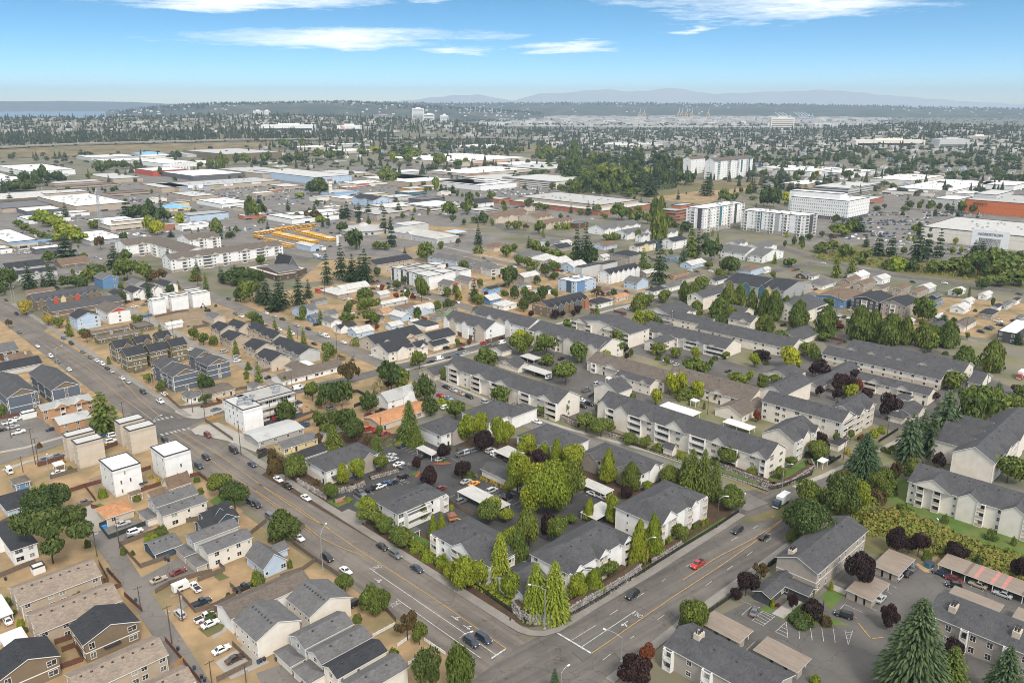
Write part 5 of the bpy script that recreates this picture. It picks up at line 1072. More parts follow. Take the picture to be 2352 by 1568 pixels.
warehouse|long strip mall with pale roof and arched white shop front|-547|1339|184|92|9|flat||tan|rmetal|KK.KKKK.KK.KKKKKK.KKK|..|1|units=16,panel=[('F',.08,4.5,16,2.4,'skyblue'),('F',.155,5,26,6.5,'white'),('F',.25,4.5,14,2,'skyblue'),('F',.47,6,16,3.2,'white'),('F',.36,5,12,2,'green'),('F',.75,6,18,3,'cream')],sign=[('F',.155,8.6,3.2,'ROSS','slate'),('F',.155,6.2,1.5,'DRESS FOR LESS','slate'),('F',.47,7.0,1.9,'Michaels','red')],cat='commercial building'
warehouse|tan flat roofed shop in front of the strip mall parking|-480|1220|40|79|7|flat||tan|rlt|..||1|units=5,cat='commercial building'
warehouse|white shop with arched front beside the long street|-405|1132|45|81|6|flat||white|rwhite|KKKK||1|units=4,cat='commercial building'
warehouse|small beige shop beside the pale blue warehouse|-360|1092|27|35|5|flat||beige|rlt|||1|cat='commercial building'
warehouse|white roofed store with blue band at the picture edge|-506|803|27|101|7|flat||beige|rwhite|KKK||1|units=4,box=[(0,-.3,5.0,40,.3,1.4,'blue_band','paint_obj','skyblue')],cat='commercial building'
warehouse|low white roofed garage hall below the lattice mast|-433|822|36|74|5|flat||grey|rwhite|..KK||1|units=4,cat='commercial building'
warehouse||-770|1380|100|35|5|flat||tan|rbrown|RRRRRRRR||1|cat='commercial building'
warehouse||-629|1277|59|37|5|flat||tan|rbrown|RRRRRR||1|cat='commercial building'
warehouse||-799|1427|81|48|7|flat||tan|rlt|||1|cat='commercial building'
warehouse|white roofed shop with red side beside the lime green trees|-638|1063|43|56|5|flat||dkgrey|rwhite|||1|cat='commercial building'
warehouse||-587|980|47|49|5|flat||white|rwhite|||1|cat='commercial building'
warehouse||-582|1036|38|27|5|flat||white|rwhite|..K.||1|cat='commercial building'
warehouse|long covered walkway building with pale roof at the picture edge|-768|1204|97|92|4|gx||brown|rlt|||1|cat='commercial building'
warehouse|long grey hall with blue corner at the picture edge|-682|1084|62|81|6|flat||tan|dkgrey|||1|cat='commercial building'
apartment_building|tan apartment house with dark roof behind the tall fir group|-116|679|40|20|8.2|gx|3|tan|rdark|W.WW.WW.W|..|3|
townhouse_cube||-93|650|11|11|10.8|flat||white|rlt||T.T|3|d='white flat roofed cube townhouse',m='stucco',panel=[('S',.3,.3,2.2,10.0,'charcoal')],group='clustered white cube townhouses beside the parked street cars'
townhouse_cube||-85|643|14|10|10.8|flat||white|rlt||T.T|3|d='white flat roofed cube townhouse',m='stucco',panel=[('S',.3,.3,2.2,10.0,'charcoal')],group='clustered white cube townhouses beside the parked street cars'
townhouse_cube||-78|633|15|12|10.8|flat||white|rlt||T.T|3|d='white flat roofed cube townhouse',m='stucco',panel=[('S',.3,.3,2.2,10.0,'charcoal')],group='clustered white cube townhouses beside the parked street cars'
townhouse_cube||-65|618|16|20|10.8|flat||white|rlt|...|T.T|3|d='white flat roofed cube townhouse',m='stucco',panel=[('S',.3,.3,2.2,10.0,'charcoal')],group='clustered white cube townhouses beside the parked street cars'
townhouse_cube||-83|663|12|8|10.8|flat||white|rlt|||3|d='white flat roofed cube townhouse',m='stucco',group='clustered white cube townhouses beside the parked street cars'
townhouse_cube||-72|651|14|14|10.8|flat||white|rlt|||3|d='white flat roofed cube townhouse',m='stucco',group='clustered white cube townhouses beside the parked street cars'
townhouse_cube||-66|643|12|10|10.8|flat||white|rlt|||3|d='white flat roofed cube townhouse',m='stucco',group='clustered white cube townhouses beside the parked street cars'
townhouse_cube||-55|632|13|16|10.8|flat||white|rlt|...||3|d='white flat roofed cube townhouse',m='stucco',group='clustered white cube townhouses beside the parked street cars'
townhouse_cube||-64|665|11|13|10.8|flat||white|rlt|||3|d='white flat roofed cube townhouse',m='stucco',group='clustered white cube townhouses beside the parked street cars'
townhouse_cube||-42|641|12|19|10.8|flat||white|rlt|...||3|d='white flat roofed cube townhouse',m='stucco',group='clustered white cube townhouses beside the parked street cars'
|beige house with red gable panel closest to the white cube cluster|-48|606|12|14|6|gy||beige|rmid|.w.|W.|2|tri='red'
|beige house with red gable panel, the farther of two|-34|620|12|17|6|gy||beige|rmid|.w.|W|2|tri='red'
apartment_house|pale blue apartment house closest to the round oak|-63|720|15|21|5.8|hip||ltblue|rmid|W.W.|W.|2|bc='brick'
apartment_house|pale blue apartment house in the middle of its row|-50|708|17|21|5.8|hip||ltblue|rmid|W.W.|W.|2|bc='brick'
apartment_house|pale blue apartment house at the street end of its row|-37|698|14|19|5.8|hip||ltblue|rmid|W.W.|W.|2|bc='brick'
apartment_house|taupe apartment house with red balcony fence|-27|681|20|15|5.8|hip|3.2|taupe|rmid|b.b|W.|2|bc='brick'
apartment_house|pale grey apartment house with wooden balconies|-18|671|16|11|5.8|hip||ltgrey|rmid|b.b|W.|2|bc='brick'
|low taupe house with pale hip roof beside the red shed|-131|590|12|23||hip||taupe|rlt|.W|...|1|
||-130|605|25|13||gx|2.7|white|rlt|||1|
||-99|590|9|8||gx||ltgrey|rlt|||1|
||-93|560|23|6||gx||ltgrey|rlt|W.W.W||1|
shed||-105|617|5|3||gx||grey|rlt|||1|
||-74|543|16|11|3.4|hip||ltblue|rbrown|=|W|1|
||-64|538|15|12|3.6|gx||ltblue|rlt|=|W|1|g='F,.1,.5,1.8,.6,1'
||-47|535|13|7|3.6|gx||green|rwarm|=|W|1|g='F,.1,.6,1.8,.6,1'
shed||-89|538|7|7||gx||beige|rorange|||1|
garage||-74|522|9|13|3.4|gy||ltblue|rlt|.D||1|
shed||-89|516|5|4||gx||tan|rmid|||1|
||-143|533|12|14|4|gx||ltblue|rmid|=|W|1|g='F,.05,.45,2.4,.8,1'
|bright blue small house at the upper street|-132|519|8|9|3.2|gx||blue|rmid|W.|W|1|
|grey roofed house just behind the bright blue one|-123|529|6|10|3.2|gx||ltgrey|rmid|||1|
|white gabled house beside the bright blue house|-118|507|8|12|3.4|gy||white|rmid|W|W|1|
||-109.2|493.1|12.5|8|3.2|gx||white|rdark|=|W|1|g='F,0,.45,2,.6,1'
|pale blue house with red porch roof|-96.5|482.3|12.6|10.5|3.4|gx||ltblue|rlt|W.|W|1|
garage||-77.5|500.4|9.1|7.5|3|gx||ltblue|rlt|.|G|1|
garage_row|white garage row with dark flat roof beside the gabled townhouses|-55.3|499.2|10.6|15|3|flat||white|rdark|G.|GGG|1|
garage||-65.9|512.3|5.7|4.4|2.7|gx||white|rlt||G|1|
||-51|521|5|6||hip||grey|rmid|||1|
townhouse_row|white townhouse row with four gables and garage doors|-15.9|470.5|16.1|38.7|8.8|gy|4|white|rgrey|W.|G.G.G.G.G/W.W.W.W.W|3|base='dkbrown',g='S,0,.12,2.4,.8,1,white;S,.17,.3,2.4,.8,1,beige;S,.45,.6,2.4,.8,1,white;S,.75,.98,2.6,.8,1,beige'
townhouse_row|beige and white townhouse row with gables, behind the four gabled one|9.9|475.5|16.4|52.1|8.8|gy|4|white|rgrey|W.|G.G.G.G.G/W.W.W.W.W|3|base='dkbrown',g='S,.02,.12,2.4,.8,1,beige;S,.3,.42,2.4,.8,1,white;S,.48,.6,2.4,.8,1,beige;S,.62,.72,2.4,.8,1,white'
|long dark roofed houses in front of the pale blue house with red porch|-79.7|452.1|34.8|17.4|5|gx||beige|rdark|W.W.W|W|2|g='F,.1,.3,2,1,0;F,.6,.8,2,1,0'
||-47.3|459.8|18.1|14.2|5.4|gx||cream|rdark|W.|W|2|
church|church with steep dark sanctuary gable and glass panel|-193|682|10|22|5.5|gy|9|dkgrey|rdark|.P.||1|o=.7
church_hall|low church hall with white flat eaves and blue grey roof|-194|653|20|52|4.2|flat||dkbrown|rwhite|W.W.W|W.W.W|1|m='brick_wall',wing=[(4,4,22,38,5.5,'gx',2.6,'dkbrown','rmid')]
church_hall|low flat roofed church annex beside the empty lot|-181|682|5|23|4|flat||dkbrown|rwhite|||1|
workshop|pale blue metal workshop beside the bus rows|-199|790|10|27|5.5|gy|1.2|ltblue|rlt|.K|W.W|1|m='metal_ribs'
storage_container|white container beside the pale blue workshop|-190|798|5|8|3.5|flat||white|rwhite|||1|
school_building|long weathered grey school with pale hip roof on dry grass|-78|832|30|88|6|hip|4|ltgrey|rlt|..D.|W.W.W.W.W.D.W.W.W.W.W.W.W|1|g='S,.4,.52,2.6,1,1',rm='flat_roof'
school_gym|grey flat roofed hall behind the weathered school|-119|906|32|27|9|flat||ltgrey|rlt|||2|
warehouse||-267|979|67|62|6|flat||white|rwhite|..K..K..|..|1|units=6,wing=[(12,14,70,30,8.5,'flat',0)],cat='commercial building'
hotel|pale blue three storey inn with dark roof and small gables|-197|1153|32|53|9|gy||ltblue|rdark|WWW|W.W.W|3|g='S,0,.28,2,.6,1;S,.5,.78,2,.6,1'
warehouse|beige flat roofed shop beside the pale blue inn|-244|1197|28|46|6|flat||beige|rwhite|KK||1|cat='commercial building'
warehouse|shop with bright blue roof band beside the tall sign tower|-280|1284|42|46|6|flat||ltblue|rlt|K.K||1|box=[(0,-.3,4.2,46,.3,2.2,'blue_band','paint_obj','skyblue')],cat='commercial building'
warehouse|yellow shop in front of the red banded diner|-221|1266|35|31|5|flat||yellow|rlt|KKK||1|cat='commercial building'
warehouse|long cream building with red corner band|-271|1428|77|58|6|flat||cream|rwhite|RRR.RRRR||1|units=6,box=[(-.3,-.4,4,26,.4,2.0,'red_band','paint_obj','red')],cat='commercial building'
warehouse|pale green grey row of offices beside the pale blue inn|-178|1219|43|37|5.5|flat||ltgrey|rlt|WWWWWWW||1|cat='commercial building'
warehouse|dark teal cafe with flat roof|-165|1293|39|35|5|flat||teal|rlt|KKK||1|cat='commercial building'
warehouse|orange fronted shop behind the dark teal cafe|-168|1353|37|32|5|flat||orange|rlt|||1|cat='commercial building'
warehouse|dark flat roofed shop beside the cream long building|-133|1194|44|31|5|flat||dkgrey|dkgrey|RRRR||1|cat='commercial building'
warehouse||-110|1093|58|57|7|flat||cream|rwhite|RRRRR|RR|2|cat='commercial building'
warehouse||-164|1089|58|51|6|flat||beige|rwhite|K..K||1|cat='commercial building'
warehouse||-170|1015|51|64|7|flat||taupe|rlt|.K||1|cat='commercial building'
warehouse||-63|1396|56|88|9|flat||white|rwhite|||1|wing=[(30,6,34,30,12,'flat',0)],cat='commercial building'
warehouse|white shop with red roof|-115|1459|23|27|5|flat||white|red|KKK||1|cat='commercial building'
warehouse|small beige shop beside the red roofed one|-139|1390|37|34|5|flat||beige|rlt|||1|cat='commercial building'
warehouse|tan theatre like hall behind the red banded diner|-196|1501|60|112|9|flat||tan|rwhite|||1|cat='commercial building'
warehouse||-352|1547|49|48|8|flat||beige|rwhite|||1|cat='commercial building'
warehouse|end shop of the strip mall beside the parking|-449|1447|30|74|8|flat||tan|rlt|KKK||1|cat='commercial building'
warehouse|shop row at the end of the strip mall parking|-385|1379|38|57|6|flat||tan|rlt|KKKK||1|cat='commercial building'
||-49|1140|32|37|6|gx||white|rdark|WWW|W|2|
warehouse||-44|1076|37|25|4|flat||ltgrey|rlt|RRR||1|cat='commercial building'
warehouse||-19|1193|24|32|6|flat||brick|rlt|||1|cat='commercial building'
townhouse_row|beige townhouse row with brown roof at the street corner|-20|984|54|39|6.5|gx||beige|rbrown|W.W.W|W|2|g='F,.05,.25,2,.6,1;F,.4,.6,2,.6,1'
|beige house with brown hip roof beside the clipped tall hedge|-18|789|21|16|4|hip||beige|rbrown|W||1|
||-16|569|11|12|3.8|gx||blue|rlt|W|W|1|
||-6|552|13|11|3.6|hip||white|rlt|W|W|1|
|blue house with dark porch roof behind the beige red gabled houses|-18|604|12|7|3.6|gx||skyblue|rdark|W||1|
shed|red shed beside the low taupe house|-150|608|6|4|2.6|flat||red|red|||1|
garage||-142|566|10|7||gx||grey|rmid|||1|
factory|very large brick factory with pale flat roof below the wooded hill|118|1058|112|173|6|flat||brick|rlt|..R..|.W.WW.W.WW.W.W.W|1|m='brick_wall',par=.9,cap='dark_metal'
factory_hall|raised central hall of the very large brick factory|117|1089|87|154|10|flat||tan|rlt|||1|par=.9,units=14,m='stucco'
office_building|red brick office block with dark ribbon windows|203|1003|58|26|13|flat||brick|rlt|RRRRRR|RRR|4|m='stucco',par=.9,wing=[(22,8,30,14,17,'flat',0)],bc='brick',fh=3.6
apartment_tower|white seven storey apartment tower with charcoal bays and brick base, the nearer of twins|217|912|87|24|27|flat||white|rwhite|WbWWb.WWbWW.Wb|Wb.W|8|m='stucco',par=.9,units=8,fc='ltgrey',base='taupe',bh=4.5,panel=[('S',.75,4.5,5.0,22.2,'charcoal'),('F',.4,4.5,5,22.2,'teal'),('F',.78,4.5,5,22.2,'charcoal')],bp=1.1
townhouse_block|pale grey blocky townhouses behind the white gabled row|77|673|20|6|10|flat||ltgrey|rdark||..|3|m='board_siding'
townhouse_block|pale grey blocky townhouses with one dark window strip|58|659|25|7|10|flat||ltgrey|rdark||.T|3|m='board_siding'
townhouse_row|white row with six small gables beside the pale grey blocks|79|641|41|12|8.2|gx|2.8|white|rdark|W.W.W.W.W.W|w.w|3|g='F,.04,.14,1.8,.8,1;F,.2,.3,1.8,.8,1;F,.36,.46,1.8,.8,1;F,.52,.62,1.8,.8,1;F,.68,.78,1.8,.8,1;F,.84,.94,1.8,.8,1'
||98|618|15|13|5.6|gy||ltblue|rmid|.|W.W|2|
apartment_house|blue three storey apartment block with white overhanging roof|49|606|24|18|9|flat||ltblue|rwhite|..W.W|W.WW|3|m='stucco',par=.5,panel=[('S',.62,.2,5,8.6,'navy'),('F',.25,.2,9,8.6,'blue')],o=1,wing=[(8,6,8,8,10.3,'flat',0)],cat='apartment block'
apartment_house|taupe three storey block with dark hip roof beside the giant fir|106|716|22|23|8.8|hip|3|taupe|rdark|..B|WW.WW.WW|3|bc='taupe',cat='apartment block'
townhouse_row|cream and yellow townhouses beside the power pole|122|781|32|9|6.5|gx||cream|rdark|WWWW|W|2|g='F,.3,.6,1.6,.5,1,yellow'
||161|801|25|14|8|gx||white|rdark|=|W|3|
|navy townhouse behind the giant fir|146|804|16|10|7|gx||navy|rdark|W||2|
townhouse_row|brown townhouse row with seven gables and orange gable end|26|533|41|17|6.8|gx|3.4|brown|rdark|D.D.D.D.D.D.D/W.W.W.W.W.W.W|w.w.W|2|tri='orangebrick',g='F,.05,.14,2,.8,1,brown;F,.19,.28,2,.8,1,slate;F,.33,.42,2,.8,1,brown;F,.47,.56,2,.8,1,brown;F,.61,.7,2,.8,1,slate;F,.75,.84,2,.8,1,brown;F,.88,.97,2,.8,1,brick'
||30|723|22|20|3.4|hip||ltgrey|rlt|=|W|1|
||40|700|20|16|5.5|gx||ltgrey|rlt|=|W|2|
||53|685|18|14|5.5|gx||ltblue|rlt|=|W|2|
||11|740|30|16|3.4|hip||taupe|rmid|=|W|1|
||38|812|20|17|3.4|gx||white|rmid|=|W|1|
||46|787|20|15|3.4|gx||taupe|rdark|=|W|1|
||30|840|12|8|3.4|hip||beige|rmid|=|W|1|
||53|819|13|10|3.4|gx||cream|rlt|=|W|1|
||10|641|18|11|5.5|gx||taupe|rlt|=|W|2|
||8|620|9|8|3.4|hip||ltgrey|rmid|=|W|1|
|white house with dark roof and orange brick front|22|599|13|9|3.4|gx||white|rdark|=|W|1|
||8|579|10|4|3.4|gx||beige|rmid|=|W|1|
|white L shaped house with dark roof and green lawn|61|558|17|12|3.4|hip||white|rdark|=|W|1|
||70|597|9|8|3.4|gx||dkbrown|rbrown|=|W|1|
|house with orange brown roof beside the street lawn|77|578|14|6|3.4|gx||beige|rorange|=|W|1|
||108|599|17|8|3.4|hip||white|rdark|=|W|1|
||122|612|19|9|3.4|gx||white|rmid|=|W|1|
||134|656|22|7|3.4|gx||orangebrick|rbrown|=|W|1|
||138|641|32|7|3.4|hip||beige|rwarm|=|W|1|
||164|636|18|8|3.4|gx||white|rdark|=|W|1|
||159|703|24|12|3.4|gx||ltblue|rlt|=|W|1|
||146|737|16|8|3.4|hip||blue|rmid|=|W|1|
||92|799|21|15|3.4|gx||ltblue|rbrown|=|W|1|
||85|742|10|8|3.4|gx||white|rlt|=|W|1|
||202|670|21|12|5.5|hip||ltblue|rbrown|=|W|1|
||218|683|10|6|3.4|gx||white|rlt|=|W|1|
||113|667|16|8|3.4|gx||taupe|rlt|=|W|1|
townhouse_row|beige townhouses with brown roof at the street beside the factory|6|1029|23|24|6|gx||beige|rbrown|W.WW.W|W|2|g='F,.1,.3,1.6,.5,1;F,.4,.6,1.6,.5,1;F,.7,.9,1.6,.5,1'
townhouse_row|long beige brown roofed townhouses facing the factory|31|988|30|32|6|gx||beige|rbrown|W.WW.W|W|2|g='F,.1,.3,1.6,.5,1;F,.4,.6,1.6,.5,1;F,.7,.9,1.6,.5,1'
townhouse_row|beige townhouse with brown roof behind its clipped hedges|40|937|26|19|6|gx||beige|rbrown|W.WW.W|W|2|g='F,.1,.3,1.6,.5,1;F,.4,.6,1.6,.5,1;F,.7,.9,1.6,.5,1'
townhouse_row|beige townhouse with brown roof beside the dark timber house|61|959|20|15|6|gx||beige|rbrown|W.WW.W|W|2|g='F,.1,.3,1.6,.5,1;F,.4,.6,1.6,.5,1;F,.7,.9,1.6,.5,1'
townhouse_row|cream dark roofed row behind the brown roofed townhouses|4|1084|39|8|6|gx||beige|rdark|W.WW.W|W|2|g='F,.1,.3,1.6,.5,1;F,.4,.6,1.6,.5,1;F,.7,.9,1.6,.5,1'
|dark timber house with flat roof beside the factory street|76|944|21|14|5.5|flat||dkbrown|dkgrey|WW||2|
townhouse_row|white gabled townhouses on the dry slope|103|894|30|24|6|gx||white|rmid|W.W|W|2|g='F,.1,.4,1.6,.5,1;F,.6,.9,1.6,.5,1'
townhouse_row|white gabled townhouses beside the leafy trees on the slope|125|915|35|21|6|gx||white|rmid|W.W|W|2|g='F,.1,.4,1.6,.5,1;F,.6,.9,1.6,.5,1'
townhouse_row|white townhouse below the leafy slope trees|124|863|31|18|6|gx||white|rmid|W.W|W|2|g='F,.1,.4,1.6,.5,1;F,.6,.9,1.6,.5,1'
townhouse_row|small white townhouse behind the poplar|145|886|22|14|6|gx||white|rmid|W.W|W|2|g='F,.1,.4,1.6,.5,1;F,.6,.9,1.6,.5,1'
townhouse_row|white townhouse beside the poplar|168|867|22|15|6|gx||white|rmid|W.W|W|2|g='F,.1,.4,1.6,.5,1;F,.6,.9,1.6,.5,1'
townhouse_row|low white townhouse behind the hedge below the poplar|137|848|16|8|6|gx||white|rmid|W.W|W|2|g='F,.1,.4,1.6,.5,1;F,.6,.9,1.6,.5,1'
townhouse_row|white house between the firs and the garden terrace|225|797|20|13|6|gx||white|rmid|W.W|W|2|g='F,.1,.4,1.6,.5,1;F,.6,.9,1.6,.5,1'
townhouse_row|white house with grey roof behind the cedar|207|775|16|10|6|gx||white|rmid|W.W|W|2|g='F,.1,.4,1.6,.5,1;F,.6,.9,1.6,.5,1'
townhouse_row|white two storey row with grey roof beside the dark round tree|218|745|27|26|6|gy||white|rmid|W.W|W.W.W|2|
townhouse_row|white gabled row above the two storey row|240|772|33|18|6|gx||white|rmid|W.W|W.W.W|2|g='F,.1,.4,1.6,.5,1;F,.6,.9,1.6,.5,1'
townhouse_row|white row with grey roof beside the power pole|230|731|40|15|6|gy||white|rmid|W.W|W.W.W|2|
townhouse_row|long dark roofed three storey townhouses with yellow and blue gables|184|589|40|29|8.6|gy|4|grey|rdark|W.W|W.W.W|3|g='S,.55,.78,2.6,.8,1,teal;S,.1,.3,2.4,.6,1,brown'
apartment_block|cream three storey block with crossed gables beside the poplar street|70.4|461.9|19.5|46.7||gx|4|cream|rgrey|.W|b.B.WW.B|3|bc='beige',g='S,.05,.3,2.8,1.2,0;S,.55,.8,3,1.2,0',v=4
apartment_block|cream three storey block with small gables behind the bright leafy trees|49.4|431.9|21.5|55.6||gy|4|cream|rgrey|.W|B.W.B.W.B.WW|3|bc='beige',g='S,.1,.25,2,.8,1;S,.4,.52,2,.8,1;S,.7,.85,2,.8,1',v=5
apartment_block|cream block with stepped roof beside the lime green trees|106|512|27|26|5.6|gx||cream|rgrey|W.W|W.W|2|g='S,.2,.5,2,1,0;F,.4,.8,2,1,0'
apartment_block|cream two storey row with small windows beside the white lamp pole|123.6|492.2|14.6|39.7|5.6|gy||cream|rgrey||W.WW.WW.WW|2|v=6
apartment_block|long cream two storey row below the line of hornbeams|159.5|441.4|19.3|62.9|5.6|gy||cream|rgrey||W.WW.WW.WW.WW|2|v=8
apartment_block|cream row with many little dormer gables and entry porches|122.1|441.4|18.1|58.7|5.6|gy||cream|rgrey||bb.bbb.bb.bbb|2|g='S,.04,.13,1.5,1.2,0;S,.2,.29,1.5,1.2,0;S,.34,.43,1.5,1.2,0;S,.5,.59,1.5,1.2,0;S,.66,.75,1.5,1.2,0;S,.82,.91,1.5,1.2,0',v=5
stair_porch|gabled porch at the end of the many dormered cream row|85.4|452.1|21.1|9.4|5|gx||cream|rgrey|W|W|2|
apartment_block|cream three storey block with balcony stack between hornbeams|135|554|31|13|9|gx||cream|rgrey|..BB|W|3|bc='beige'
apartment_block|cream block with grey roof between the hornbeams|154|521|15|16|5.6|gy||cream|rgrey||W|2|
apartment_block|cream block with gabled balcony below the hornbeams|153|499|15|16|5.6|gy||cream|rgrey|W|W.W|2|g='S,.5,.9,2,1,0'
apartment_tower|white seven storey apartment tower with charcoal end wall beside the white office block|320|881|28|77|23|flat||white|rwhite|bWb|Wb.WWb.WWbW.WbW.WbW|7|m='stucco',par=.9,units=8,base='taupe',bh=3.5,panel=[('F',.5,3.5,22,19,'charcoal'),('S',.3,3.5,5,19,'teal'),('S',.58,3.5,5,19,'grey')],bp=1.1
office_building|white six storey office block with rows of dark windows|418|1007|64|76|24.6|flat||white|rwhite|TTTTTTTTTTTT|TTTTTTTTTTTTTTTTTTTTTTTTTTT|6|fh=4.0,m='stucco',par=.9,base='charcoal',bh=4.2,units=10,wing=[(6,14,20,68,32,'flat',0)]
department_store|red brick department store with dark lettering on its long wall|690|1016|110|112|17|flat||rust|rlt||..............|1|m='stucco',par=.9,sign=[('S',.17,11.5,6.5,"macy's",'charcoal')],units=6
department_store|cream department store with tall entrance portal and dark letters|529|771|110|128|14.5|flat||cream|rlt||.....|1|m='stucco',par=.9,units=14,panel=[('S',.52,0,34,17.5,'white'),('S',.52,.2,20,9,'charcoal')],sign=[('S',.52,12,3.6,'NORDSTROM','charcoal')],box=[(-2.2,0,0,.1,.1,.1,'portal_base','concrete','grey')]
warehouse||685|1269|225|86|10|flat||white|rwhite|..K.|.....|1|units=16,panel=[('S',.75,2,26,9,'taupe')],sign=[('S',.75,7,3.2,"KOHL'S",'rwhite')],cat='commercial building'
warehouse||640|1300|59|48|6|flat||cream|rwhite|K|K.K|1|cat='commercial building'
warehouse||716|1457|155|77|9|flat||cream|rwhite|..|..K.K|1|panel=[('F',.15,1,20,8,'brown')],units=6,cat='commercial building'
warehouse||514|1179|66|33|6|flat||brick|rlt|K.||1|cat='commercial building'
warehouse||537|1301|121|60|11|flat||ltgrey|rlt|RRR|RR|3|cat='commercial building'
warehouse||603|1388|78|49|7|flat||charcoal|rlt|KKKK||2|cat='commercial building'
warehouse||503|1407|96|44|7|flat||tan|rwhite|||2|cat='commercial building'
warehouse|pale loading block beside the red department store|631|1150|64|32|10|flat||ltgrey|rwhite|||1|cat='commercial building'
warehouse|cream mall block behind the red department store corner|686|1220|51|24|11|flat||cream|rwhite|||1|cat='commercial building'
warehouse|pale grey upper mall hall above the red department store|656|1102|82|28|22|flat||ltgrey|rlt|||1|cat='commercial building'
warehouse||834|1357|98|55|10|flat||white|rwhite|KK|KK|2|cat='commercial building'
warehouse|long white store with red trim beyond the firs|667|1614|132|59|9|flat||white|rwhite||..KK.|1|box=[(-.4,4,4,.4,30,1.6,'red_band','paint_obj','red')],cat='commercial building'
townhouse_row|dark roofed three storey townhouses with yellow gable beside the low ranch house|199|576|44|19|8.8|gy|4|grey|rdark|.W|W.W.W.W|3|g='S,0,.2,2.4,.8,1,teal;S,.28,.5,2.4,.8,1,yellow;S,.6,.9,2.6,.8,1,grey'
townhouse_row|blue townhouse block with brown roof|236|557|32|21|6.6|gx|2|blue|rbrown|W.W|WT.TW.W|2|
apartment_house|charcoal three storey block with white window frames, the one beside the blue townhouses|254|543|27|19|8.4|gx|2.6|charcoal|rdark|WW|W.W.bb.W.W|3|bc='charcoal',cat='apartment block'
apartment_house|taupe three storey block with white window frames beside the big round tree|267|531|26|16|8.4|gx|2.6|taupe|rdark|WW|W.W.bb.W.W|3|bc='taupe',cat='apartment block'
|taupe house with brown roof, first of the four alike|267|624|21|8|5.6|gx||taupe|rbrown|=|W|2|
|taupe house with brown roof, second of the four alike|273|612|23|8|5.6|gx||taupe|rbrown|=|W|2|
|taupe house with brown roof, third of the four alike|294|595|20|6|5.6|gx||taupe|rbrown|=|W|2|
|taupe house with brown roof, last of the four alike|301|584|22|6|5.6|gx||taupe|rbrown|=|W|2|
||255|609|16|7|3.4|gx||beige|rbrown|=|W|1|
||285|607|14|7|3.4|gx||beige|rwarm|=|W|1|
||244|619|24|15|3.2|hip||white|rmid|=|W|1|
||244|659|16|8|3.2|gx||dkbrown|rmid|=|W|1|
||249|656|13|3|3|gx||white|rmid|=|W|1|
||287|651|18|11|4|gx||white|rwhite|=|W|1|
||299|638|17|9|4.4|gx||white|rlt|=|W|1|
||321|606|15|9|4|gx||ltgrey|rlt|=|W|1|
|low white house behind the palm trees|338|596|18|7|3.2|gx||white|rlt|=|W|1|
|navy house with grey roof|310|574|12|5|5|gx||navy|rmid|=|W|1|
|blue low house beside the navy one|304|562|15|4|3.2|gx||blue|rmid|=|W|1|
||314|543|15|9|3.4|gx||white|rlt|=|W|1|
||330|566|13|5|3.2|gx||white|rlt|=|W|1|
||353|585|16|5|3.4|gx||white|rlt|=|W|1|
||324|527|16|8|3.6|hip||taupe|rdark|=|W|1|
||340|548|12|4|3.4|gx||white|rdark|=|W|1|
||350|554|16|4|3.4|gx||ltgrey|rmid|=|W|1|
||366|569|11|3|3.4|gx||white|rdark|=|W|1|
||289|496|24|8|3.6|gx||cream|rwarm|=|W|1|
||284|519|14|5|3.2|gx||grey|rlt|=|W|1|
||338|518|11|3|3.4|gx||grey|rmid|=|W|1|
||217|578|18|7|3.2|gx||beige|rmid|=|W|1|
||206|572|10|6|3|gx||beige|rmid|=|W|1|
||263|512|6|5|3.2|gx||cream|rlt|=|W|1|
townhouse_block|charcoal and white flat roofed townhouses at the picture edge|306|470|39|10|6.5|flat||charcoal|rwhite|WW|W.W|2|m='stucco'
apartment_block|cream three storey block among the hornbeams|193|516|33|25||gx||cream|rgrey|..BB|W|3|bc='beige'
||172.7|464.8|27.4|15.7|3.4|gx||cream|rgrey|W.||1|
||214|513|7|5|3.2|gy||cream|rgrey|||1|
||245|508|21|6|3.2|gx||cream|rgrey|W||1|
||255|471|39|13|3.4|gx||cream|rgrey|=|W|1|
warehouse|very large beige store with white roof behind the leafy slope trees|-133|1901|253|273|11|flat||beige|rwhite||...R|1|units=10,z=.5,cat='commercial building'
office_building|cream four storey office with banded floors beside the wooded hill|75|1394|101|132|13|flat||cream|rlt|...|RRRR|4|par=.9,m='stucco'
warehouse||-4|1441|109|128|10|flat||tan|rlt|||1|cat='commercial building'
warehouse|white stepped hall beside the tan block shop|-53|1372|86|108|9|flat||white|rwhite|||1|cat='commercial building'
warehouse|long shop row with orange band beside the hillside trees|-89|1632|187|126|7|flat||beige|rwhite|KKKK|K|1|box=[(0,-.4,4.5,60,.4,1.6,'orange_band','paint_obj','brick')],units=6,cat='commercial building'
warehouse||24|1853|124|114|7|flat||beige|rwhite|KKK||1|units=4,cat='commercial building'
warehouse|shop row with orange brown roof edge|-66|1905|116|114|6|flat||beige|brick|KK||1|z=.3,cat='commercial building'
warehouse||74|1733|128|131|8|flat||taupe|rlt|||1|cat='commercial building'
warehouse||-176|1425|98|158|9|flat||tan|rwhite|||1|cat='commercial building'
warehouse||-231|1680|71|50|6|flat||ltgrey|rwhite|||1|cat='commercial building'
warehouse||373|2719|254|182|9|flat||cream|rwhite|||1|z=.8,cat='commercial building'
warehouse||-150|2548|182|112|7|flat||ltgrey|rwhite|||1|z=6.6,cat='commercial building'
warehouse||-523|2534|106|78|7|flat||ltgrey|rwhite|||1|z=14.1,cat='commercial building'
warehouse||-468|2303|107|118|6|flat||beige|rwhite|||1|z=8.0,cat='commercial building'
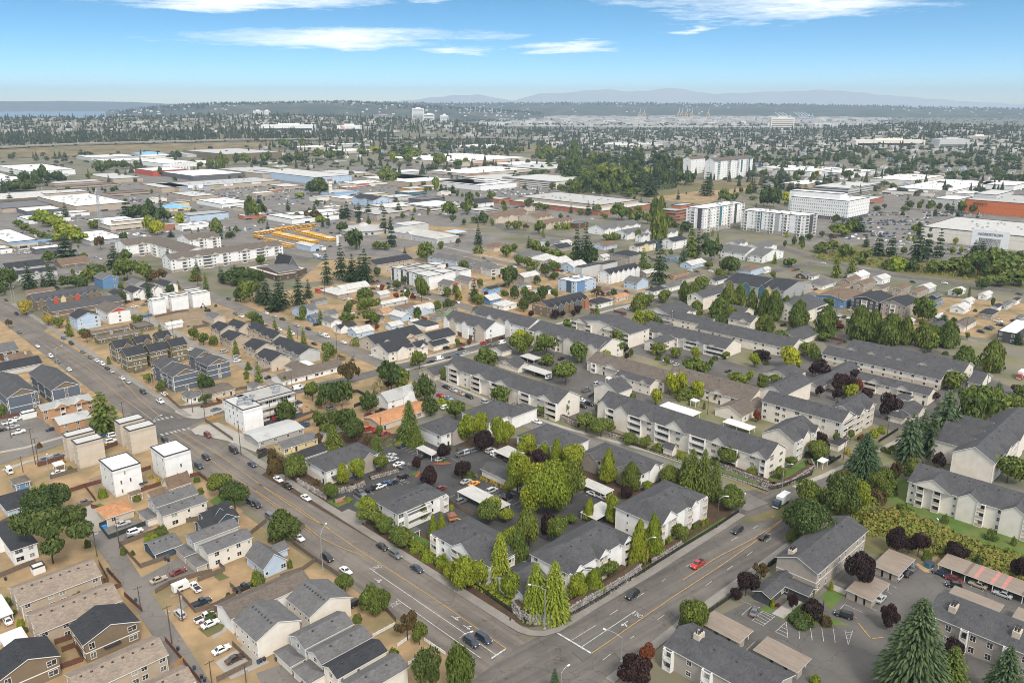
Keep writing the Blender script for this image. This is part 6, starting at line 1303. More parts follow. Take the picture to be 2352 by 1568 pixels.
warehouse|tan low office beside the blue roofed station|-331|1615|71|114|7|flat||tan|rlt|RR||1|cat='commercial building'
warehouse|side hall at the end of the strip mall|-574|1336|45|90|9|flat||tan|rlt|||1|cat='commercial building'
warehouse|bright red walled factory beside the white silos|-723|1651|70|94|11|flat||red|rwhite|||1|z=.2,cat='factory'
warehouse|tan furniture hall behind the strip mall street|-482|1583|89|193|11|flat||tan|rlt|||1|units=6,cat='commercial building'
office_building|blue glass fronted hall with brick corner|-356|1480|78|232|13|flat||ltblue|rlt|TTTTTTTT|...|3|m='stucco',par=.9,cat='office hall'
warehouse|dark grey hall with white roof behind the strip mall|-607|1558|104|145|9|flat||dkgrey|rwhite|||1|cat='commercial building'
warehouse||-734|1507|53|149|8|flat||tan|rlt|||1|cat='commercial building'
warehouse||-965|1630|90|221|11|flat||white|rwhite|||1|z=.8,cat='commercial building'
warehouse||-896|1438|48|209|9|flat||white|rwhite|||1|cat='commercial building'
warehouse||-1024|2006|113|114|9|flat||ltgrey|rwhite|RRRR||1|z=6.1,cat='commercial building'
warehouse|hall with bright blue roof below the freeway bank|-949|2122|62|74|9|hip||ltgrey|skyblue|||1|z=7.7,cat='commercial building'
warehouse|long white hall with blue trim below the blue roofed hall|-944|1922|112|91|8|flat||ltgrey|rwhite|||1|z=4.0,cat='commercial building'
warehouse|white hall beside the blue roofed one|-920|2069|74|74|8|flat||cream|rwhite|||1|z=6.4,cat='commercial building'
warehouse||-785|1849|79|186|10|flat||white|rwhite|||1|z=2.1,cat='commercial building'
warehouse||-843|2142|104|97|8|flat||ltgrey|rlt|||1|z=7.5,cat='commercial building'
brick_mill|brown brick mill below the freeway bridge|-706|2039|152|250|17|flat||brown|rlt|||3|m='brick_wall',par=.9,z=4.7
warehouse||-652|2146|87|135|7|flat||beige|rwhite|||1|z=6.7,cat='commercial building'
warehouse||-603|2388|136|101|8|flat||beige|rwhite|||1|z=11.6,cat='commercial building'
warehouse||-703|1890|51|121|7|flat||white|rwhite|||1|z=2.3,cat='commercial building'
apartment_tower|shorter wing of the hilltop apartment tower with brown roof|373|1714|53|20|30|gx|5|white|rwarm|WWWW|W|6|
apartment_tower|hilltop apartment tower with brown gabled roof and teal bays|388|1573|143|22|35|gx|6|white|rwarm|Wb.WWb.WWb.WWb.W|W|8|base='white',bh=9,fh=4.3,panel=[('F',.12,10,6,24,'teal'),('F',.38,10,6,24,'slate'),('F',.7,10,6,24,'teal'),('F',.9,10,6,24,'teal')],g='F,.04,.14,3,.8,0,teal;F,.3,.42,3,.8,0,teal;F,.5,.6,3,.8,0,teal;F,.84,.96,3,.8,0,teal'
warehouse|long white mall store with orange entrance beside the freeway|600|1650|149|79|10|flat||white|rwhite|..K..KK..||1|units=6,panel=[('F',.22,2,16,9,'orange')],cat='commercial building'
warehouse||575|1754|112|56|8|flat||white|rwhite|||1|z=.1,cat='commercial building'"""
# kind: x y height radius [ground height] [=label]
TREES={
'ol':"""-146 226 20.9 13.5 =huge dark spreading pine on the dry lawn above the tan apartment blocks;-154 383 10.4 4.7;-148 366 6.2 4.2;-61 384 17.9 8.3;186 741 21 11;239 1546 32 12;392 667 19 9""",
'ru':"""-130.5 206.5 3.7 3.5;-28.5 187.8 9.6 3.7 =thin reddish tree by the white picket fence;76.5 217.1 6.2 2.9;147 281 10.9 3.3;-84 391 15.3 6.7 =tall rusty tree beside the dry yard;-74 278 4.5 1.7;
-288 645 13 8;-252 633 10 4.4;-411 799 16 6;-260 473 9 3.3;-327 505 7 2.8;-55 825 9 4;-250 1011 15 13 =rust coloured round tree above the bus yard;64 595 7 4.9;136 487 6 3.8;16 930 9 4;
214 511 5 4.3;342 860 8 6;584 1108 9 4;500 805 7 4""",
'bu':"""-126 231 2.8 .9;-146.9 203.3 2.9 1.3;-134.9 191.1 2.1 1;-142.5 199.6 1.4 .6;-119 244 3.3 2.2;-140 236 2.8 1.1;-43.7 196 2.5 1.4;-31.4 181.1 2.4 1.4;
-77.3 214.4 4.9 2 =dark rounded shrub beside the pale blue cottage;-69.9 223.4 3.1 .8;-20.5 226.5 3.1 1.6;-18.7 225.3 2.7 1.2;59.1 244.8 2.4 1.7;63.3 248.2 2 1.5;83.1 196.6 3.3 2.2;
133 228 3.2 1.6;151 252 3.4 1.3;161 241 3.3 2.2;166 237 3.2 .9;141 274 5.8 3.3;140 259 3.4 3.1;18 349 3.2 1.5;82 300 2.9 2.2;44 337 3.2 2.9;62 313 3.5 2.8;35 342 3.2 2.5;-122 284 1.9 1.4;
-117 274 2.3 1.4;-177 295 1.4 .9;-138 268 2.7 1.2;-62 269 1.3 .9;-65 267 1.8 .6;-75 551 6 1.9;10 610 5 3.4;80 1403 9 11;101 1350 7 9;111 867 7 6;-18.8 227.1 3.2 1.8""",
'bd':"""-123 231 1.6 .8;48.4 191.4 6.9 2.5;81.2 195.1 3.2 3.4;147 224 4.3 1.4;123 307 2.4 1.8;234 408 4.9 3.5;-42 353 1.6 1.1;-17 287 3.3 2.6;-466 1668 11 12""",
'bb':"""-137.7 194.1 2.1 1.1;-121 241 2.1 2.6;-77.8 214.1 4.5 1.5;-37.5 242 1.6 1.1;-26.8 234.4 1.6 1.8;-32.8 236.4 2.4 2.2;-30.4 234.4 2.4 1.6;52.5 237.7 3.1 1.4;66.1 249.5 2.7 .7;67.7 250.8 2.7 .7;
38.3 224.2 5.9 1.8;75.8 203.3 2.3 .7;86.9 203.3 2.8 .6;95.8 211.2 3 .7;76.4 170.7 2.5 1.4;75.6 202.7 2.9 .7;87.9 205.7 1.5 .7;164 332 3.6 1.9;159 328 3.6 2.4;95 290 4.2 2.6;70 306 2.9 1.8;
-152 271 3.6 1.8;-180 275 2.3 1.2;-34 366 3.4 3.2;-31 366 2.8 2.1;-48 318 2.5 2.1;-60 268 1.5 1.2;-22 262 1.7 1.2;340 700 11 10;-26.8 228.4 3.2 2.9;-22.2 224.5 4 2.5;-31 233.8 3.3 2.6""",
'dk':"""-76.7 238.9 11.1 6 =round dark tree with cream blossom patch beside the main street;-21.4 167.1 13.3 3.5 =big leafy tree at the road corner, the paler of a pair;
97.6 238.1 16 8.1 =dense dark tree beside the box truck;103 246 10.3 9.7;200 327 20.3 6.2;115 255 17.7 7.7 =wide dark leafy tree beside the box truck;
-163 254 13.1 8.8 =dark leafy tree in front of the white cube yard;-100 262 10.4 5.1 =round dark tree at the kerb below the white cube;-87 361 13.8 5.2;-82 364 13.9 5.3;
-43 371 14.9 5.3 =dark oval tree beside the old white farmhouse;-68 322 11.6 5;-479 1031 18 12;-455 1011 22 12;-433 1002 19 10;-372 955 6 5;-399 621 18 9;-388 598 8 3;-357 735 12 6;
-334 680 14 6;-356 676 10 9 =bushy tree beside the blue house;-346 625 11 10;-219 641 14 14.2 =broad dark oak beside the church;-840 1441 24 10;-830 1367 18 15;-808 1367 20 15;-334 1031 29 8;
-396 1224 6 2;-165 505 10 4.3;-205 637 12 5.3;-158 805 21 9 =dense dark evergreen beside the bus yard lot;-192 905 14 7;-3 629 17 7;-319 1316 24 13;-305 1316 21 11;-331 1074 16 6;
-254 1592 17 13;-61 1157 22 7;-67 1108 13 4;-51 1120 10 4;-73 1002 9 4;-36 992 15 6;-321 1641 13 6;72 725 18 8;186 680 16 9 =dark round tree beside the white two storey row;200 921 12 8;
190 992 11 5;24 1157 12 7;35 658 7 4.1;2 588 11 3.7;1 641 13 3.5;119 1350 28 11;135 1403 28 11;162 1350 30 11;274 1481 25 12;294 1546 24 10;
320 1481 25 14 =dark spreading tree at the top of the burnt slope;304 1502 26 10;68 1385 13 5;359 1157 25 9;152 1546 26 12;293 516 5 2.2;346 564 7 1.6;370 621 9 6;388 913 18 9;398 992 11 5;
291 825 10 3;301 832 10 3;279 818 7 2;319 860 8 4;340 882 7 3;349 690 12 5;384 671 10 7;369 1144 32 11;401 1269 20 7;498 1108 7 6;645 1461 7 5;556 1132 12 5;589 1096 12 4;612 1074 13 5;
537 1108 7 6;-859 1710 28 15 1;-875 1794 24 13 1.9;-863 1830 20 10 2.2;-893 1867 14 13 2.8;-712 1663 20 6 .3;-847 2087 23 11 6.3;-1250 2062 12 9 9.7;-1137 2014 12 7 7.4;-655 1956 27 9 3;
-532 1961 27 16 2.5;-451 2139 22 15 4.7;-332 1402 20 18;-865 1453 28 10;-886 1521 25 8 .1;-870 1521 33 12 .1;-857 1538 21 11 .1;-843 1538 13 7 .1;-834 1378 19 15;-209 2442 27 19 6.6;
-196 2117 18 13 2.4;-169 1778 18 9 .1;-224 1567 19 11;-49 2513 19 18 2.7;1 2539 17 11 1;-90 1986 14 7 .7;106 1741 30 12;263 1903 32 17;350 1903 39 20 .1;334 1665 40 12;176 1903 23 13;
202 1861 35 13;133 1778 34 19;203 1480 31 18;107 1537 32 14;274 1537 40 16;249 1665 32 18""",
'pa':"""-79.6 240.3 5.3 2;-66 372 10.8 3.2""",
'rd':"""-49.9 210.1 6.5 2.8 =round dark green tree at the kerb beside the cream gabled house;-40 199.3 10.2 3.9 =leafy tree in front of the cream gabled house;-37.2 200.9 7.4 2.4;-25 185.8 7.3 2.2;
-13.6 167.8 14.3 3.9 =big leafy tree at the road corner beside the stop line;-49.1 250.1 7.5 4.5;-43.4 244.9 5.8 3.2;-36.8 236.4 7.2 4;30 218.5 5.6 3;55.7 238.9 6.7 3;
79 260 9.6 4.3 =leafy tree at the side street corner;.8 207.7 7.3 2.3;50.5 191.4 10.2 4.1 =leafy tree at the end of the ribbed carport;93.2 237.1 6.1 2.2;179 307 8.8 4.1;211 342 18.4 8.5;
223 350 14 7.6;226 389 10 6.1;237 356 8.8 5.7;226 358 9.4 6.2;105 258 13.6 5 =leafy tree beside the box truck;142 280 8.2 3.3;155 286 9.2 3.8;137 274 9 3.3;172 447 7.9 5.1;137 396 6 4;
250 370 9 4.8;125 304 8.7 4.9;104 286 5.6 2.5;112 296 5.2 2.6;191 283 11 6.3 =leafy tree in front of the stepped roof block;246 453 7 3.8;61 284 6.9 3.8;87 296 9.5 4.4;
79 262 9.9 4.3 =leafy tree beside the yellow lined side street;39 327 9.2 5.3;33 334 8.3 4.9;51 319 6 3.7;57 316 5 2.8;28 396 12.2 7.1 =round tree on an island of the gated lot;
38 435 11.6 5.9;20 429 6.7 4.3;20 447 12.5 7;4 449 11.9 5.7;64 414 5.6 2.9;71 412 4.6 3.5;98 410 11 8.2;94 443 6.2 3.8;85 449 7.3 5.1;62 449 9.9 5.1;116 392 8.3 5.9;127 386 5.3 2.8;
122 439 5.2 2.5;23 352 11.4 3.6;13 352 4.9 3.1;10 462 8.1 3.3;-109 272 9.3 4.5;-190 398 5.4 2.6;-178 386 5.9 2.8;-237 350 6.5 2.5;-98 372 9.7 4;-57 389 12.3 6.1;-65 401 10.2 5.2;
-51 421 10.7 4.5;-105 443 9.2 4.4;-15 427 10.8 6.7;-82 328 6.2 2.6;-87 338 7.9 3;-36 404 6.7 2.6;-6 366 10.1 5;-26 348 9.7 5.3;-52 292 7.7 3.2;-67 269 7.1 2.8;-84 285 11.5 4.7;-1 270 8.9 2;
-590 964 8 6;-566 934 8 6;-544 909 7 5;-526 889 7 5;-512 874 7 4;-498 860 7 5;-488 852 7 6;-492 947 10 9;-425 730 11 7;-318 654 19 10;-301 650 17 8;-348 650 11 8;-194 581 16 8.9;-240 658 6 5;
-398 741 8 4;-296 508 7 3.6;-268 485 6 4.1;-251 519 6 2.9;-197 478 8 3.4;-187 468 8 3.6;-180 466 6.8 3;-173 519 8 4.4;-907 1521 20 8 .1;-827 1606 9 8 .2;-329 1031 25 7;
-80 741 18 9 =round leafy tree above the white cube cluster;-136 805 8 7;-128 802 8 6;-72 805 8 4;-110 588 9 6.9;-100 548 11 8.4 =large leafy tree among the crowded yards;-93 516 10 5.8;
-111 522 7 5.5;-115 558 6 3.1;-67 581 20 5.6 =tall leafy tree in front of the white cube cluster;-49 595 8 3.7;-25 571 8 4.8;-43 695 10 4.8;-6 598 5 3.3;-5 763 12 6;-269 1011 11 7;
-223 1481 25 16;-222 1568 14 10;-86 1284 12 3;-78 1269 8 3;-54 1269 10 4;-59 1074 20 7;-33 1210 16 6;-80 1042 21 11 =big round tree in front of the cream two storey office;-10 1085 12 4;
-47 992 8 4;-33 973 10 3;-24 964 10 3;-4 938 10 4;-143 1350 9 4;-137 1367 9 3;-340 1546 12 8;-174 1403 11 3;-155 1441 11 5;-156 1524 10 4;-28 1284 7 3;-229 725 9 5;-307 992 7 4;135 1021 22 12;
151 992 16 10;170 1096 9 7;165 983 14 7;180 938 15 8;189 938 9 6;114 1074 14 5;90 1063 8 5;37 1120 10 7;46 1108 10 5;118 1031 7 5;36 695 9 6.7;20 704 7 5;23 775 15 6;6 720 10 5;13 704 11 5;
32 781 8 6;42 763 7 9;57 741 7 9;2 793 8 4;18 577 7 4;10 574 6 3.2;99 567 9 4.7;112 577 10 5.2;116 584 8 2.4;151 625 10 6.9;175 658 8 5.4;176 671 7 3.7;39 497 8.7 6.3;56 482 6.3 4.8;
67 470 10.3 7.3;9 468 8.9 3.3;96 476 6.8 3.7;104 1316 28 11;142 1333 24 11;151 1300 24 10;173 1350 16 11;183 1300 31 12;203 1333 10 9;184 1284 12 10;96 1502 16 12;101 1403 17 11;
313 1197 22 11;335 1224 13 6;373 1284 19 7;12 1546 12 8;39 1641 11 11;54 1641 13 9;367 1239 7 7;4 938 10 5;9 938 10 3;31 905 16 7;103 860 7 6;138 874 10 5;184 882 7 4;174 704 7 5;
275 522 18 8.4 =big round green tree beside the taupe three storey block;228 564 7 3.9;192 476 6 4.7;163 470 9 6;337 595 7 3.7;249 714 8 6;215 577 5 4;361 889 14 12;376 897 18 7;306 787 10 11;
324 805 9 7;406 695 17 12;389 690 13 11;426 704 20 12;432 695 17 13;450 704 16 13;409 667 15 11;375 690 11 10;363 685 10 6;333 704 9 5;319 725 7 6;302 781 8 5;316 757 14 6;326 769 8 6;
405 637 13 12;389 633 9 10;328 741 11 5;380 775 8 4;528 1524 20 6;578 1568 18 8;547 1502 12 6;574 1367 7 7;590 1385 9 5;656 1441 11 8;646 1385 13 6;699 1481 7 5;729 1502 9 5;715 1441 11 6;
669 1350 9 5;563 1120 12 4;572 1108 15 6;603 1085 17 7;457 913 9 4;472 930 8 4;-852 1867 16 8 2.6;-824 1600 12 8 .2;-756 1951 13 7 3.4;-710 1872 13 8 2.1;-665 1914 23 8 2.4;
-634 1956 28 14 2.9;-598 1998 27 14 3.5;-519 2003 27 14 3;-674 2449 29 17 14.3;-638 2512 26 11 15.4;-503 2134 26 15 5;-464 2092 22 15 4;-503 1736 12 22 .3;-1383 2582 13 14 25.2;
-453 2186 18 12 5.6;-265 2159 33 19 3.6;-306 2154 18 23 4;-252 2112 29 22 2.9;-404 2238 19 16 6.1;-255 2018 24 14 1.9;-166 1898 32 17 .6;-241 1567 27 17;-257 1598 14 11;-119 2540 15 11 5.4;
23 2471 17 9 .7;-126 1898 19 13 .5;-108 1939 20 10 .6;6 1537 15 10;44 1631 14 17;72 1741 9 12;-134 1427 18 8;-145 1378 7 4;149 2210 26 12 .3;101 2268 31 20 .4;79 2096 29 15 .2;
122 2210 26 16 .3;318 2044 38 14 .1;194 1950 33 17 .1;142 1665 20 18;170 1537 35 22;185 1480 36 21;143 1480 26 18;206 1427 25 18;118 1427 18 10;241 1537 21 16;5.6 235.2 15.1 4.4;
15.3 238.7 9.9 3.6;-8 250.6 9.4 4.5;1.8 221.9 14.9 3.8;22 266 16.9 5.1;20.7 251.4 3.5 2.3;-43.9 246.8 6 3.1;-36.8 236.6 7 4.1;27.2 217 6.2 2.7;59 280 7.9 3.4;-45 326 6.3 4.9""",
'br':"""-13.1 216.7 7.9 4;-9 214.9 8.6 3.7;-1.4 225.3 12.8 3.3;-.7 206.5 7.3 2.9;125 262 11.6 4.3;195 325 10.2 2.4;9.3 258.5 19.7 8.4 =biggest bright tree in the middle of the central lot;17 265 18 6;
3 274 16.9 4.1;22 270 18 4;7 309 9.5 5;25 291 12.8 4.7;13 302 8.2 3.1;51 276 4.5 2.1;36 263 5.2 3;-19 321 13.6 4.5;-14 325 13.2 3.8;-6 316 14.4 3.5;-2 318 11.5 3.3;-65 281 9.3 2.7;
-60 284 9.9 3.2;-83 292 4.2 2.6;-51 257 7.3 3.9;-7.8 256.9 6.8 4.3;-579 992 17 13;-552 964 16 14;-517 921 17 12;-479 860 18 13;-456 845 12 10;-488 889 12 11;-415 921 20 7;-393 955 18 6;
-333 1269 8 8;-237 1002 8 7;-127 1367 22 6;83 513 11 4.3;91 513 10 4.7;88 482 5.3 2.7;154 1385 15 7;52 938 8 4;60 938 8 4;66 938 8 4;398 1157 15 6;420 1197 13 5;459 845 7 3;461 832 8 3;
428 775 8 3;436 775 8 2;-298 2060 25 9 2.6;-386 2343 20 16 8;275 1665 17 12;-1.9 252.2 5.5 3.1;-14 211.6 11.8 4.4;-9.1 213.4 9.2 3.7;-.2 205.9 9.7 3.6;13.2 257.8 20.8 8.3;2 275 16 5;
-18.4 215.8 7 2.7;18.8 206.5 9 3.3""",
'ce':"""-3.4 218.5 14.7 3.9 =tall bright cedar in front of the white hip roofed apartments;6.9 198.4 17.3 4.7 =tall bright cedar beside the corner street lamp;
12 197.8 18.1 5.1 =taller bright cedar of the corner pair;-3.6 212.2 19 4.2 =tallest cedar beside the white block by the iron fence""",
'cy':"""-31.1 254.7 6 1.5;82 371 3.1 .8;86 366 3.1 .7;92 361 3.6 .8;104 352 3.3 .7;-226 430 4.8 1.1;-141 405 4.9 1.4;-26 313 2.7 .6;-23 312 2.2 .5;-33 781 8 5;-94 468 4.8 4;-111 1068 8 1.2;
122 867 8 1.8;345 593 8 1.2""",
'cb':"""24.4 209.7 8.2 3.6;40.3 226.4 15 3.7 =bright cone tree beside the wooden lamp pole;45.4 230.2 15.1 3.7;18 297 12.3 3.5;37 283 14.4 3.6 =bright cone tree in front of the taupe entrance gable;
28 259 5.9 1.6;-173 270 6.2 2.8;-40 584 9 3.1 =bright green cone tree beside the beige houses;222 889 7 1.8;302 882 7 2;421 852 7 2;427 852 7 2;-26.4 240.9 9.2 1.8;-24 246 7.2 1.5;
26.8 253.7 8.2 2.2;34.8 252.2 10.8 2.7""",
're':"""24.5 218.5 4.5 1.8;32.6 225.7 5.3 1.2;35.2 177.2 6.6 2.5;77.2 202.7 1.5 .8;176 386 7 2.8;151 322 3.6 1.9;101 370 5.1 2.7;112 345 6.4 2.5;140 478 5.6 3;150 470 5.5 3.3;210 500 6 3.9""",
'pu':"""69.4 208.4 8.2 4 =purple plum tree beside the taupe office porch;65.8 206.4 3.9 2.1;30.4 169.5 9.4 4.8 =dark purple tree at the lower road verge;81.2 203.9 3.4 1.7;
104.4 212.6 12.4 4.9 =purple plum tree between the taupe building and its carport;125 232 9.9 3.9;131 230 8.7 3.3;129 232 5.6 2.8;142 228 6.5 3.7;144 227 4.7 2.4;155 216 8.3 3;
105.2 193.1 7.9 2.9;114.7 177.6 7.8 3.3;80.9 200.9 5.8 1.4;85.2 197.6 6.4 3.6;164 408 10.1 6.1;168 384 9.9 6.6;182 404 6.1 4;175 350 11.9 5.8;176 375 5.7 3.8;207 373 5.1 4;253 380 5.8 3.3;
11 298 7.4 4;74 358 3 2.3;142 437 6.5 6.2;43 272 4 2.4;-12 313 9.4 5.1 =large purple tree beside the pale carport;-28 301 8.7 3.3;-38 293 6.6 2.2;
-31 279 9.3 3.9 =purple tree on the island in the central lot;-19 285 8.3 3.4;13 533 5 2.6;30 530 7 3.7;46 545 6 3.4;35 533 5 2.2;42 536 5 2.2;3 513 6 2.9;12.1 240.9 10 3.1;42 270 5.5 2.5""",
'sp':"""10.5 165.9 8.2 1.9 =small pale spruce at the lower edge of the crossing;98.2 166.3 27.2 9.4 =very large blue green spruce in front of the long taupe building;
118.4 162.5 17.2 5.5 =smaller blue green spruce at the lower edge;137 287 18.8 7.9 =large blue green spruce beside the narrow road;162 302 21.9 5.8;188 325 23.2 8.5;175 318 16.4 5.6;
193 325 13.2 5.7;241 376 9.2 3.8;156 725 18 5;195 799 19 5;286 516 8 4.7""",
'cg':"""108.7 167.8 13 5.2 =green conifer tucked behind the very large spruce;67 274 18.2 5.3 =drooping conifer in front of the long cream apartment house;71 272 18.9 4.5;75 270 15.4 3.6;
66 281 11.8 3.3;-182 334 19.1 8 =big dark cedar beside the orange brick apartments;-145 421 5 2.4;-44 321 19.5 5.4 =tall weeping conifer beside the arched gable block;-41 318 10 4.2;
-75 312 12.3 5;-57 312 7.9 3;-118 396 5.4 2;-262 654 12 6;-241 621 14 2.6;-278 487 13 2.7;-290 581 7 3.2;-263 621 8 2.1;-134 654 13 6.3;117 709 19 5;171 763 31 7;58 536 9 3.4;273 667 21 5;
284 662 21 6 =taller of the twin cedars at the slope road""",
'br2':"""88.1 194.6 3 1.7;129 285 4.2 3.4;162 298 4.8 3.1;134 268 4.9 3.6;-201 316 2.5 1.2;-94 292 9.9 3.2;-91 292 7.1 2.6""",
'fi':"""173 308 21.7 6.3;162 307 17.9 4.1;-414 741 27 12 =dark blue black fir beside the parked vans;-561 1016 24 6 =tall narrow fir behind the lime green trees;-496 1042 26 11;-375 882 8 5;
-380 621 22 8;-358 613 24 7;-352 704 21 9;-853 1385 31 9;-828 1461 27 10;-840 1522 18 8;-832 1333 24 7;-756 1224 12 7;-720 1385 7 1.8;-696 1385 8 3;-671 1385 10 3;-769 1606 14 5 .1;
-757 1606 15 5 .1;-369 621 17 3;-142 658 32 6.8;-149 637 29 5.3 =tall lone fir beside the church lot;-131 650 24 7.2;-119 641 30 8.4 =tallest fir of the group beside the tan apartment house;
-127 662 21 6.4;-179 571 22 7.1;-166 561 25 8.6;-154 567 23 6.7;-153 591 15 4.1;-186 577 13 4.8;-167 551 15 7.7;-145 913 22 7;-123 818 32 6 =tall fir in front of the weathered school;
-35 832 22 5 =lone fir beside the play shelter;-213 1042 22 6;-197 1042 21 6;-185 1042 23 6;-217 1031 17 7;-171 1063 19 6;-149 1063 21 6;-163 1031 15 7;-105 781 7 2;-28 581 18 4.8;
-373 1197 11 6;-116 1333 18 5;-108 1333 12 4;-98 1333 15 5;119 639 39 8.8 =giant double trunked fir beside the white six gabled row;60 741 36 6;67 725 36 9 =tall wide fir of the twin pair;
179 769 27 5;100 1063 20 5;108 1074 19 3;79 1085 13 3;186 1170 14 3;17 812 13 3;146 1422 30 10;189 1403 31 11;204 1403 35 11;216 1385 38 11;218 1284 36 12;249 1403 37 11;217 1300 29 7;
311 1300 39 13 =tall fir at the end of the burnt slope;108 1502 31 10;117 1441 34 12;400 1350 23 9;408 1316 28 9;240 1502 31 12;201 1592 29 13;227 1641 30 11;308 470 8 4;362 818 14 4;
353 769 22 8;363 763 24 6;378 741 32 10;394 757 31 6;405 757 29 6 =tall fir in front of the cream department store;453 781 14 6;467 793 11 5;445 1042 13 4;397 921 19 9;464 1461 19 12;
461 1403 22 11;466 1367 20 9;479 1367 23 7;492 1367 14 6;538 1441 21 8;549 1422 30 8;556 1403 29 9;555 1367 22 7;585 1502 16 6;484 1481 21 8;507 1502 24 8;590 1085 17 4;-767 1600 14 5 .1;
-754 1600 18 5 .1;-1126 2077 18 9 8.5;-1152 2208 15 10 11.8;-610 1956 20 9 2.9;-501 2003 31 11 2.9;-644 2628 18 7 18.7;-511 2328 24 8 9;-874 1402 20 6;-954 1564 27 8 .4;-865 1569 19 6 .2;
-321 2248 46 16 5.6;-296 2254 46 20 5.3;-380 2453 29 11 10.2;-234 2431 33 9 7;-258 2547 22 8 9.4;-152 2739 23 5 8.9;-176 1741 21 15;-45 2195 17 6 1.1;-117 1355 14 6;-108 1332 14 5;
-96 1332 16 6;245 2096 43 11 .2;257 2044 47 11 .1;280 1903 49 10;287 1819 50 11;327 1903 52 13;380 1950 40 10 .1;223 1312 34 14;114 1819 25 10;304 1598 44 14""",
'li':"""153 422 13.2 6.3 =lime green tree standing over the grey roofs;79 380 12.1 3.3;84 380 12.9 3.8;92 376 9.7 3.8;-396 897 17 9;4 468 10.3 4.6;20 468 8.2 5.3;400 1183 19 9""",
'co':"""262 418 17.7 5.7 =round topped hornbeam beside the road to the red truck;250 423 11.9 6;45 277 11.3 3.5;87 378 5.2 6.5;-336 913 16 7;157 860 34 9 =tall poplar beside the white townhouses;
186 1052 24 7;198 1074 23 6;90 551 13 6.1 =broad dark tree in front of the poplar street;127 581 15 3.6;131 567 17 5.9;128 542 10 4.5;142 533 14 7.1;155 561 17 5.5;166 571 15 4.4;
165 539 18 3.8;172 533 19 4.1;146 519 11 5.1;154 511 9 5;164 503 10 5.6;177 527 20 5.2;187 533 15 3.7;187 508 18 6.1;196 485 20 6.5 =wide hornbeam beside the driveway;165 497 11 2.8;
215 480 21 7.1;223 478 19 5.4;229 470 19 6.3;239 470 17 4.6;235 475 17 4;249 466 14 6.6;256 468 12 5.3;262 464 16 5.9;223 500 14 4.2;-676 1841 25 8 1.6;-656 1841 28 10 1.5;-650 1841 35 8 1.5;
167 2210 45 14 .3;73 2268 35 8 .4""",
'yb':"""140 309 3 1.1;-141 287 1.4 .9;-137 284 1.2 .8;-183 301 1.5 1;-14 288 1.3 .6;-12 286 1.3 .6;-11 285 1.4 .6;-10 284 1.4 .6;-8 283 1.4 .6;-7 282 1.4 .6;-6 280 1.4 .6;-4 279 1.4 .6;-3 278 1.4 .6;
-500 793 6 5""",
'ye':"""-337 542 10 5.3 =golden yellow tree beside the main street;-306 513 8 4.3 =smaller golden yellow tree on the main street corner"""}
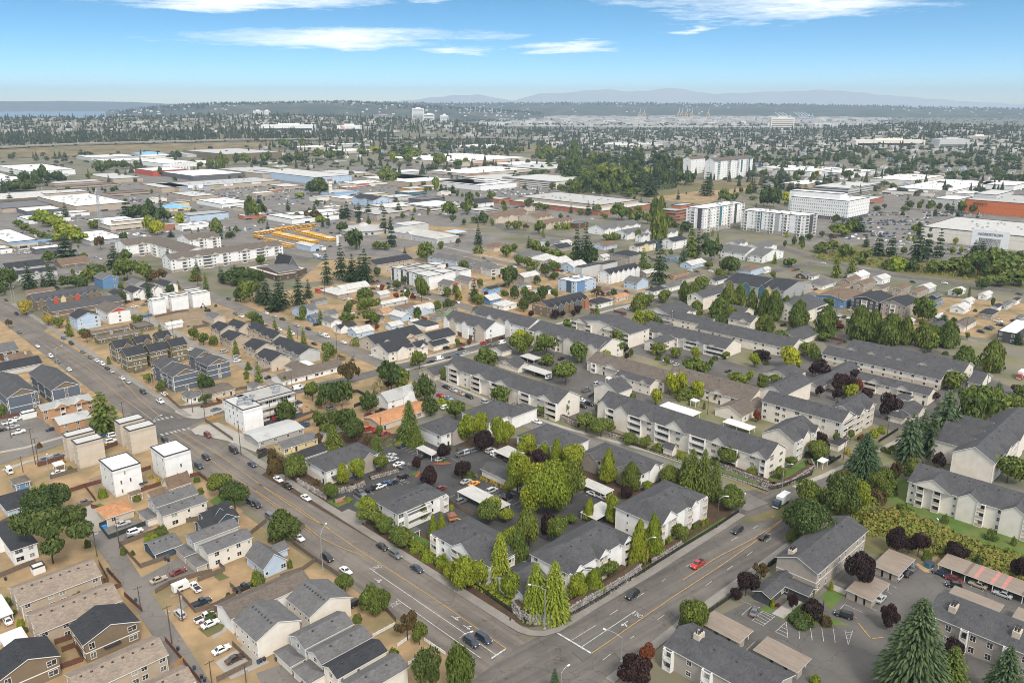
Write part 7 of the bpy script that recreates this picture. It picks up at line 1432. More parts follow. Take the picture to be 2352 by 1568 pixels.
# heading: kind+colour x y [=label]
CARSL={
'b':"""ss -134.9 250.1 =silver sedan inside the screened yard by the blue bin;uw -128.2 244.6 =white SUV with roof rack just outside the screened yard;
hg -127.7 240.8 =dark hatchback beside the white roof rack SUV;st -108.1 215.7 =champagne sedan parked across from the alley;
sm -103.9 220.1 =dark red sedan parked in front of the hip roofed garage;pd -90.7 203.9 =blue pickup parked along the board fence in the dry yard;
pw -87 196.8 =white crew cab pickup beside the white sedan by the beige garage;sw -84.5 194 =white sedan beside the white crew cab pickup;
sw -77.5 182.9 =white sedan on the concrete pad by the beige house garage;sn -72.7 179.2 =dark brown sedan on the concrete pad;pk -80.8 211.4 =black covered pickup at the end of the dry yard;
uk -45.6 203.7 =black car parked behind the cream gabled house;sk 84.7 241.3 =black sedan driving past the double yellow line;
sg 125.6 222.1 =grey car behind the carport beside the blue dumpster;sk 122.8 219.4 =black car partly under the carport beside the blue dumpster;
ss 119 217.4 =silver car under the carport beside the purple trees;ss 108.4 205.9 =silver sedan under the carport beside the small lawn;sw 133.6 391.6;
pg 37.9 385.8 =grey pickup alone in the middle of the lot aisle;us 44.2 395.5;mg 46.3 394.4;ss 49 391.1;sw 33.8 350.7;ug 36.9 351.4;sw 19.7 405.4;uk 28.3 438.8;st 12.6 455.4;pk 42.8 377.1;
sw 87.5 435.8;ss 89.4 432.7;ss 91.8 427.8;sk 118 417.2;sk 122.2 389.1;sd 124 385.8;sd 13.8 411.7;sw -228.9 347.1;pw -229.8 342.7;
ss -224.9 337.5 =sedan under a grey cover in the brick apartments lot;pw -219 331.2 =white pickup at the end of the brick apartments lot;sd -206.1 335;uw -175.2 327.9;
uw -173 321.2 =white SUV between the tan cubes;sg -191.3 302.7;sg -188 306.4;sw -179.1 290.5 =white sedan beside the tan cube fence;
sg -156.1 265.9 =grey car on the concrete drive below the big pine;sk -228.5 333.7;sb -180 326.9;sg -141 359.1;ms -169.1 452.6;ms -158.3 441.9;uw -155.9 434.8;sw -190.3 457;sw -37.5 366.1;
sk -37 359.9;uw -31.9 361.7;sk -38.6 363;vw -109.6 388.8 =white cargo van on the side street;ug -86.5 360.6 =dark SUV under the leafy trees by the lane;ur -64.2 335;hr -60 333.1;sr -56.1 330;
sd -46.7 316.9;un -104.5 311.3 =brown SUV on the yellow house drive;ss -50.3 306.4;ss -48.9 302.7;sw -45.8 298.2;sg -43.1 296.3;uk -42.5 286.6;sd -45.5 282.3;
sb -48.5 280.9 =bright blue sedan in the central lot;sw -50.2 278.6;pk -52.6 276.8;hs -29.5 302.7 =silver hatchback under the pale carport;sk -36.3 305.9;ug -21.1 307.7;us -18.7 309.9;
ug -16 311.5;us -9 311.3;uw -6.8 308.6;ss -17.7 282.6;so -14.6 280.7 =orange sports car beside the pool house;hm -26.8 276.7;us -7.6 275;uk -1.3 270.2;ug -18.6 266.4;mk -.9 303.2;
pw -80.4 446.8;sk -45.9 433.7;vw -41.4 438.8;sk -36.4 441.5;sb -32 446.6;ss -26.8 450.4;sk -30.2 458.1;uk -39 459.8;ur -17.3 469.9;sg -10.6 466;vw -6 470.6;uw -51.3 449.3;sk -129.4 406.3;
mg -13.8 463.7;um -66.7 351.4;pk -62 357;sw -272 563;sg -267 568;sk -269 579;um -282 577;uk -279 584;uw -522 962;uw -120.9 585.2;ss -124.5 585.9;sg -115.2 573.2;sg -110.2 569.8;
ss -106.2 558.4;pw -112.1 542.8;uk -129.1 513.3;uk -6.8 480.3;sk -186 818;sw -191 774;sk -135 754;uw -54 603;sk -52 600;pk -7 633;uw 26 601;vw 11 620;ss 16.2 513.9;hs 22.4 599.5;sw 166 716;
uw 162 718;sw 168 712;sg 85.4 490.2;sw 83.5 488.9;sr 41 694;sk 44 692;sw 46 685;sk 38 682;sg 51 689;sr 247 696;sd 252 699;ss 239 552;ug 244 556;sw 225.6 536.8;sd 227.5 533.8;pk 178.8 512.5;
sw 305.8 482.7;sk 239 620;sw 236 626;sm 241 634;sw 229.3 530.9""",
'a':"""pw -95.4 211.7 =white pickup in the dry yard beside the camper;us -94.6 198.3 =silver SUV beside the pole at the end of the dry yard;sw -142.1 195.5 =white car under the white metal carport;
sd 132.9 219.6 =dark blue car under the end of the long carport;sm 135.1 216.5 =dark red car deep under the long carport;st 141 213 =tan sedan under the long carport;
ss 145.6 208.1 =silver sedan under the long carport;sk 134.6 320.4;sk 178 447.2;sr 174.3 443;sw 34.2 371.4;hw 29.9 272.8;us 31.8 271.3;ss 34.1 268.5;uk 6.3 440.9;uk 11.7 434.8;sk 16.5 429.8;
sw -174.4 380.2;vw -199.4 291.9 =white van at the picture edge;hr -110.9 347.6 =red hatchback under the white galleries;sk -106.7 351.4;us -102.7 356.7;sk -110.6 339.4;vl -218 951;
uw 81.8 556.8;uk 88.1 507.1;vw 120.5 499.2""",
'A':"""sk -42.6 234.9 =black sedan driving along the main street beside the iron fence;ug -37.6 229.9 =grey SUV with red lights following the black sedan;
sd -29.7 221.9 =slate sedan driving alone along the main street;uk -59.2 228.2 =black SUV parked beside the street lamp pole;
sw -51.8 220.7 =white sedan with sunroof parked behind the black SUV;sw -71.4 240.6 =white car behind the round dark tree;mg -85 254.8 =dark minivan parked at the dry verge;
ud -11 186 =dark teal SUV waiting at the stop line;md -7.7 187.5 =dark blue minivan waiting at the stop line;sg 2 352.1;sk 6.6 347.8;sw 11.5 343.4;mk 33.8 363.5;uk 37.6 366.4;sw -285.2 463.7;
uw -266.5 444;sg -256.6 433.1;hw -242.7 419.1;uk -268.2 469.9;sg -252.3 452.6;sg -242.5 441.9;sw -235.5 435.2;uw -229.4 429.2;sk -223 421.6;ss -217.9 415.9;sw -206.7 404.5;ss -201.2 398.9;
uk -186.4 383.4 =black SUV driving past the white cottage;uk -150 322.2;um -133.6 327.9 =dark red SUV turning past the crosswalk;vk -116.7 311.3 =black van with white roof at the kerb;
uk -125.8 304.5;ud -125.8 296.5;sd -104.9 298;hw -112.4 284.7;md -95.1 265.5;pw -172.3 370.2 =white box pickup parked at the crosswalk corner;sk -33.9 390.7;ss -29.7 385.8;st -25.8 381;
uk -21.2 376.3;us -13.1 368.3;un -8.7 363.2;sr -35.7 378.3 =red sedan alone across the street from the kerb parked row;sl -31.3 374;
pg -56.8 272.8 =dark pickup in the central lot closest to the entrance;sw -90.6 284.4 =white sedan parked under the leafy hedge;sk -85.5 278.8 =black sedan parked beside the boulder wall;
sw -76.1 269.2 =white sedan parked by the driveway mouth;uk -92.8 263.9;sk -120.1 469;sw -102.8 471.8;uk -344 542;us -340 546;sk -376 583;ug -314.9 495.3;hb -278.8 480.8;sk -283.7 493.5;
sd -212 587;pg -191.9 542.2;pw -185.9 535.3;sd -204 582;ss -396 757;sw -388 750;vw -524 882;sm -110 650;sk -100 640;ss -95 620;sb -91 615;sk -85 611;vw -81 608;sm -84 624;sg -78 618;
ss -75 600;sw -70.1 594.1;sk -64 602;ss -62.5 585.2;ut -47.7 583.5;pw -40.5 575.6;sk -24.6 559.4;sk -109 622;uw -171 543.4;ss -163 535.3;pk -155.3 527.1;ss -141.5 511.1;uk -131.8 502.3;
us -121 488.9;vw -116.3 484.7;sd -160.8 509.8;sw -150.2 501.3;uw -139.6 491.5;ug -26 752;sk 196 969;uw 173 689;sw 156 694;sk 161 689;sw 199 938;sk 203 943;sw 19 685;sw 2 711;um 89 611;
sw 285 727;uw 352 642;uk 328 646;pw 326 522;pk 322 512;uk 308.8 503.1;uk 299.8 495.8;sg 312.9 507.1;sk 389 603;sk 338 524""",
'B':"""uk 35.7 207.8 =black SUV driving beside the rock wall;pr 58.7 224.4 =red pickup truck driving on the wide road;uk 76.9 245.4 =black SUV driving up the kerb lane past the wooden lamp pole""",
'1.05':"""sg 69.5 199.6 =grey sedan parked beside the hatched bay""",
'2.62':"""uk 94.5 198.1 =black SUV parked at the end of the small lawn;uw 402 890;uw 419 842;sw 406 832;sw 396 815""",
'2.88':"""hk 133.6 213 =black hatchback stopped in front of the long carport""",
'2.79':"""so 128.7 306.9 =orange car in the small lot by the gate;sd 131 304.3 =dark blue car in the small lot by the gate""",
'1.75':"""uk -91.2 438.8""",
'0':"""uk -670 1757 .8;sw 102 1027;ss 45 1069;uk 73 1048""",
'.02':"""uk 76 802""",
'.09':"""vw 134 1335;vw 374 880"""}
CAN=[
('','','white metal carport beside the tan apartment blocks',None,-143.4,193.3,4.1,12.3,2.5,'rwhite',None,'4'),
('','','white flat metal roof behind the brown duplex at the lower edge',None,-134.1,181.3,5.7,6.3,2.5,'rwhite',None,'4'),
('picnic_shelter','shelter','small dark roofed picnic shelter beside the white clubhouse',None,-33.2,240.3,3.3,2.5,2.4,'rgrey',None,'4'),
('','','pale metal carport just behind the white block closest to the box truck',None,29.0,249.0,11.8,7.3,2.5,'rlt',None,'4'),
('','','tan roofed carport beside the purple trees and blue dumpster',None,117.5,214.6,13.7,8.2,2.5,'rtan','F','3'),
('','','tan roofed carport beside the small lawn',None,103.9,201.5,13.0,7.9,2.5,'rtan','F','3'),
('','','longest carport,tan roof with red and brown panels',None,152.0,201.2,9.0,27.8,2.5,'rtan',None,[(0,1),(0,.86),(0,.72),(0,.58),(0,.44),(0,.3),(0,.15),(0,0)]),
('','','tan roofed carport behind the long roof with flue pipes',None,135.4,194.4,7.8,13.2,2.6,'rtan','S','2'),
('','','tan roofed carport cut by the picture edge',None,143.2,187.1,8.8,7.5,2.6,'rtan','S','2'),
('','','tan ribbed carport with taupe storage walls beside the wide road',None,60.4,182.8,7.6,12.3,2.6,'rtan','S','2'),
('','','tan ribbed carport with taupe storage walls in the middle of the lot',None,71.9,171.1,7.8,12.4,2.6,'rtan','S','2'),
('gate_canopy','canopy','small white gatehouse canopy beside the iron fence',None,124.2,294.3,4.7,2.8,2.8,'rwhite',None,'4'),
('','','pale metal carport beside the leafy lot of the cream plain gable block',None,11.9,429.8,6.8,10.7,2.5,'rlt',None,'6'),
('','','pale metal carport below the leafy lot',None,17.3,404.3,6.4,16.5,2.5,'rlt',None,'6'),
('','','white metal carport roof behind the long cream apartment house',None,83.0,345.3,7.4,18.5,2.5,'rwhite',None,'6'),
('','','white metal carport roof closest to the courtyard block',None,104.3,328.5,6.0,13.5,2.5,'rwhite',None,'6'),
('','','pale metal carport with three cars below the taupe entrance gables',None,34.0,267.8,5.8,12.9,2.5,'rlt',None,'6'),
('','','small white canopy roof behind the gabled hall',None,116.5,377.4,2.8,5.2,2.5,'rwhite',None,'6'),
('','','white shed roof beside the dark kerb cars',None,47.2,368.1,3.3,3.4,2.5,'rwhite',None,'6'),
('gate_arch','arch','white gate arch beside the parked minivan',None,50.3,395.8,2.9,2.6,3.0,'rwhite',None,'4'),
('gate_arch','arch','white gate arch beside the tall evergreen hedge',None,88.2,362.3,3.6,3.5,3.0,'rwhite',None,'4'),
('','','white patio cover behind the long white ranch house',None,-112.4,420.3,4.4,8.8,2.4,'rwhite',None,'4'),
('pergola','pergola','wooden pergola with brown roof beside the white cube',None,-139.4,266.4,4.4,3.3,2.5,'rbrown',None,'4',.25,'shingle'),
('bike_shelter','shelter','white flat shed roof beside the tan cubes',None,-181.0,292.0,3.7,4.0,2.4,'rwhite',None,'4'),
('','','pale metal carport beside the arched gable block',None,-32.9,302.2,4.0,10.1,2.5,'rlt',None,'4'),
('','','pale metal carport beside the large purple tree',None,-.5,299.1,8.2,9.9,2.5,'rlt',None,'4'),
('','','pale metal carport behind the white clubhouse',None,-5.8,255.4,7.5,20.7,2.5,'rlt',None,'4'),
('play_shelter','shelter','pale blue play shelter roof beside the weathered school',None,-62.1,879.9,17.6,18.9,4.5,'ltblue',None,'4'),
('','',None,None,117.8,506.5,7.7,15.9,2.6,'rgrey',None,'4',.25,'shingle'),
('','',None,None,100.7,506.5,7.6,13.0,2.6,'rgrey',None,'4',.25,'shingle'),
('','',None,None,133.6,472.2,8.2,13.8,2.6,'rgrey',None,'4',.25,'shingle')]
SHEETS=[
('road','asphalt','-570 781 -367 573 -244 446 -146 343 -73.6 268 1.7 191 29.9 162 23.4 143.9 7.3 148.9 -2.8 166.9 -17.3 182.1 -69 236 -95.9 263.3 -128.3 297.8 -155 326 -248 423 -347 527 -527 719'),
('road','asphalt_street','-27.6 151.5 .5 183.9 7 189.1 15.1 193.3 25.2 202.6 43.5 219.1 75 249.2 99.5 271.4 123.7 288.3 154 311 193 342 250 388 308 436 284 398 210 336 154.3 287.9 122.1 263 91.3 238.2 48.2 197.3 23.6 172.3 7.3 148.9'),
('sidewalk','old_concrete','-1.3 193.9 1.7 191 4.7 189.5 8.8 189.1 13.1 191 16.3 194.1 15.6 195.3 12.6 193.1 8.7 191.4 5.6 191.7 2.9 193.3 0 196.5',.11),
('sidewalk','concrete','-152 350 -160 357 -159 376 -142 367 -128 379 -126 374 -138 358 -142 351 -146 348',.11),
('sidewalk','concrete','-144 335 -142 340 -135 344 -118 329 -103.9 312.7 -106.9 310.5 -124 323 -135 328 -140 330',.11),
('road','asphalt_street','78.5 285.2 96.4 275 114.5 281.5 124.3 264.7 91.3 238.2 75 249.2'),
('road_patch','asphalt_lot','-181 357 -172 363 -162 356 -147 341 -153 326 -158 328'),
('road_patch','asphalt_lot','-206 396 -204 398 -201 395 -203 392'),
('road_patch','asphalt_lot','16 182.8 31.3 198.4 33.4 195.4 18.7 178.7'),
('road_patch','asphalt_lot','45.5 200.2 47.7 202.3 48.9 199.9 46.4 197.5'),
('lawn','dry_grass','-214 258 -190 334 -95.6 258.1 -15.6 180.4 -17.4 148.9 -129.7 128.3'),
('lawn','dry_grass','-283 329 -490 699 -344 524 -246 420 -154 324 -96.1 259.7 -136.5 243 -193.9 251.9'),
('lawn','dry_grass','-144 336 -127 398 -66 420 -40 398 -53 329 -66.9 301.9 -101.4 310.5'),
('lawn','dry_grass','-302 500 -308 662 -226 584 -66 420 -120 392 -149 350'),
('lawn','dry_grass','-219 584 -119 662 1 522 -45 448 -65 428'),
('lawn','dry_grass','-129 699 -35 838 112 629 99 584 1 527'),
('lawn','campus_ground','-40 398 32 500 124 584 166 570 231 500 319 461 235 329 85.9 275'),
('lawn','dry_grass','124 584 219 637 388 570 325 470 271 495 218 584'),
('parking_lot','asphalt_lot','194 490 232 495 251 461 261 436 236 413 209 420 189 461'),
('parking_lot','asphalt_lot','90 413 127 428 138 385 115 367'),
('ground_cover','mulch','-98.9 289.8 -81 334 21.6 324.2 76.9 278.6 78.9 255 15.2 195.3 4.7 193.3 .5 195.3'),
('parking_lot','asphalt_new','-71.9 273.2 -65.1 284.1 -56.1 324.2 -33.6 326.6 .7 301.9 42.3 268 39 255 22.5 240.2 11.3 219.4 3.2 219.4 -12.5 238.8 -26.1 244.5 -41 245.3 -58.4 258.1'),
('driveway','old_concrete','-62.2 258.1 -59.1 262 -50.1 255 -53.4 249.5'),
('parking_lot','asphalt_lot','3 385 38 436 82 373 49 350 23 347'),
('parking_lot','asphalt_lot','-7 480 20 490 64 413 45 385 6 413'),
('parking_lot','asphalt_lot','54 470 84 490 160 385 163 350 129 385'),
('parking_lot','asphalt_lot','125 420 163 461 202 398 253 413 260 385 218 350 170 334'),
('lawn','lawn','123.7 263 151.7 289.8 171.6 240.2 163.4 226.8 146.5 234.7 135.8 255'),
('scrub_slope','scrub_ground','78.1 251.9 133 286 140.2 264.7 163.4 226.8 145.4 197.3 130.4 217 113.3 237.4 100.4 255'),
('parking_lot','asphalt_lot','57.4 197.3 69.6 205.6 84.8 201.4 107.9 224.3 128.4 226.8 153.2 210 145.4 197.3 102.3 176.9 84.1 165.7 61.2 183.9'),
('parking_lot','asphalt_lot','82.1 197.3 103.6 217 129 228.1 166.5 201.4 146.4 172 84.7 157 77.3 148.9 54.6 185.7 51.6 193.3'),
('lawn','lawn','91.6 208.3 97 212.3 100 209.6 91.7 201'),
('lawn','lawn','75.2 198.9 83.8 204.3 89 199.3 95 194.1 86 194.5 76.9 196.5'),
('lawn','lawn','71.6 201.4 75.1 204.6 76 201.4 73 199.7'),
('path','concrete','74.5 199.7 81.5 206.1 85.1 208.3 86.6 206.7 77.2 197.3'),
('path','concrete','97.6 214.6 100.8 210.9 99 208.7 95.8 212.3'),
('lawn','lawn','-57.1 268 -25.4 237.4 -13 220.6 1.8 205.6 .5 201.4 -12.7 214.6 -30.9 234.7 -52.2 258.1 -57.7 264.7'),
('lawn','lawn','13.7 197.3 24 207.8 42.6 224.8 75.3 255.9 75.9 254.1 43 223 24.7 206.5'),
('lawn','lawn','81.1 295.8 93.5 278.6 127 301.9 126 308 99.1 286 85.9 301.1'),
('lawn','lawn','13 347 56.1 315 80.1 291.8 77.5 287.9 55.1 308.3 13 339'),
('yard','bare_dirt','-165 286 -153 300 -143.5 293.8 -151.7 268'),
('lawn','lawn','-149 310 -145 317 -136 309 -144 301'),
('lawn','lawn','-111.3 268 -108.5 277.8 -98.8 268 -105.8 260.7'),
('lawn','lawn','-154 263 -150.9 266.3 -139.7 258.8 -141.5 253.4'),
('driveway','concrete','-156 255 -154 264.7 -131.9 245.9 -131 234.7 -151.4 251.9'),
('parking_lot','asphalt_plain','-259 350 -233 361 -197 329 -208 313 -227 302'),
('parking_lot','asphalt_plain','-114.9 217 -106.6 230.7 -97.2 224.3 -99.4 219.4 -108.5 210.5'),
('parking_lot','asphalt_plain','-141.7 245.9 -134.5 255 -123.9 248.9 -133.2 234.7'),
('driveway','concrete','-86.2 194.3 -81.5 200.3 -76.8 195.3 -81.5 188'),
('driveway','concrete','-77.7 178.6 -72.4 185.4 -63.4 178.6 -71.4 172'),
('driveway','asphalt_plain','-65.7 174.4 -58.8 178.6 -50.1 170.7 -58.8 162.7'),
('parking_lot','asphalt_new','-115 343 -102 364 -88 355 -104 334'),
('yard','dry_grass','-92 324 -80 405 -62 388 -61 355 -80 329'),
('parking_lot','asphalt_lot','-617 1365 -506 1715 -375 1479 -310 1298 -382 1156 -484 1209'),
('parking_lot','asphalt_lot','-342 963 -233 1041 -171 838 -193 740 -268 798'),
('parking_lot','asphalt_plain','-558 740 -746 1182 -796 1710 -128 2096 2 1182 -66 963 -152 740 -198 762 -281 838 -324 786 -382 762 -374 662'),
('lawn','dry_grass','-212 963 -196 1020 -121 1041 -92 963 -39 946 -60 881 -126 838 -178 872'),
('parking_lot','asphalt_plain','-180 881 -154 896 -80 838 -49 946 2 838 -48 762 -112 740'),
('parking_lot','asphalt_plain','-187 699 -169 740 -137 662 -159 662'),
('lawn','dry_grass','-176 645 -177 740 -140 762 -89 838 -90 762 -115 662'),
('parking_lot','asphalt_plain','-146 774 -122 811 -90 767 -112 740'),
('parking_lot','asphalt_plain','293 662 308 852 440 1131 774 1522 858 1365 536 838 372 719'),
('parking_lot','asphalt_plain','-74 1182 19 1521 178 1365 170 1041 67 1001'),
('lawn','scrub_ground','72 1439 278 1613 448 1439 308 1237 211 1298 88 1331'),
('lawn','dry_grass','206 1267 309 1365 433 1439 282 1182'),
('scrub_slope','scrub_ground','285 762 366 838 378 740 490 762 404 621 374 653 342 680 313 719'),
('yard','bare_dirt','-251 545 -221 570 -187 545 -209 500 -231 510'),
('dirt_patch','dry_grass','127.5 225.3 137.8 230.4 137.2 225.3 132.6 220.3 128.9 220.9'),
('kerb','curb_red','-32.3 299.5 -31.5 300.3 -24.9 300.5 -24.8 299.5 -28.7 298.7',.1),
('kerb','curb_red','-38 287.3 -36.9 293.2 -36.3 291.2 -37.1 287.2',.1),
('lawn','lawn','-31.5 300.5 -28.7 304.5 -25.3 300.8 -28.8 299.8'),
('lawn','lawn','-40.1 290.7 -37.4 293.7 -37 291.7 -37.9 288.3'),
('lawn','lawn','-68.1 267.5 -63.2 270.9 -59.3 267.5 -63.1 262.9')]
FEN=[
('wood','-129.5 236.4 -116.9 223.1 -110.1 229.1'),
('wood','-129.5 236.4 -124 242.4 -116 250.8 -109.9 253.9'),
('wood','-106.4 209.5 -103.9 213.8 -97.4 218.5 -93.3 220.3'),
('wood','-103.9 213.8 -91 199.9 -86.1 202.7 -81.9 208.1'),
('mesh','-142.3 248.6 -135.3 240.6 -127 250.1'),
('mesh','-142.3 248.6 -137.7 253.9'),
('red','-131 225.3 -123.3 215.5 -124.5 214.9'),
('red','-115 208.1 -106.2 200.1'),
('red','-94.2 187.1 -85.2 177.6 -78.2 170.2'),
('new','-87.3 175.9 -85.7 178.9'),
('red','-119.9 182.6 -117.5 184.6 -112.5 178.9 -116.6 175.9'),
('wood','-158 217.9 -152.8 224.6 -151.4 225.9'),
('red','-123.5 185.8 -120.2 188.1'),
('wood','-177.6 250.1 -175.1 255.5'),
('wood','-73.1 237.8 -62.7 227.2 -53.1 217.9'),
('wood','-62.7 227.2 -65.5 221.5 -71.4 217.3'),
('wood','-88.8 242.7 -85.7 252.4'),
('wood','-36.9 201.7 -32.6 195.5'),
('white','-38.1 189 -32.7 194.3','white picket fence closest to the cream gabled house'),
('white','-30.8 184.8 -27.8 188.8'),
('white','-23.9 187.4 -17.6 181.5'),
('white','-27 177.6 -23.2 181.1'),
('iron','-36.5 237.5 -13 215.2 0 199.9'),
('iron','0 201.4 3.9 194.9 12.9 195.2 15.9 197.2'),
('iron','15.9 197.2 26.3 206.4 39.6 219.2 54.2 233.3 70.3 248.2 81.2 259.1'),
('iron','56.6 199.9 63.9 206.4 72.2 214.3'),
('iron','80.2 222.8 85.4 227.9'),
('iron','80.9 224 85.9 229.1'),
('iron','96.8 276.2 103 278.9 117.9 289.3 120.5 294.2'),
('iron','127.7 298.2 136 306'),
('iron','158 321 173 335'),
('iron','38 376 47 389 53 381'),
('iron','42 331 56.5 313.2 67.7 302.4 84.4 287.3 96.5 275.3'),
('wood','-174 380 -159 361 -145 367'),
('wood','-141 345 -121 323'),
('new','-141 345 -136 350'),
('red','-172 314 -169 319'),
('red','-191 297 -184 304'),
('wood','-180 286 -173 293'),
('red','-167.4 273.6 -162.8 278.9 -158.4 282.6'),
('red','-162.8 278.9 -153 267.5'),
('red','-147.1 292.2 -144.5 295.2'),
('red','-139.7 275.3 -134.5 280.8'),
('red','-125.8 287.3 -123.1 289.3 -116.1 281.7'),
('wood','-156.8 262.5 -153.8 265'),
('wood','-205 414 -201 419'),
('red','-237 348 -231 353'),
('wood','-145 384 -135 391'),
('red','-152.1 262.5 -143.9 259.3'),
('new','-100 342 -93 352'),
('mesh','-82 383 -78 384 -69 373 -76 363'),
('wood','-128 425 -119 433'),
('wood','-137 415 -131 421 -128 419'),
('new','-68 342 -61 338'),
('wood','-86 333 -82 336'),
('wood','-54.5 317.7 -51 322.4'),
('wood','-23.2 266.7 -18.9 261.7 -13.6 256.9'),
('mesh','-104.5 304.5 -100.1 311'),
('wood','-244 533 -234 548 -228 551'),
('wood','-304 825 -249 775'),
('new','0 536 14 539'),
('wood','93 625 108 637')]
LAMPS=[
(-59.3,222.1,12.8,1.4,4.5,False),
(-13.9,183.3,4.3,.35,3.0,False),
(9.1,192.6,12.8,2.97,4.0,False),
(28.6,178.9,7.6,2.71,4.5,False),
(41.4,220.6,11.6,.0,2.2,True),
(70.6,248.2,11.4,-.09,2.4,True),
(12.1,165.9,7.1,.7,2.0,False),
(136.2,230.4,12.0,1.57,.5,True),
(164.4,327.1,11.8,-.17,2.5,True),
(135.9,303.4,12.5,1.05,2.0,True),
(101.8,275.8,10.5,-.09,2.5,False),
(84.7,264.2,3.7,1.57,.5,False),
(72.7,255.3,7.7,.0,2.2,True),
(-255.6,430.6,9.0,1.05,4.0,False),
(-182.6,385.8,11.1,1.05,1.5,False),
(-162.9,340.9,2.7,1.05,4.0,False),
(-179.1,284.5,10.1,1.57,.5,False),
(-90.5,304.5,3.9,1.57,.5,False),
(-376.8,591.3,11.3,3.32,2.5,False),
(-359.6,567.3,12.9,1.57,.5,False),
(-29.9,746.2,9.3,.0,2.0,False),
(-24.8,933.8,12.0,.0,2.5,False),
(59.8,564.1,9.7,1.05,1.5,False),
(105.1,510.6,9.6,1.57,.5,False),
(20.6,694.7,5.8,.0,2.0,False)]
ROADS=[
('road','road','-351 732 -293 669 -221 588 -172 536 -122 485 -98 461 -67 425 -40 397 0 352 23 330 56 303.6 78.8 278.9 89 263',11.5,'asphalt_plain',.026,1),
('road','road','-153 336 -148 350 -142 357 -112 386 -84 406 -66 423 -44 440 -13 469 33 510 68 542 120 595 184 662',10,'asphalt_lot',.03,1),
('road','road','-120 662 -97 637 -62 598 -27 555 4 519 34 485',8,'asphalt_plain',.028,1),
('road','alley','-276 560 -211 490 -194 469 -148 427 -132 408 -118 390',7,'gravel',.024,1),
('road','alley','-140.7 244.2 -126.6 228.3 -110.7 208.7 -93.2 187.4 -79.8 170.7 -63.1 150.2',6,'asphalt_plain',.022,1),
('road','road','-78 811 -32 758 2 723 24 691 71 629 98 604 128 601',9,'asphalt_plain',.024,1),
('road','road','271 824 285 762 306 703 335 666 368 642 408 601',12,'asphalt_street',.03,1),
('road','road','169 662 195 676 231 695 279 734',9,'asphalt_street',.026,1),
('road','road','-72 1156 0 919 59 881 110 832',14,'asphalt_street',.024,1),
('road','road','-212 301 -204 310 -198 320 -190 328 -181 336 -170 345',9,'asphalt_plain',.026,1),
('road','road','-349 584 -338 662 -355 740 -390 838 -482 963 -663 1182',12,'asphalt_plain',.024,1),
('road','road','-263 824 -248 963 -207 1182 -158 1365 -62 1521 113 1720',14,'asphalt_plain',.02,1),
('road','road','-649 1439 -513 1267 -399 1131 -267 1041 -139 929 -84 881',14,'asphalt_plain',.022,1),
('walk','sidewalk','-367 573 -244 446 -152 350',3.2,'old_concrete',.12,1),
('slabwalk','sidewalk','-122 319 -73.6 268 -1.3 193.9',3.0,'old_concrete',.12,1),
('slabwalk','sidewalk','16.3 194.1 25.2 202.6 43.5 219.1 75 249.2 82.8 256.9',2.8,'old_concrete',.12,1),
('walk','sidewalk','-40 403 0 358 24 336 57.1 311 81.4 289.3 96.6 275.7',2.2,'concrete',.12,1),
('walk','sidewalk','23.7 172.3 48.2 197.3 91.3 238.2',2.6,'old_concrete',.12,-1),
('walk','sidewalk','108.2 277.8 123.7 288.3 154 311 193 342 250 388',2.2,'concrete',.12,1),
('walk','sidewalk','-66 429 -44 446 -13 476 7 495',3.4,'concrete',.12,1),
('walk','sidewalk','-13 461 -43 431 -59 418',2.6,'concrete',.12,-1),
('walk','sidewalk','27 512 69 552 86 568 118 601',2.4,'concrete',.12,1),
('walk','sidewalk','-142 367 -126 380 -107 394',2.5,'concrete',.12,1),
('walk','sidewalk','-80 830 -32 772 2 736 25 705 72 640',2.4,'concrete',.12,1),
('walk','sidewalk','-214 310 -206 315 -196 327',2.2,'concrete',.12,1),
('walk','sidewalk','-204 294 -199 302 -191 310',2.2,'concrete',.12,-1)]
ROCKW=[
('0 201.4 2.2 197.2 5 194.7 10.7 194.6 14.4 196 19.1 200.8 26.4 207.1 35 215 40.6 221',3.0,'pale boulder wall curving round the road corner under the twin cedars',230),
('44.6 225.7 49.5 230.2 56.7 237.3',1.8,'low boulder wall behind the wooden lamp pole',70),
('95.4 279.8 99.8 278 108 282.6 121.3 295.2 122.2 301.3',1.7,'boulder wall below the lawn at the box truck junction',80),
('19.3 350.2 23.1 346.2 29.5 338.3',2.4,'boulder wall under the cream balcony block',60),
('41.8 329.6 48.3 323.6',1.6,'boulder wall beside the hedge of the long cream house',30),
('81.1 300.3 86.3 293.2 93.2 285.4 97.9 279.8',1.9,'boulder wall along the lawn of the long cream house',80),
('0 365.8 5.2 360.7 10.3 356.4',1.4,'low boulder wall under the cream balcony block hedge',30),
('-82.8 282.6 -75.2 275.3 -68.5 269.2',1.9,'boulder wall along the main street below the arched gable block',90),
('-65.8 273.6 -59.7 276.2 -56 280.8',2.0,'boulder wall with mulch bed beside the central lot entrance',60),
('-54.7 285.4 -49.3 289.3 -45 292.2',1.4,'boulder wall beside the parked pale sedans',40)]
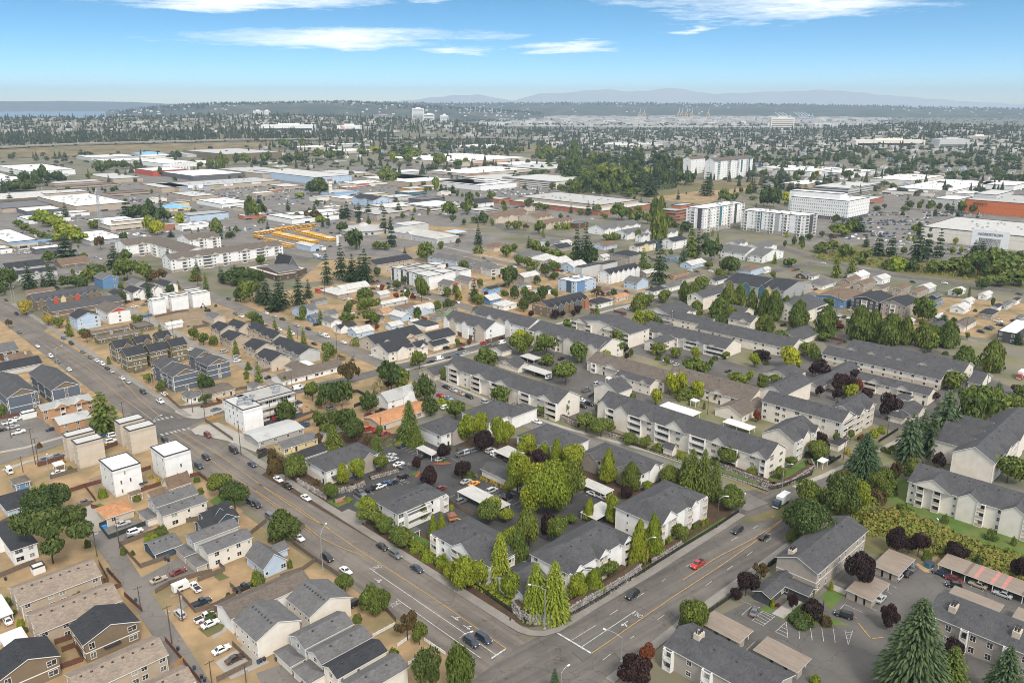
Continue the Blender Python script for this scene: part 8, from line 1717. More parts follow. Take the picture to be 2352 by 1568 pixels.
LAND=[
('near the big spreading pine',-144,222),
('near the tan shingle roofed blocks',-132,201),
('in the dry yard by the alley',-95,212),
('near the cream gabled houses',-64,193),
('near the white picket yards',-33,191),
('along the main street kerb',-41,224),
('near the iron fence and hedge',-30,235),
('by the corner rock wall',8,201),
('along the wide road',50,212),
('by the taupe building with chimneys',93,217),
('by the long carport',144,217),
('by the big blue spruce',104,175),
('on the overgrown slope',151,243),
('by the box truck',100,268),
('by the courtyard block',147,324),
('by the long cream senior house',71,324),
('in the gated cream complex',51,398),
('in the central parking lot',-30,286),
('by the white clubhouse',-35,255),
('under the central lot trees',10,275),
('by the row of kerb parked cars',-21,379),
('by the old white farmhouse',-58,373),
('by the white motel galleries',-113,367),
('by the crosswalk',-145,339),
('by the tan cube townhouses',-175,315),
('by the white cube townhouses',-144,286),
('by the brick apartments',-204,350),
('by the slate blue townhouses',-244,385),
('by the olive brown houses',-207,436),
('by the white cottage',-163,385),
('by the dark row houses',-161,480),
('by the coloured gable townhouses',-333,584),
('by the bright white cube row',-240,570),
('by the assisted living wings',-282,740),
('by the lattice mast',-473,929),
('by the lime green trees',-534,963),
('by the church',-203,690),
('by the tall fir group',-137,662),
('by the clustered white cubes',-79,662),
('in the crowded yards',-90,545),
('by the gabled white townhouses',-32,500),
('in the bus yard',-237,881),
('by the weathered school',-94,881),
('by the strip mall',-548,1521),
('by the long white hall',-278,1084),
('by the pale blue inn',-210,1237),
('by the brick factory',63,1131),
('on the wooded hill',182,1521),
('by the brick office',233,1131),
('by the twin apartment towers',294,963),
('by the white office block',440,1131),
('by the red department store',700,1182),
('by the cream department store',490,838),
('in the mall parking lot',507,1041),
('on the green bank above the slope road',325,719),
('along the slope road',347,645),
('by the giant fir',122,662),
('by the twin firs',64,762),
('by the blue apartment block',54,629),
('by the brown seven gabled row',35,557),
('by the hornbeam row',241,490),
('by the charcoal and taupe blocks',277,584),
('by the taupe brown roofed houses',311,645),
('by the long cream rows',115,480),
('by the freeway bank',-926,2608),
('by the beige superstore',-150,2248),
('by the hilltop tower',506,1720),
('among the far shops',-151,1613),
('by the white slope townhouses',143,963),
('by the cream block with crossed gables',62,490)]
MARKS=[
('yellow_line','yellow_mark',.28,None,'-96.7 276 -77 255.9 -64.8 241.9 -57.6 236.2 -47.2 229.5;-98.8 283 -79.4 264.9 -63.5 247.8 -48.4 231.8 -35.9 219.6 -18.8 202.4 -1.6 184;21.2 182.1 47.1 207.1 66.2 224.6 80.9 238.9 94.6 253.3;52.4 216.4 65.7 229.1 81.6 241.4 94.8 253.7'),
('white_line','white_mark',.22,None,'-44.8 223 -4.1 181.3;-33.9 206.5 -8.3 180.2'),
('stop_line','white_mark',.5,None,'-1.7 183.9 -5.4 180'),
('yellow_line','yellow_mark',.26,None,'-282.8 472.7 -234.9 424.1 -199.9 383 -166.6 347.5;-149.5 330.5 -122.1 302 -80.6 258.1 -67.7 243.9;-206.9 403.7 -184.7 374.8 -163.8 350.7;-146.9 332.7 -121.7 308.2 -92.9 277 -72.8 256.3 -62.3 247.3'),
('stop_line','white_mark',.4,None,'-143.1 355.9 -137.8 349.4'),
('white_line','white_mark',.2,None,'18.9 184.9 35.7 200.9'),
('white_line','white_mark',.16,None,'16.3 187.6 23.4 194'),
('lane_dash','white_mark',.18,(3.4,8.8),'28.1 199 47.1 216.9 64.4 232.3 82.4 247.3 92.7 256.4;23.8 179.3 33.6 189.5 50.6 205.5 67.1 221.7 83.8 238.1 93.4 247.3'),
('stop_line','white_mark',.55,None,'12.6 190.6 21 182.2'),
('stall_line','white_mark',.14,None,'65.6 198.7 69.7 203;62.1 182.8 66 187;60.8 183.8 64.1 180.4;67.3 205.8 69.6 203.9;80.2 193.8 78.5 188.1;83.3 193.3 81.8 187.6;86.3 192.8 84.7 187;89.4 192.4 87.6 186.4;92.4 191.9 90.8 185.6;90.8 185.6 94.4 191.6;92.3 190.9 94 191.1;92 189.7 93.4 190;91.6 188.3 92.5 188.5;97 203.9 100.8 200;97 203.9 95.1 201.9;96.8 198.8 98 197.3;112.1 210.4 113.3 209.1;115.3 213.2 116.2 212.1;106.7 205.4 107.9 203.7;101.7 204.6 105.1 200.9;136.4 215.2 139.6 218.5;138.6 212.6 141.9 216.1;141 210.4 144.4 213.8;143.6 208.4 147 212.1;146 206.2 149.3 209.5;138.1 197.1 140.6 199.6;127.2 204.6 128.4 205.7'),
('hatching','white_mark',.14,None,'68 196.3 70.4 194;70.4 194 74.9 198.1;74.9 198.1 72.2 200.8;72.2 200.8 68 196.3;69 197.2 71.1 194.7;70 198.4 72.2 195.7;70.9 199.5 73.2 196.6;71.7 200.2 74.2 197.5;72.9 191.2 77.4 195.7;77.4 195.7 75.5 188.7;75.5 188.7 72.9 191.2;74 192.3 76 190.3;75.2 193.4 76.5 192.1;76.3 194.6 76.9 193.8'),
('yellow_bar','yellow_mark',.3,None,'97.4 195.1 98 188.7;98.4 188.2 101.7 188.8'),
('stall_line','white_mark',.12,None,'-47.1 314.3 -44.2 317.2;-45.2 312.4 -42.4 315.5;-43.6 310.8 -40.6 314.1;-41.8 308.8 -38.8 312.3;-40.1 307.4 -37.4 310.4;-48.2 298.2 -46.5 299.8;-43.2 295 -40 297.2;-25.7 305.8 -22.3 302.2;-23.2 308.3 -20.2 304.5;-59.4 272.5 -56.4 269;-54.9 276.9 -51.8 273.1;-48.8 280.3 -46.8 277.6;-44.3 283.6 -41.8 280.8;-44 285 -39.8 281.9;-43.7 285.9 -39.6 283.1;-23.9 270.1 -21.2 272.7;-8.4 271.8 -4.8 275.8;-6.3 270.3 -2.7 274.3;-4.1 268.4 0 272.7;-2 266.7 0 268.8;-7.9 305 -4.6 307.7;-34.3 301.9 -31.5 305;-109.8 352.3 -106 348.6;-105.5 356.4 -101.7 352.7;-113.4 348.8 -110.4 345.5;-103.2 358.5 -99.9 355.7;26.2 358.5 28.8 355;27.9 360.3 30.5 356.8;30.1 362.1 32.9 358.5;37.3 364.3 39.2 361.4;31.4 391.6 35.6 387.5;38 383 41.4 378.7;39.2 381 43.6 384.2;72.8 447 77.9 451.3;74.9 443.8 80.7 448.7;70.7 450.2 75.2 454.1;0 264.6 3 267.9;2 262.9 4 265;25.6 274.4 28.9 277.6;27.6 272.2 31.2 274.9'),
('yellow_line','yellow_mark',.2,None,'84.7 286.9 89.8 280.8 95.9 273.4;84.3 286.2 89.6 280 95.7 272.7')]
POLES=[
(-134,230,9,'b',1,False),
(-129,235,11,'b',1,False),
(-107,201,8,'b',1,False),
(-92,186,12,'b',1,True),
(-93,196,10,'b',1,True),
(-75,169,8,'b',1,False),
(-66,168,8,'b',1,True),
(219,369,12,'b',1,True),
(196,412,7,'b',1,False),
(248,397,11,'a',1,False),
(92,354,12,'b',1,False),
(-219,326,13,'b',1,False),
(-193,299,16,'b',1,False),
(-193,301,11,'b',1,False),
(-194,292,7,'b',1,False),
(-181,350,8,'b',1,False),
(-151,356,8,'a',1,False),
(-141,345,16,'a',2,True),
(-113,309,15,'a',1,False),
(-112,387,10,'a',1,False),
(-100,440,15,'a',1,False),
(-77,342,13,'a',1,True),
(-58,331,8,'a',1,False),
(-87,282,10,'a',1,False),
(-87,423,8,'b',1,False),
(-57,458,7,'a',1,False),
(-240,515,10,'a',1,False),
(-210,480,13,'a',1,False),
(-140,588,11,'a',1,False),
(-133,480,10,'a',1,False),
(-80,536,7,'a',1,False),
(-53,503,10,'a',1,False),
(-23,476,8,'a',1,False),
(71,545,12,'b',1,False),
(25,588,9,'b',1,False),
(106,513,10,'b',1,False),
(229,551,13,'b',1,False),
(288,492,11,'b',1,False)]
LOTS=[(13,[(-446,913),(-396,882),(-393,874),(-440,901)],'wwwwws',('van','van','pickup','suv'),1),(30,[(-415,978),(-303,943),(-295,917),(-392,934)],'wwskgwb',('sedan','suv','pickup','van'),2),(26,[(-603,1286),(-516,1178),(-506,1139),(-585,1233)],'wsgkb',0,3),(60,[(-523,1397),(-456,1455),(-405,1286),(-456,1271)],'wsgkbwsr',0,4),(16,[(-503,802),(-490,821),(-465,777),(-476,760)],'wwws',('van','pickup','suv'),2),(8,[(-502,856),(-475,828),(-472,821),(-499,849)],'bsgw',0,1),(12,[(-719,1233),(-641,1152),(-637,1139),(-709,1212)],'wsgkb',0,1),(10,[(-591,1069),(-540,1027),(-537,1017),(-582,1053)],'wsgkb',0,1),(40,[(-447,1475),(-351,1397),(-328,1302),(-406,1344)],0,0,3),(30,[(-146,1685),(0,1585),(0,1435),(-135,1562)],0,0,2),(40,[(-67,1435),(0,1416),(0,1319),(-53,1361)],0,0,3),(16,[(-278,1455),(-186,1435),(-181,1397),(-269,1406)],0,0,1),(18,[(-343,1127),(-310,1092),(-310,1069),(-340,1103)],'wwsg',0,2),(18,[(-154,1133),(-132,1152),(-126,1103),(-149,1092)],'wwwsg',0,2),(14,[(-191,771),(-178,760),(-175,738),(-187,754)],'wlsw',('van','suv'),2),(14,[(-174,1741),(-135,1715),(-131,1634),(-166,1659)],0,0,2),(20,[(6,1455),(45,1406),(43,1370),(5,1416)],'w',('van','suv'),1),(10,[(4,1327),(54,1344),(53,1310),(3,1294)],'w',('van',),1),(36,[(482,1103),(531,1092),(515,1058),(459,1048)],0,0,2),(70,[(554,1092),(643,1103),(614,1048),(534,1048)],0,0,3),(50,[(444,1012),(539,1037),(500,960),(432,969)],0,0,3),(18,[(409,917),(425,909),(418,893),(399,893)],0,0,1),(22,[(442,821),(501,789),(494,777),(428,789)],0,0,1),(22,[(602,1344),(645,1344),(615,1279),(587,1310)],0,0,2),(34,[(679,1344),(740,1361),(702,1294),(663,1310)],0,0,2),(20,[(724,1611),(748,1496),(728,1455),(695,1539)],0,0,1),(16,[(453,871),(441,777),(432,766),(426,789)],0,0,1)]
SHRUBS=[('hillside_shrubs','leaf_scrub','124 258.1 138.7 261.4 150.9 243 168.5 224.3 161.6 213.5 146.5 221.8 138 232 129.6 241.6 120.6 244.5',520,.8,2.0,1.2,2.6),('hillside_shrubs','leaf_scrub','118.7 275 133 286 150 289.8 140 275 122.7 255 114.6 251.9',160,1,3,1.2,3),('bank_shrubs','leaf_scrub','287.2 762.5 333.3 811.2 343.4 762.5 362.3 715 476.5 740.2 430.3 636.7 378.6 662.1 346.3 689.5 316.5 727.4 285.3 740.2',420,1,3,1.5,4),('wood_undergrowth','leaf_under','83.1 1364.9 128.3 1565.6 250.3 1720.3 339.3 1662.9 294.7 1438.9 206.1 1310.9 144.4 1324',420,2,7,3,7),('garden_hedges','leaf_bright','-22 230.7 -19.1 229.4 -10.1 215.8 .5 204.6 -.5 203.1 -11.4 213.5',110,.8,1.3,.8,1.3)]
BUSES=[(-263.4,897.0,3.92,1),(-260.9,894.3,3.92,0),(-258.3,891.7,3.92,0),(-255.8,889.1,3.92,0),(-253.3,886.5,3.92,0),(-250.8,883.9,3.92,1),(-248.3,881.4,3.92,1),(-245.8,878.8,3.92,0),(-243.3,876.3,3.92,0),(-240.9,873.8,3.92,1),(-238.5,871.2,3.92,0),(-236.0,868.7,3.92,0),(-233.6,866.3,3.92,0),(-231.2,863.8,3.92,0),(-228.9,861.3,3.92,0),(-226.5,858.9,3.92,1),(-224.1,856.5,3.92,0),(-221.8,854.1,3.92,0),(-219.4,851.7,3.92,0),(-217.1,849.3,3.92,0),(-214.8,846.9,3.92,0),(-212.5,844.5,3.92,1),(-210.2,842.2,3.92,0),(-208.0,839.8,3.92,0),(-234.8,906.5,3.92,1),(-232.0,903.2,3.92,1),(-229.2,899.9,3.92,0),(-226.4,896.7,3.92,0),(-223.7,893.4,3.92,0),(-220.9,890.2,3.92,0),(-218.2,887.0,3.92,0),(-215.5,883.8,3.92,0),(-212.8,880.7,3.92,1),(-210.2,877.5,3.92,0),(-207.5,874.4,3.92,0),(-204.9,871.3,3.92,0),(-202.3,868.2,3.92,0),(-199.7,865.2,3.92,1),(-197.1,862.2,3.92,1),(-194.6,859.2,3.92,1),(-192.1,856.2,3.92,0),(-285.4,899.3,-.79,1),(-283.1,903.0,-.79,0),(-280.8,906.7,-.79,1),(-278.5,910.4,-.79,1),(-276.1,914.1,-.79,1),(-273.7,917.9,-.79,1),(-271.3,921.7,-.79,0),(-268.9,925.5,-.79,0),(-266.5,929.4,-.79,0),(-264.0,933.3,-.79,0),(-261.5,937.2,-.79,0),(-259.0,941.1,-.79,0),(-256.5,945.1,-.79,0),(-243.8,918.0,3.92,0),(-242.0,920.4,3.92,1),(-240.1,922.9,3.92,0),(-238.2,925.5,3.92,0),(-236.3,928.0,3.92,0),(-251.9,952.2,-.79,1),(-247.0,955.7,-.79,0),(-242.0,959.3,-.79,1),(-237.0,962.9,-.79,0),(-279.0,876.1,-.79,0),(-275.2,873.5,-.79,1),(-271.5,870.9,-.79,1),(-257.9,850.4,3.92,0),(-251.5,843.3,3.92,0),(-245.2,836.4,3.92,1),(-238.9,829.5,3.92,0),(-232.8,822.8,3.92,1),(-226.8,816.1,3.92,1),(-274.6,921.3,-.79,1),(-270.5,928.8,-.79,0),(-266.3,936.5,-.79,0)]
TEXTS=[('ONLY',-42.7,223.5,'A',1.2),('ONLY',-34.2,204.1,'A',1.2),('ONLY',35.9,199.0,'B',1.2)]
ARR=[(-41.3,216.1,'A'),(-16.2,197.3,'A'),(-12.7,193.2,'A'),(31.6,194.9,'B')]
BARS='-164.8 345.9 -163.6 347.5 -162.1 348.6 -160.5 349.7 -158.8 350.8 -154.5 329.8 -152.9 331.1 -151.4 332.4 -150.1 333.4 -148.9 334.7 -147.3 335.8 -145.6 337.1'
BINS='-126.4 221.5 -125.2 220.2 -123.6 218.6 -110.4 205.3 -89.3 183.4 -84.7 175.9 -82 175.7 -78.9 172.4 -77.7 171.2 -110.9 227.6 -109.7 227 -155.4 216.5 -66.2 178 -65.7 178.6 -65 179.2 -61.8 179.1'
FW=[('freeway',26,6,[(-1474.4,2253.7,23.6),(-1439.8,2327.0,24.9),(-1394.2,2389.8,25.8),(-1308.9,2484.0,27.2),(-1216.6,2546.8,27.6),(-1120.7,2593.8,28.2),(-1006.7,2640.9,29.1),(-930.4,2688.3,30.4),(-864.8,2704.0,30.7),(-776.1,2724.8,30.4),(-691.1,2766.3,29.7),(-580.9,2823.3,29.0),(-416.6,2875.0,27.2),(-276.3,2988.6,24.0),(-127.2,3179.8,18.2),(-16.9,3344.4,10.6)]),('freeway_ramp',12,6,[(-132.9,3211.3,18.9),(-44.7,3329.4,12.8),(42.7,3338.5,8.5),(85.4,3187.2,8.1),(129.7,2926.5,7.5)]),('freeway',30,1,[(275.5,2320.1,1.3),(472.1,2283.7,1.5),(568.7,2189.9,1.6),(657.8,2033.5,1.5),(766.0,1997.1,1.8),(866.8,1877.4,2.5),(921.8,1752.2,1.8),(1007.1,1611.3,1.4),(1050.6,1527.8,1.3)])]
ODD={'camper':(-99.6,211.2),'bluebin':(-140.3,247.8),'busstop':(-17.6,215.8),'yardsign':(-51.1,250.7),'play':(-21.0,252.4),'signal':(-.5,188.8),'dumpster':(131.6,224.0),'entrysign':(90.0,201.7),'boxtruck':(98.1,265.0),'redtruck':(271.6,407.1),'yellowsign':(174.8,338.3),'trampoline':(-94.0,340.2),'entry':(-63.1,267.5),'woodbox':(-98.8,358.5),'portable':(-192.2,278.0),'mast':(-478.4,938.0),'excavator':(-214.9,551.3),'dump2':(-251.0,536.1),'rv':(-377.5,658.1),'round':(-169.2,917.2),'signtower':(-287.5,1291.9),'silver':(-179.6,825.0),'camperwhite':(12.0,619.1),'silos':(-713.8,1767.5),'flag':(-597.8,2905.8),'gantry':(254.8,3644.3),'sigbox':(-64.6,1537.2),'hq':(-1018.6,9042.1)}
MASTTOP=51.3
# ---- ground, air, far hills
def ground_mesh():
 rings=[0,120,300,600,1000,1500,1700]+[1700+155*k for k in range(1,21)]+[4900,5000,5150,5300,5450,5600,7000,10000,15000,22500,25400]
 m=MB();na=144
 for d in rings:
  for k in range(na):
   a=6.28318*k/na;x,y=d*sin(a),d*cos(a)
   m.v.append((x,y,terrain(x,y) if y>0 and abs(x)<y*1.2 else 0.0))
 for i in range(len(rings)-1):
  for k in range(na):
   q=(i*na+k,(i+1)*na+k,(i+1)*na+(k+1)%na,i*na+(k+1)%na)
   m.f.append(q[::-1] if i else(q[2],q[1],q[0]));m.m.append(0)
 return m.mesh('ground',['ground'],True)
struct('ground',ground_mesh())
def PT(s):v=list(map(float,s.split()));return list(zip(v[::2],v[1::2]))
for name,mat,pts,*z in SHEETS:sheet(name,PT(pts),z[0] if z else 0,mat)
for typ,name,pts,wd,mat,z,side in ROADS:
 pts=PT(pts)
 if typ=='road':road(name,pts,wd,mat,z)
 else:
  inner=offset_line(pts,wd*side)
  if typ=='slabwalk':
   o=strip(name,pts,offset_line(pts,.25*side),0,z+.15,mat);slabs(o,offset_line(pts,.3*side),inner,1.55,z+.13)
  else:strip(name,pts,inner,0,z+.13,mat)
paint=bpy.data.objects.new('road_marking',None);C.objects.link(paint);paint['kind']='structure'
A_,B_=R(134.8),R(44.8)
HD=dict(a=A_,A=A_-pi,b=B_,B=B_+pi)
for name,mat,wd,dash,runs in MARKS:
 runs=list(map(PT,runs.split(';')))
 zz=.156 if name!='yellow_line' else .152
 if not dash:marks(paint,name,[s_ for pts in runs for s_ in zip(pts,pts[1:])],wd,mat,zz);continue
 segs=[]
 for pts in runs:
  pos=0.0
  for a,b in zip(pts,pts[1:]):
   a,b=Vector(a),Vector(b);L=(b-a).length;t=pos
   while t<L:
    segs.append((tuple(a+(b-a)*(max(t,0)/L)),tuple(a+(b-a)*(min(t+dash[0],L)/L))));t+=sum(dash)
   pos=t-L
 marks(paint,name,segs,wd,mat,zz)
for t_,x,y,h,sz in TEXTS:flat_text(paint,t_,x,y,HD[h]-pi/2,sz,.158)
for x,y,h in ARR:
 m=MB();m.face([(-1.6,-.12,0),(.5,-.12,0),(.5,.12,0),(-1.6,.12,0)]);m.face([(.5,-.55,0),(1.6,0,0),(.5,.55,0)]);m.face([(-.2,.12,0),(.1,.12,0),(.5,.9,0),(.2,.9,0)]);m.face([(.0,1.1,0),(.62,.7,0),(.9,1.4,0)])
 part('turn_arrow',m,['white_mark'],paint,(x,y,.16),HD[h])
for x,y in PT(BARS):
 m=MB();m.face([(-1.4,-.32,0),(1.4,-.32,0),(1.4,.0,0),(-1.4,.0,0)]);m.face([(-1.4,.2,0),(1.4,.2,0),(1.4,.52,0),(-1.4,.52,0)]);part('crosswalk_bar',m,['white_mark'],paint,(x,y,.156),A_)
CF=1850.0
def at(u,d):x=(u-1176)/(CF*1.042);n=sqrt(1+x*x);return(d*x/n,d/n)
def hgt(v,d):return CAMZ-d*tan(R(PITCH)-atan((784-v)/CF))
def ridge(name,prof,d0,d1,mat,seed,rough,base=-4.0,trees=0,label=None):
 r=random.Random(seed);m=MB();us=[prof[0][0]+(prof[-1][0]-prof[0][0])*k/260 for k in range(261)];rows=7;ph=[(r.uniform(.004,.02),r.uniform(0,6)) for _ in range(4)]+[(r.uniform(.04,.12),r.uniform(0,6)) for _ in range(5)]
 for u in us:
  top=hgt(interp(u,prof),d1)
  w_=sum(sin(u*f+p) for f,p in ph[:4])/4;w2=sum(sin(u*f+p) for f,p in ph[4:])/5
  for k in range(rows):
   t=k/(rows-1);d=d0+(d1-d0)*t+w_*(d1-d0)*.25*(1-t)*t*3
   x,y=at(u,d);m.v.append((x,y,base+(top-base+rough*w2*t)*(sin(t*1.5708)**.8)))
 n=len(us)
 for i in range(n-1):
  for k in range(rows-1):m.f.append((i*rows+k,(i+1)*rows+k,(i+1)*rows+k+1,i*rows+k+1));m.m.append(0)
 struct(name,m.mesh(name,[mat],True))
 if trees:
  tm=MB()
  for q in range(trees):
   u=r.uniform(us[0],us[-1]);t=r.choice((.55,.7,.8,.9,1,1,1));d=d0+(d1-d0)*t;x,y=at(u,d);top=hgt(interp(u,prof),d1);z=base+(top-base)*(sin(t*1.5708)**.8)-4;h=r.uniform(14,32);q_=h*r.uniform(.3,.6)
   tm.face([(x-q_,y,z),(x+q_,y,z),(x+q_*.3,y,z+h*.8),(x,y,z+h)]);tm.face([(x,y-q_,z),(x,y+q_,z),(x,y,z+h)])
  struct('ridge_woods',tm.mesh('ridge_woods',['leaf_far']),'stuff')
  hm=MB()
  for q in range(trees//6):
   u=r.uniform(us[0],us[-1]);t=r.uniform(.1,.95);d=d0+(d1-d0)*t;x,y=at(u,d);top=hgt(interp(u,prof),d1);z=base+(top-base)*(sin(t*1.5708)**.8);a=r.uniform(6,13);hm.box(x-a,x+a,y-6,y+6,z-4,z+r.uniform(5,9))
  struct('hillside_houses',hm.mesh('hillside_houses',['trim']),'stuff')
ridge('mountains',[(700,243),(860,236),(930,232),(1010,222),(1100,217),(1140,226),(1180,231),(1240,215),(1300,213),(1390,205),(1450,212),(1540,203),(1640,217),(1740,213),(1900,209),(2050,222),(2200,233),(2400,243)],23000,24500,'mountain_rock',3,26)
ridge('headland',[(-700,240),(-300,236),(0,234),(150,233),(300,235),(420,240),(520,246)],20000,21300,'hill_forest',5,6)
ridge('hills',[(240,256),(330,247),(420,240),(520,237),(640,236),(760,234),(900,236),(1100,238),(1400,236),(1600,239),(1800,240),(2000,243),(2200,247),(2400,250),(3000,250)],10400,12600,'hill_forest',9,8,trees=1500)
ridge('hills',[(270,257),(330,250),(420,244),(500,239),(620,238),(700,236),(800,235),(900,240),(1000,246),(1100,251),(1250,262)],7600,8900,'hill_forest',12,6,trees=900)
sheet('water',[at(-900,5800),at(330,5800),at(330,9000),at(300,20500),at(-900,20500)],2.2,'water')
sheet('port_land',[at(1100,5650),at(2050,5650),at(2050,10500),at(1100,10500)],1.0,'port_ground')
def bank(name,mat,a,b,c,d,dz=.8,n=14,m_=5):
 m=MB();a,b,c,d=map(Vector,(a,b,c,d))
 for i in range(n+1):
  for j in range(m_+1):p=a.lerp(b,i/n).lerp(d.lerp(c,i/n),j/m_);m.v.append((p.x,p.y,terrain(p.x,p.y)+dz))
 for i in range(n):
  for j in range(m_):k=i*(m_+1)+j;m.f.append((k,k+m_+1,k+m_+2,k+1));m.m.append(0)
 me=m.mesh(name,[mat])
 if me.polygons[0].normal.z<0:me.flip_normals()
 struct(name,me)
bank('embankment','dry_bank',at(-80,2420),at(620,2520),at(620,2830),at(-80,2820));bank('embankment','dry_bank',at(1040,2450),at(1300,2500),at(1300,2900),at(1040,2800));bank('embankment','dry_bank',at(1560,1560),at(2450,1480),at(2450,1530),at(1560,1640),.1)
def shrub_mass(name,mat,pts,n,h0,h1,r0,r1,seed,leafs=34):
 r=random.Random(seed);m=MB();xs,ys=[p[0] for p in pts],[p[1] for p in pts];c=0
 while c<n:
  x,y=r.uniform(min(xs),max(xs)),r.uniform(min(ys),max(ys));ins=False
  for(x0,y0),(x1,y1) in zip(pts,pts[1:]+pts[:1]):
   if(y0>y)!=(y1>y) and x<(x1-x0)*(y-y0)/(y1-y0)+x0:ins=not ins
  if not ins:continue
  c+=1;R0,H0=r.uniform(r0,r1),r.uniform(h0,h1)
  for q in range(leafs):
   d=Vector((r.gauss(0,1),r.gauss(0,1),abs(r.gauss(0,1)))).normalized();p=Vector((x+d.x*R0,y+d.y*R0,d.z*H0));u=d.orthogonal().normalized()+Vector((r.gauss(0,.3),r.gauss(0,.3),r.gauss(0,.3)));v=d.cross(u);s=r.uniform(.25,.6)*(r0/1.2)
   m.face([p-u*s,p+v*s*.7,p+u*s,p-v*s*.7])
 struct(name,m.mesh(name,[mat]),'stuff')
for name,mat,pts,n_,h0,h1,r0,r1_ in SHRUBS:shrub_mass(name,mat,PT(pts),n_,h0,h1,r0,r1_,n_)
hz=MB();hz.box(-26000,26000,-3000,25500,-6,600,bottom=True)
hm_=bpy.data.materials.new('haze');hm_.use_nodes=True;t_=hm_.node_tree;t_.nodes.clear();o_=t_.nodes.new('ShaderNodeOutputMaterial');v_=t_.nodes.new('ShaderNodeVolumePrincipled');v_.inputs['Density'].default_value=HAZE;v_.inputs['Color'].default_value=(*HAZECOL,1);v_.inputs['Anisotropy'].default_value=.2
t_.links.new(v_.outputs[0],o_.inputs['Volume']);MATS['haze']=hm_
struct('haze',hz.mesh('haze',['haze']),'stuff')
# ---- everything with a place in the tables
HT=(2.8,2.9,5.7,8.5,11.4,14.2,17,20,23,25.5)
for line in BLD.split('\n'):
 f=line.split('|');o=eval('dict(%s)'%f[14]);nm=f[0] or 'house'
 if nm=='warehouse':o.setdefault('m','stucco');o.setdefault('par',.9)
 if 'g' in o:o['g']=[(q[0],*map(float,q[1:5]),q[5]=='1',q[6] if len(q)>6 else None) for q in(s.split(',') for s in o['g'].split(';'))]
 lx,ly=float(f[4]),float(f[5]);roof=f[7]
 rise=float(f[8]) if f[8] else(0 if roof=='flat' else min(.42*(min(lx,ly) if roof=='hip' else(ly if roof=='gx' else lx))/2,4.5))
 building(nm,o.get('cat') or CATS.get(nm,nm.replace('_',' ')),f[1] or None,o.get('group'),float(f[2]),float(f[3]),o.get('rot',B_),lx,ly,float(f[6] or HT[int(f[13])]),roof,rise,f[9],f[10],'W.W' if f[11]=='=' else f[11],f[12],int(f[13]),o)
POSTS={'4':[(0,0),(1,0),(0,1),(1,1)],'6':[(.1,0),(.9,0),(.1,.5),(.9,.5),(.1,1),(.9,1)],'2':[(.9,.05),(.9,.95)],'3':[(.5,0),(1,0),(1,1)]}
for c_ in CAN:
 nm,cat,lab,ds,x,y,lx,ly,h,rc,wall,posts,*pm_=c_
 posts=POSTS[posts] if isinstance(posts,str) else posts
 canopy(nm or 'carport',cat or 'carport',lab,ds or 'open carport with metal roof',None if nm else 'covered carports',x,y,B_,lx,ly,h,rc,wall,posts,*pm_)
for k,s in TREES.items():
 for q in s.replace('\n','').split(';'):
  q,_,lab=q.partition(' =');v=list(map(float,q.split()));tree(k,v[0],v[1],v[2],v[3],lab or None,z=v[4] if len(v)>4 else 0.0)
CKIND=dict(s='sedan',u='suv',h='hatch',p='pickup',v='van',m='mini')
for hd,s in CARSL.items():
 a=HD[hd] if hd in HD else float(hd)
 for q in s.replace('\n','').split(';'):
  q,_,lab=q.partition(' =');v=q.split();p=list(map(float,v[1:]));car(CKIND[v[0][0]],v[0][1],p[0],p[1],a,lab or None,z=p[2] if len(p)>2 else 0.0)
lr=random.Random(3)
for n_,(a,b,c,d),cols,kinds,rows in LOTS:
 cols=cols or 'wsgkbwsktw';kinds=kinds or('sedan','suv','hatch','suv','sedan','mini');per=max(1,n_//rows);a,b,c,d=map(Vector,(a,b,c,d))
 for j in range(rows):
  for i in range(per):
   if lr.random()<.2:continue
   u,v=(i+.5+lr.uniform(-.1,.1))/per,(j+.5)/rows;p=a.lerp(b,u).lerp(d.lerp(c,u),v);car(lr.choice(kinds),lr.choice(cols),p.x,p.y,HD['ba'[j%2]],z=terrain(p.x,p.y))
for x,y,h,wh in BUSES:bus(x,y,h,wh)
for kind,pts,*lab in FEN:fence_run(PT(pts),kind,*lab)
for pts,h,lab,n_ in ROCKW:rock_wall(PT(pts),h,lab,n_)
for x,y,h,a,arm,wood in LAMPS:street_light(x,y,h,a,arm,wood)
for x,y,h,d,n_,tr in POLES:utility_pole(x,y,h,HD[d],n_,tr)
# ---- garden trees, yard fences, far parked cars, small shops between the placed things
occ=[]
for line in BLD.split('\n'):
 f=line.split('|');x,y,lx,ly=map(float,f[2:6]);occ.append((x+(lx*cos(B_)-ly*sin(B_))/2,y+(lx*sin(B_)+ly*cos(B_))/2,hypot(lx,ly)/2))
P0_=PT(SHEETS[0][2]);lines_=[(PT(r_[2]),r_[3]) for r_ in ROADS if r_[0]=='road']+[([((a[0]+b[0])/2,(a[1]+b[1])/2) for a,b in zip(P0_[:6],P0_[-1:-7:-1])],28)]
def free(x,y,m_):
 if any((x-a)**2+(y-b)**2<(r*.8+m_)**2 for a,b,r in occ):return False
 for pts,wd in lines_:
  for(ax,ay),(bx,by_) in zip(pts,pts[1:]):
   L=hypot(bx-ax,by_-ay);t=max(0,min(1,((x-ax)*(bx-ax)+(y-ay)*(by_-ay))/(L*L))) if L else 0
   if hypot(x-ax-t*(bx-ax),y-ay-t*(by_-ay))<wd/2+m_:return False
 return True
ir=random.Random(11)
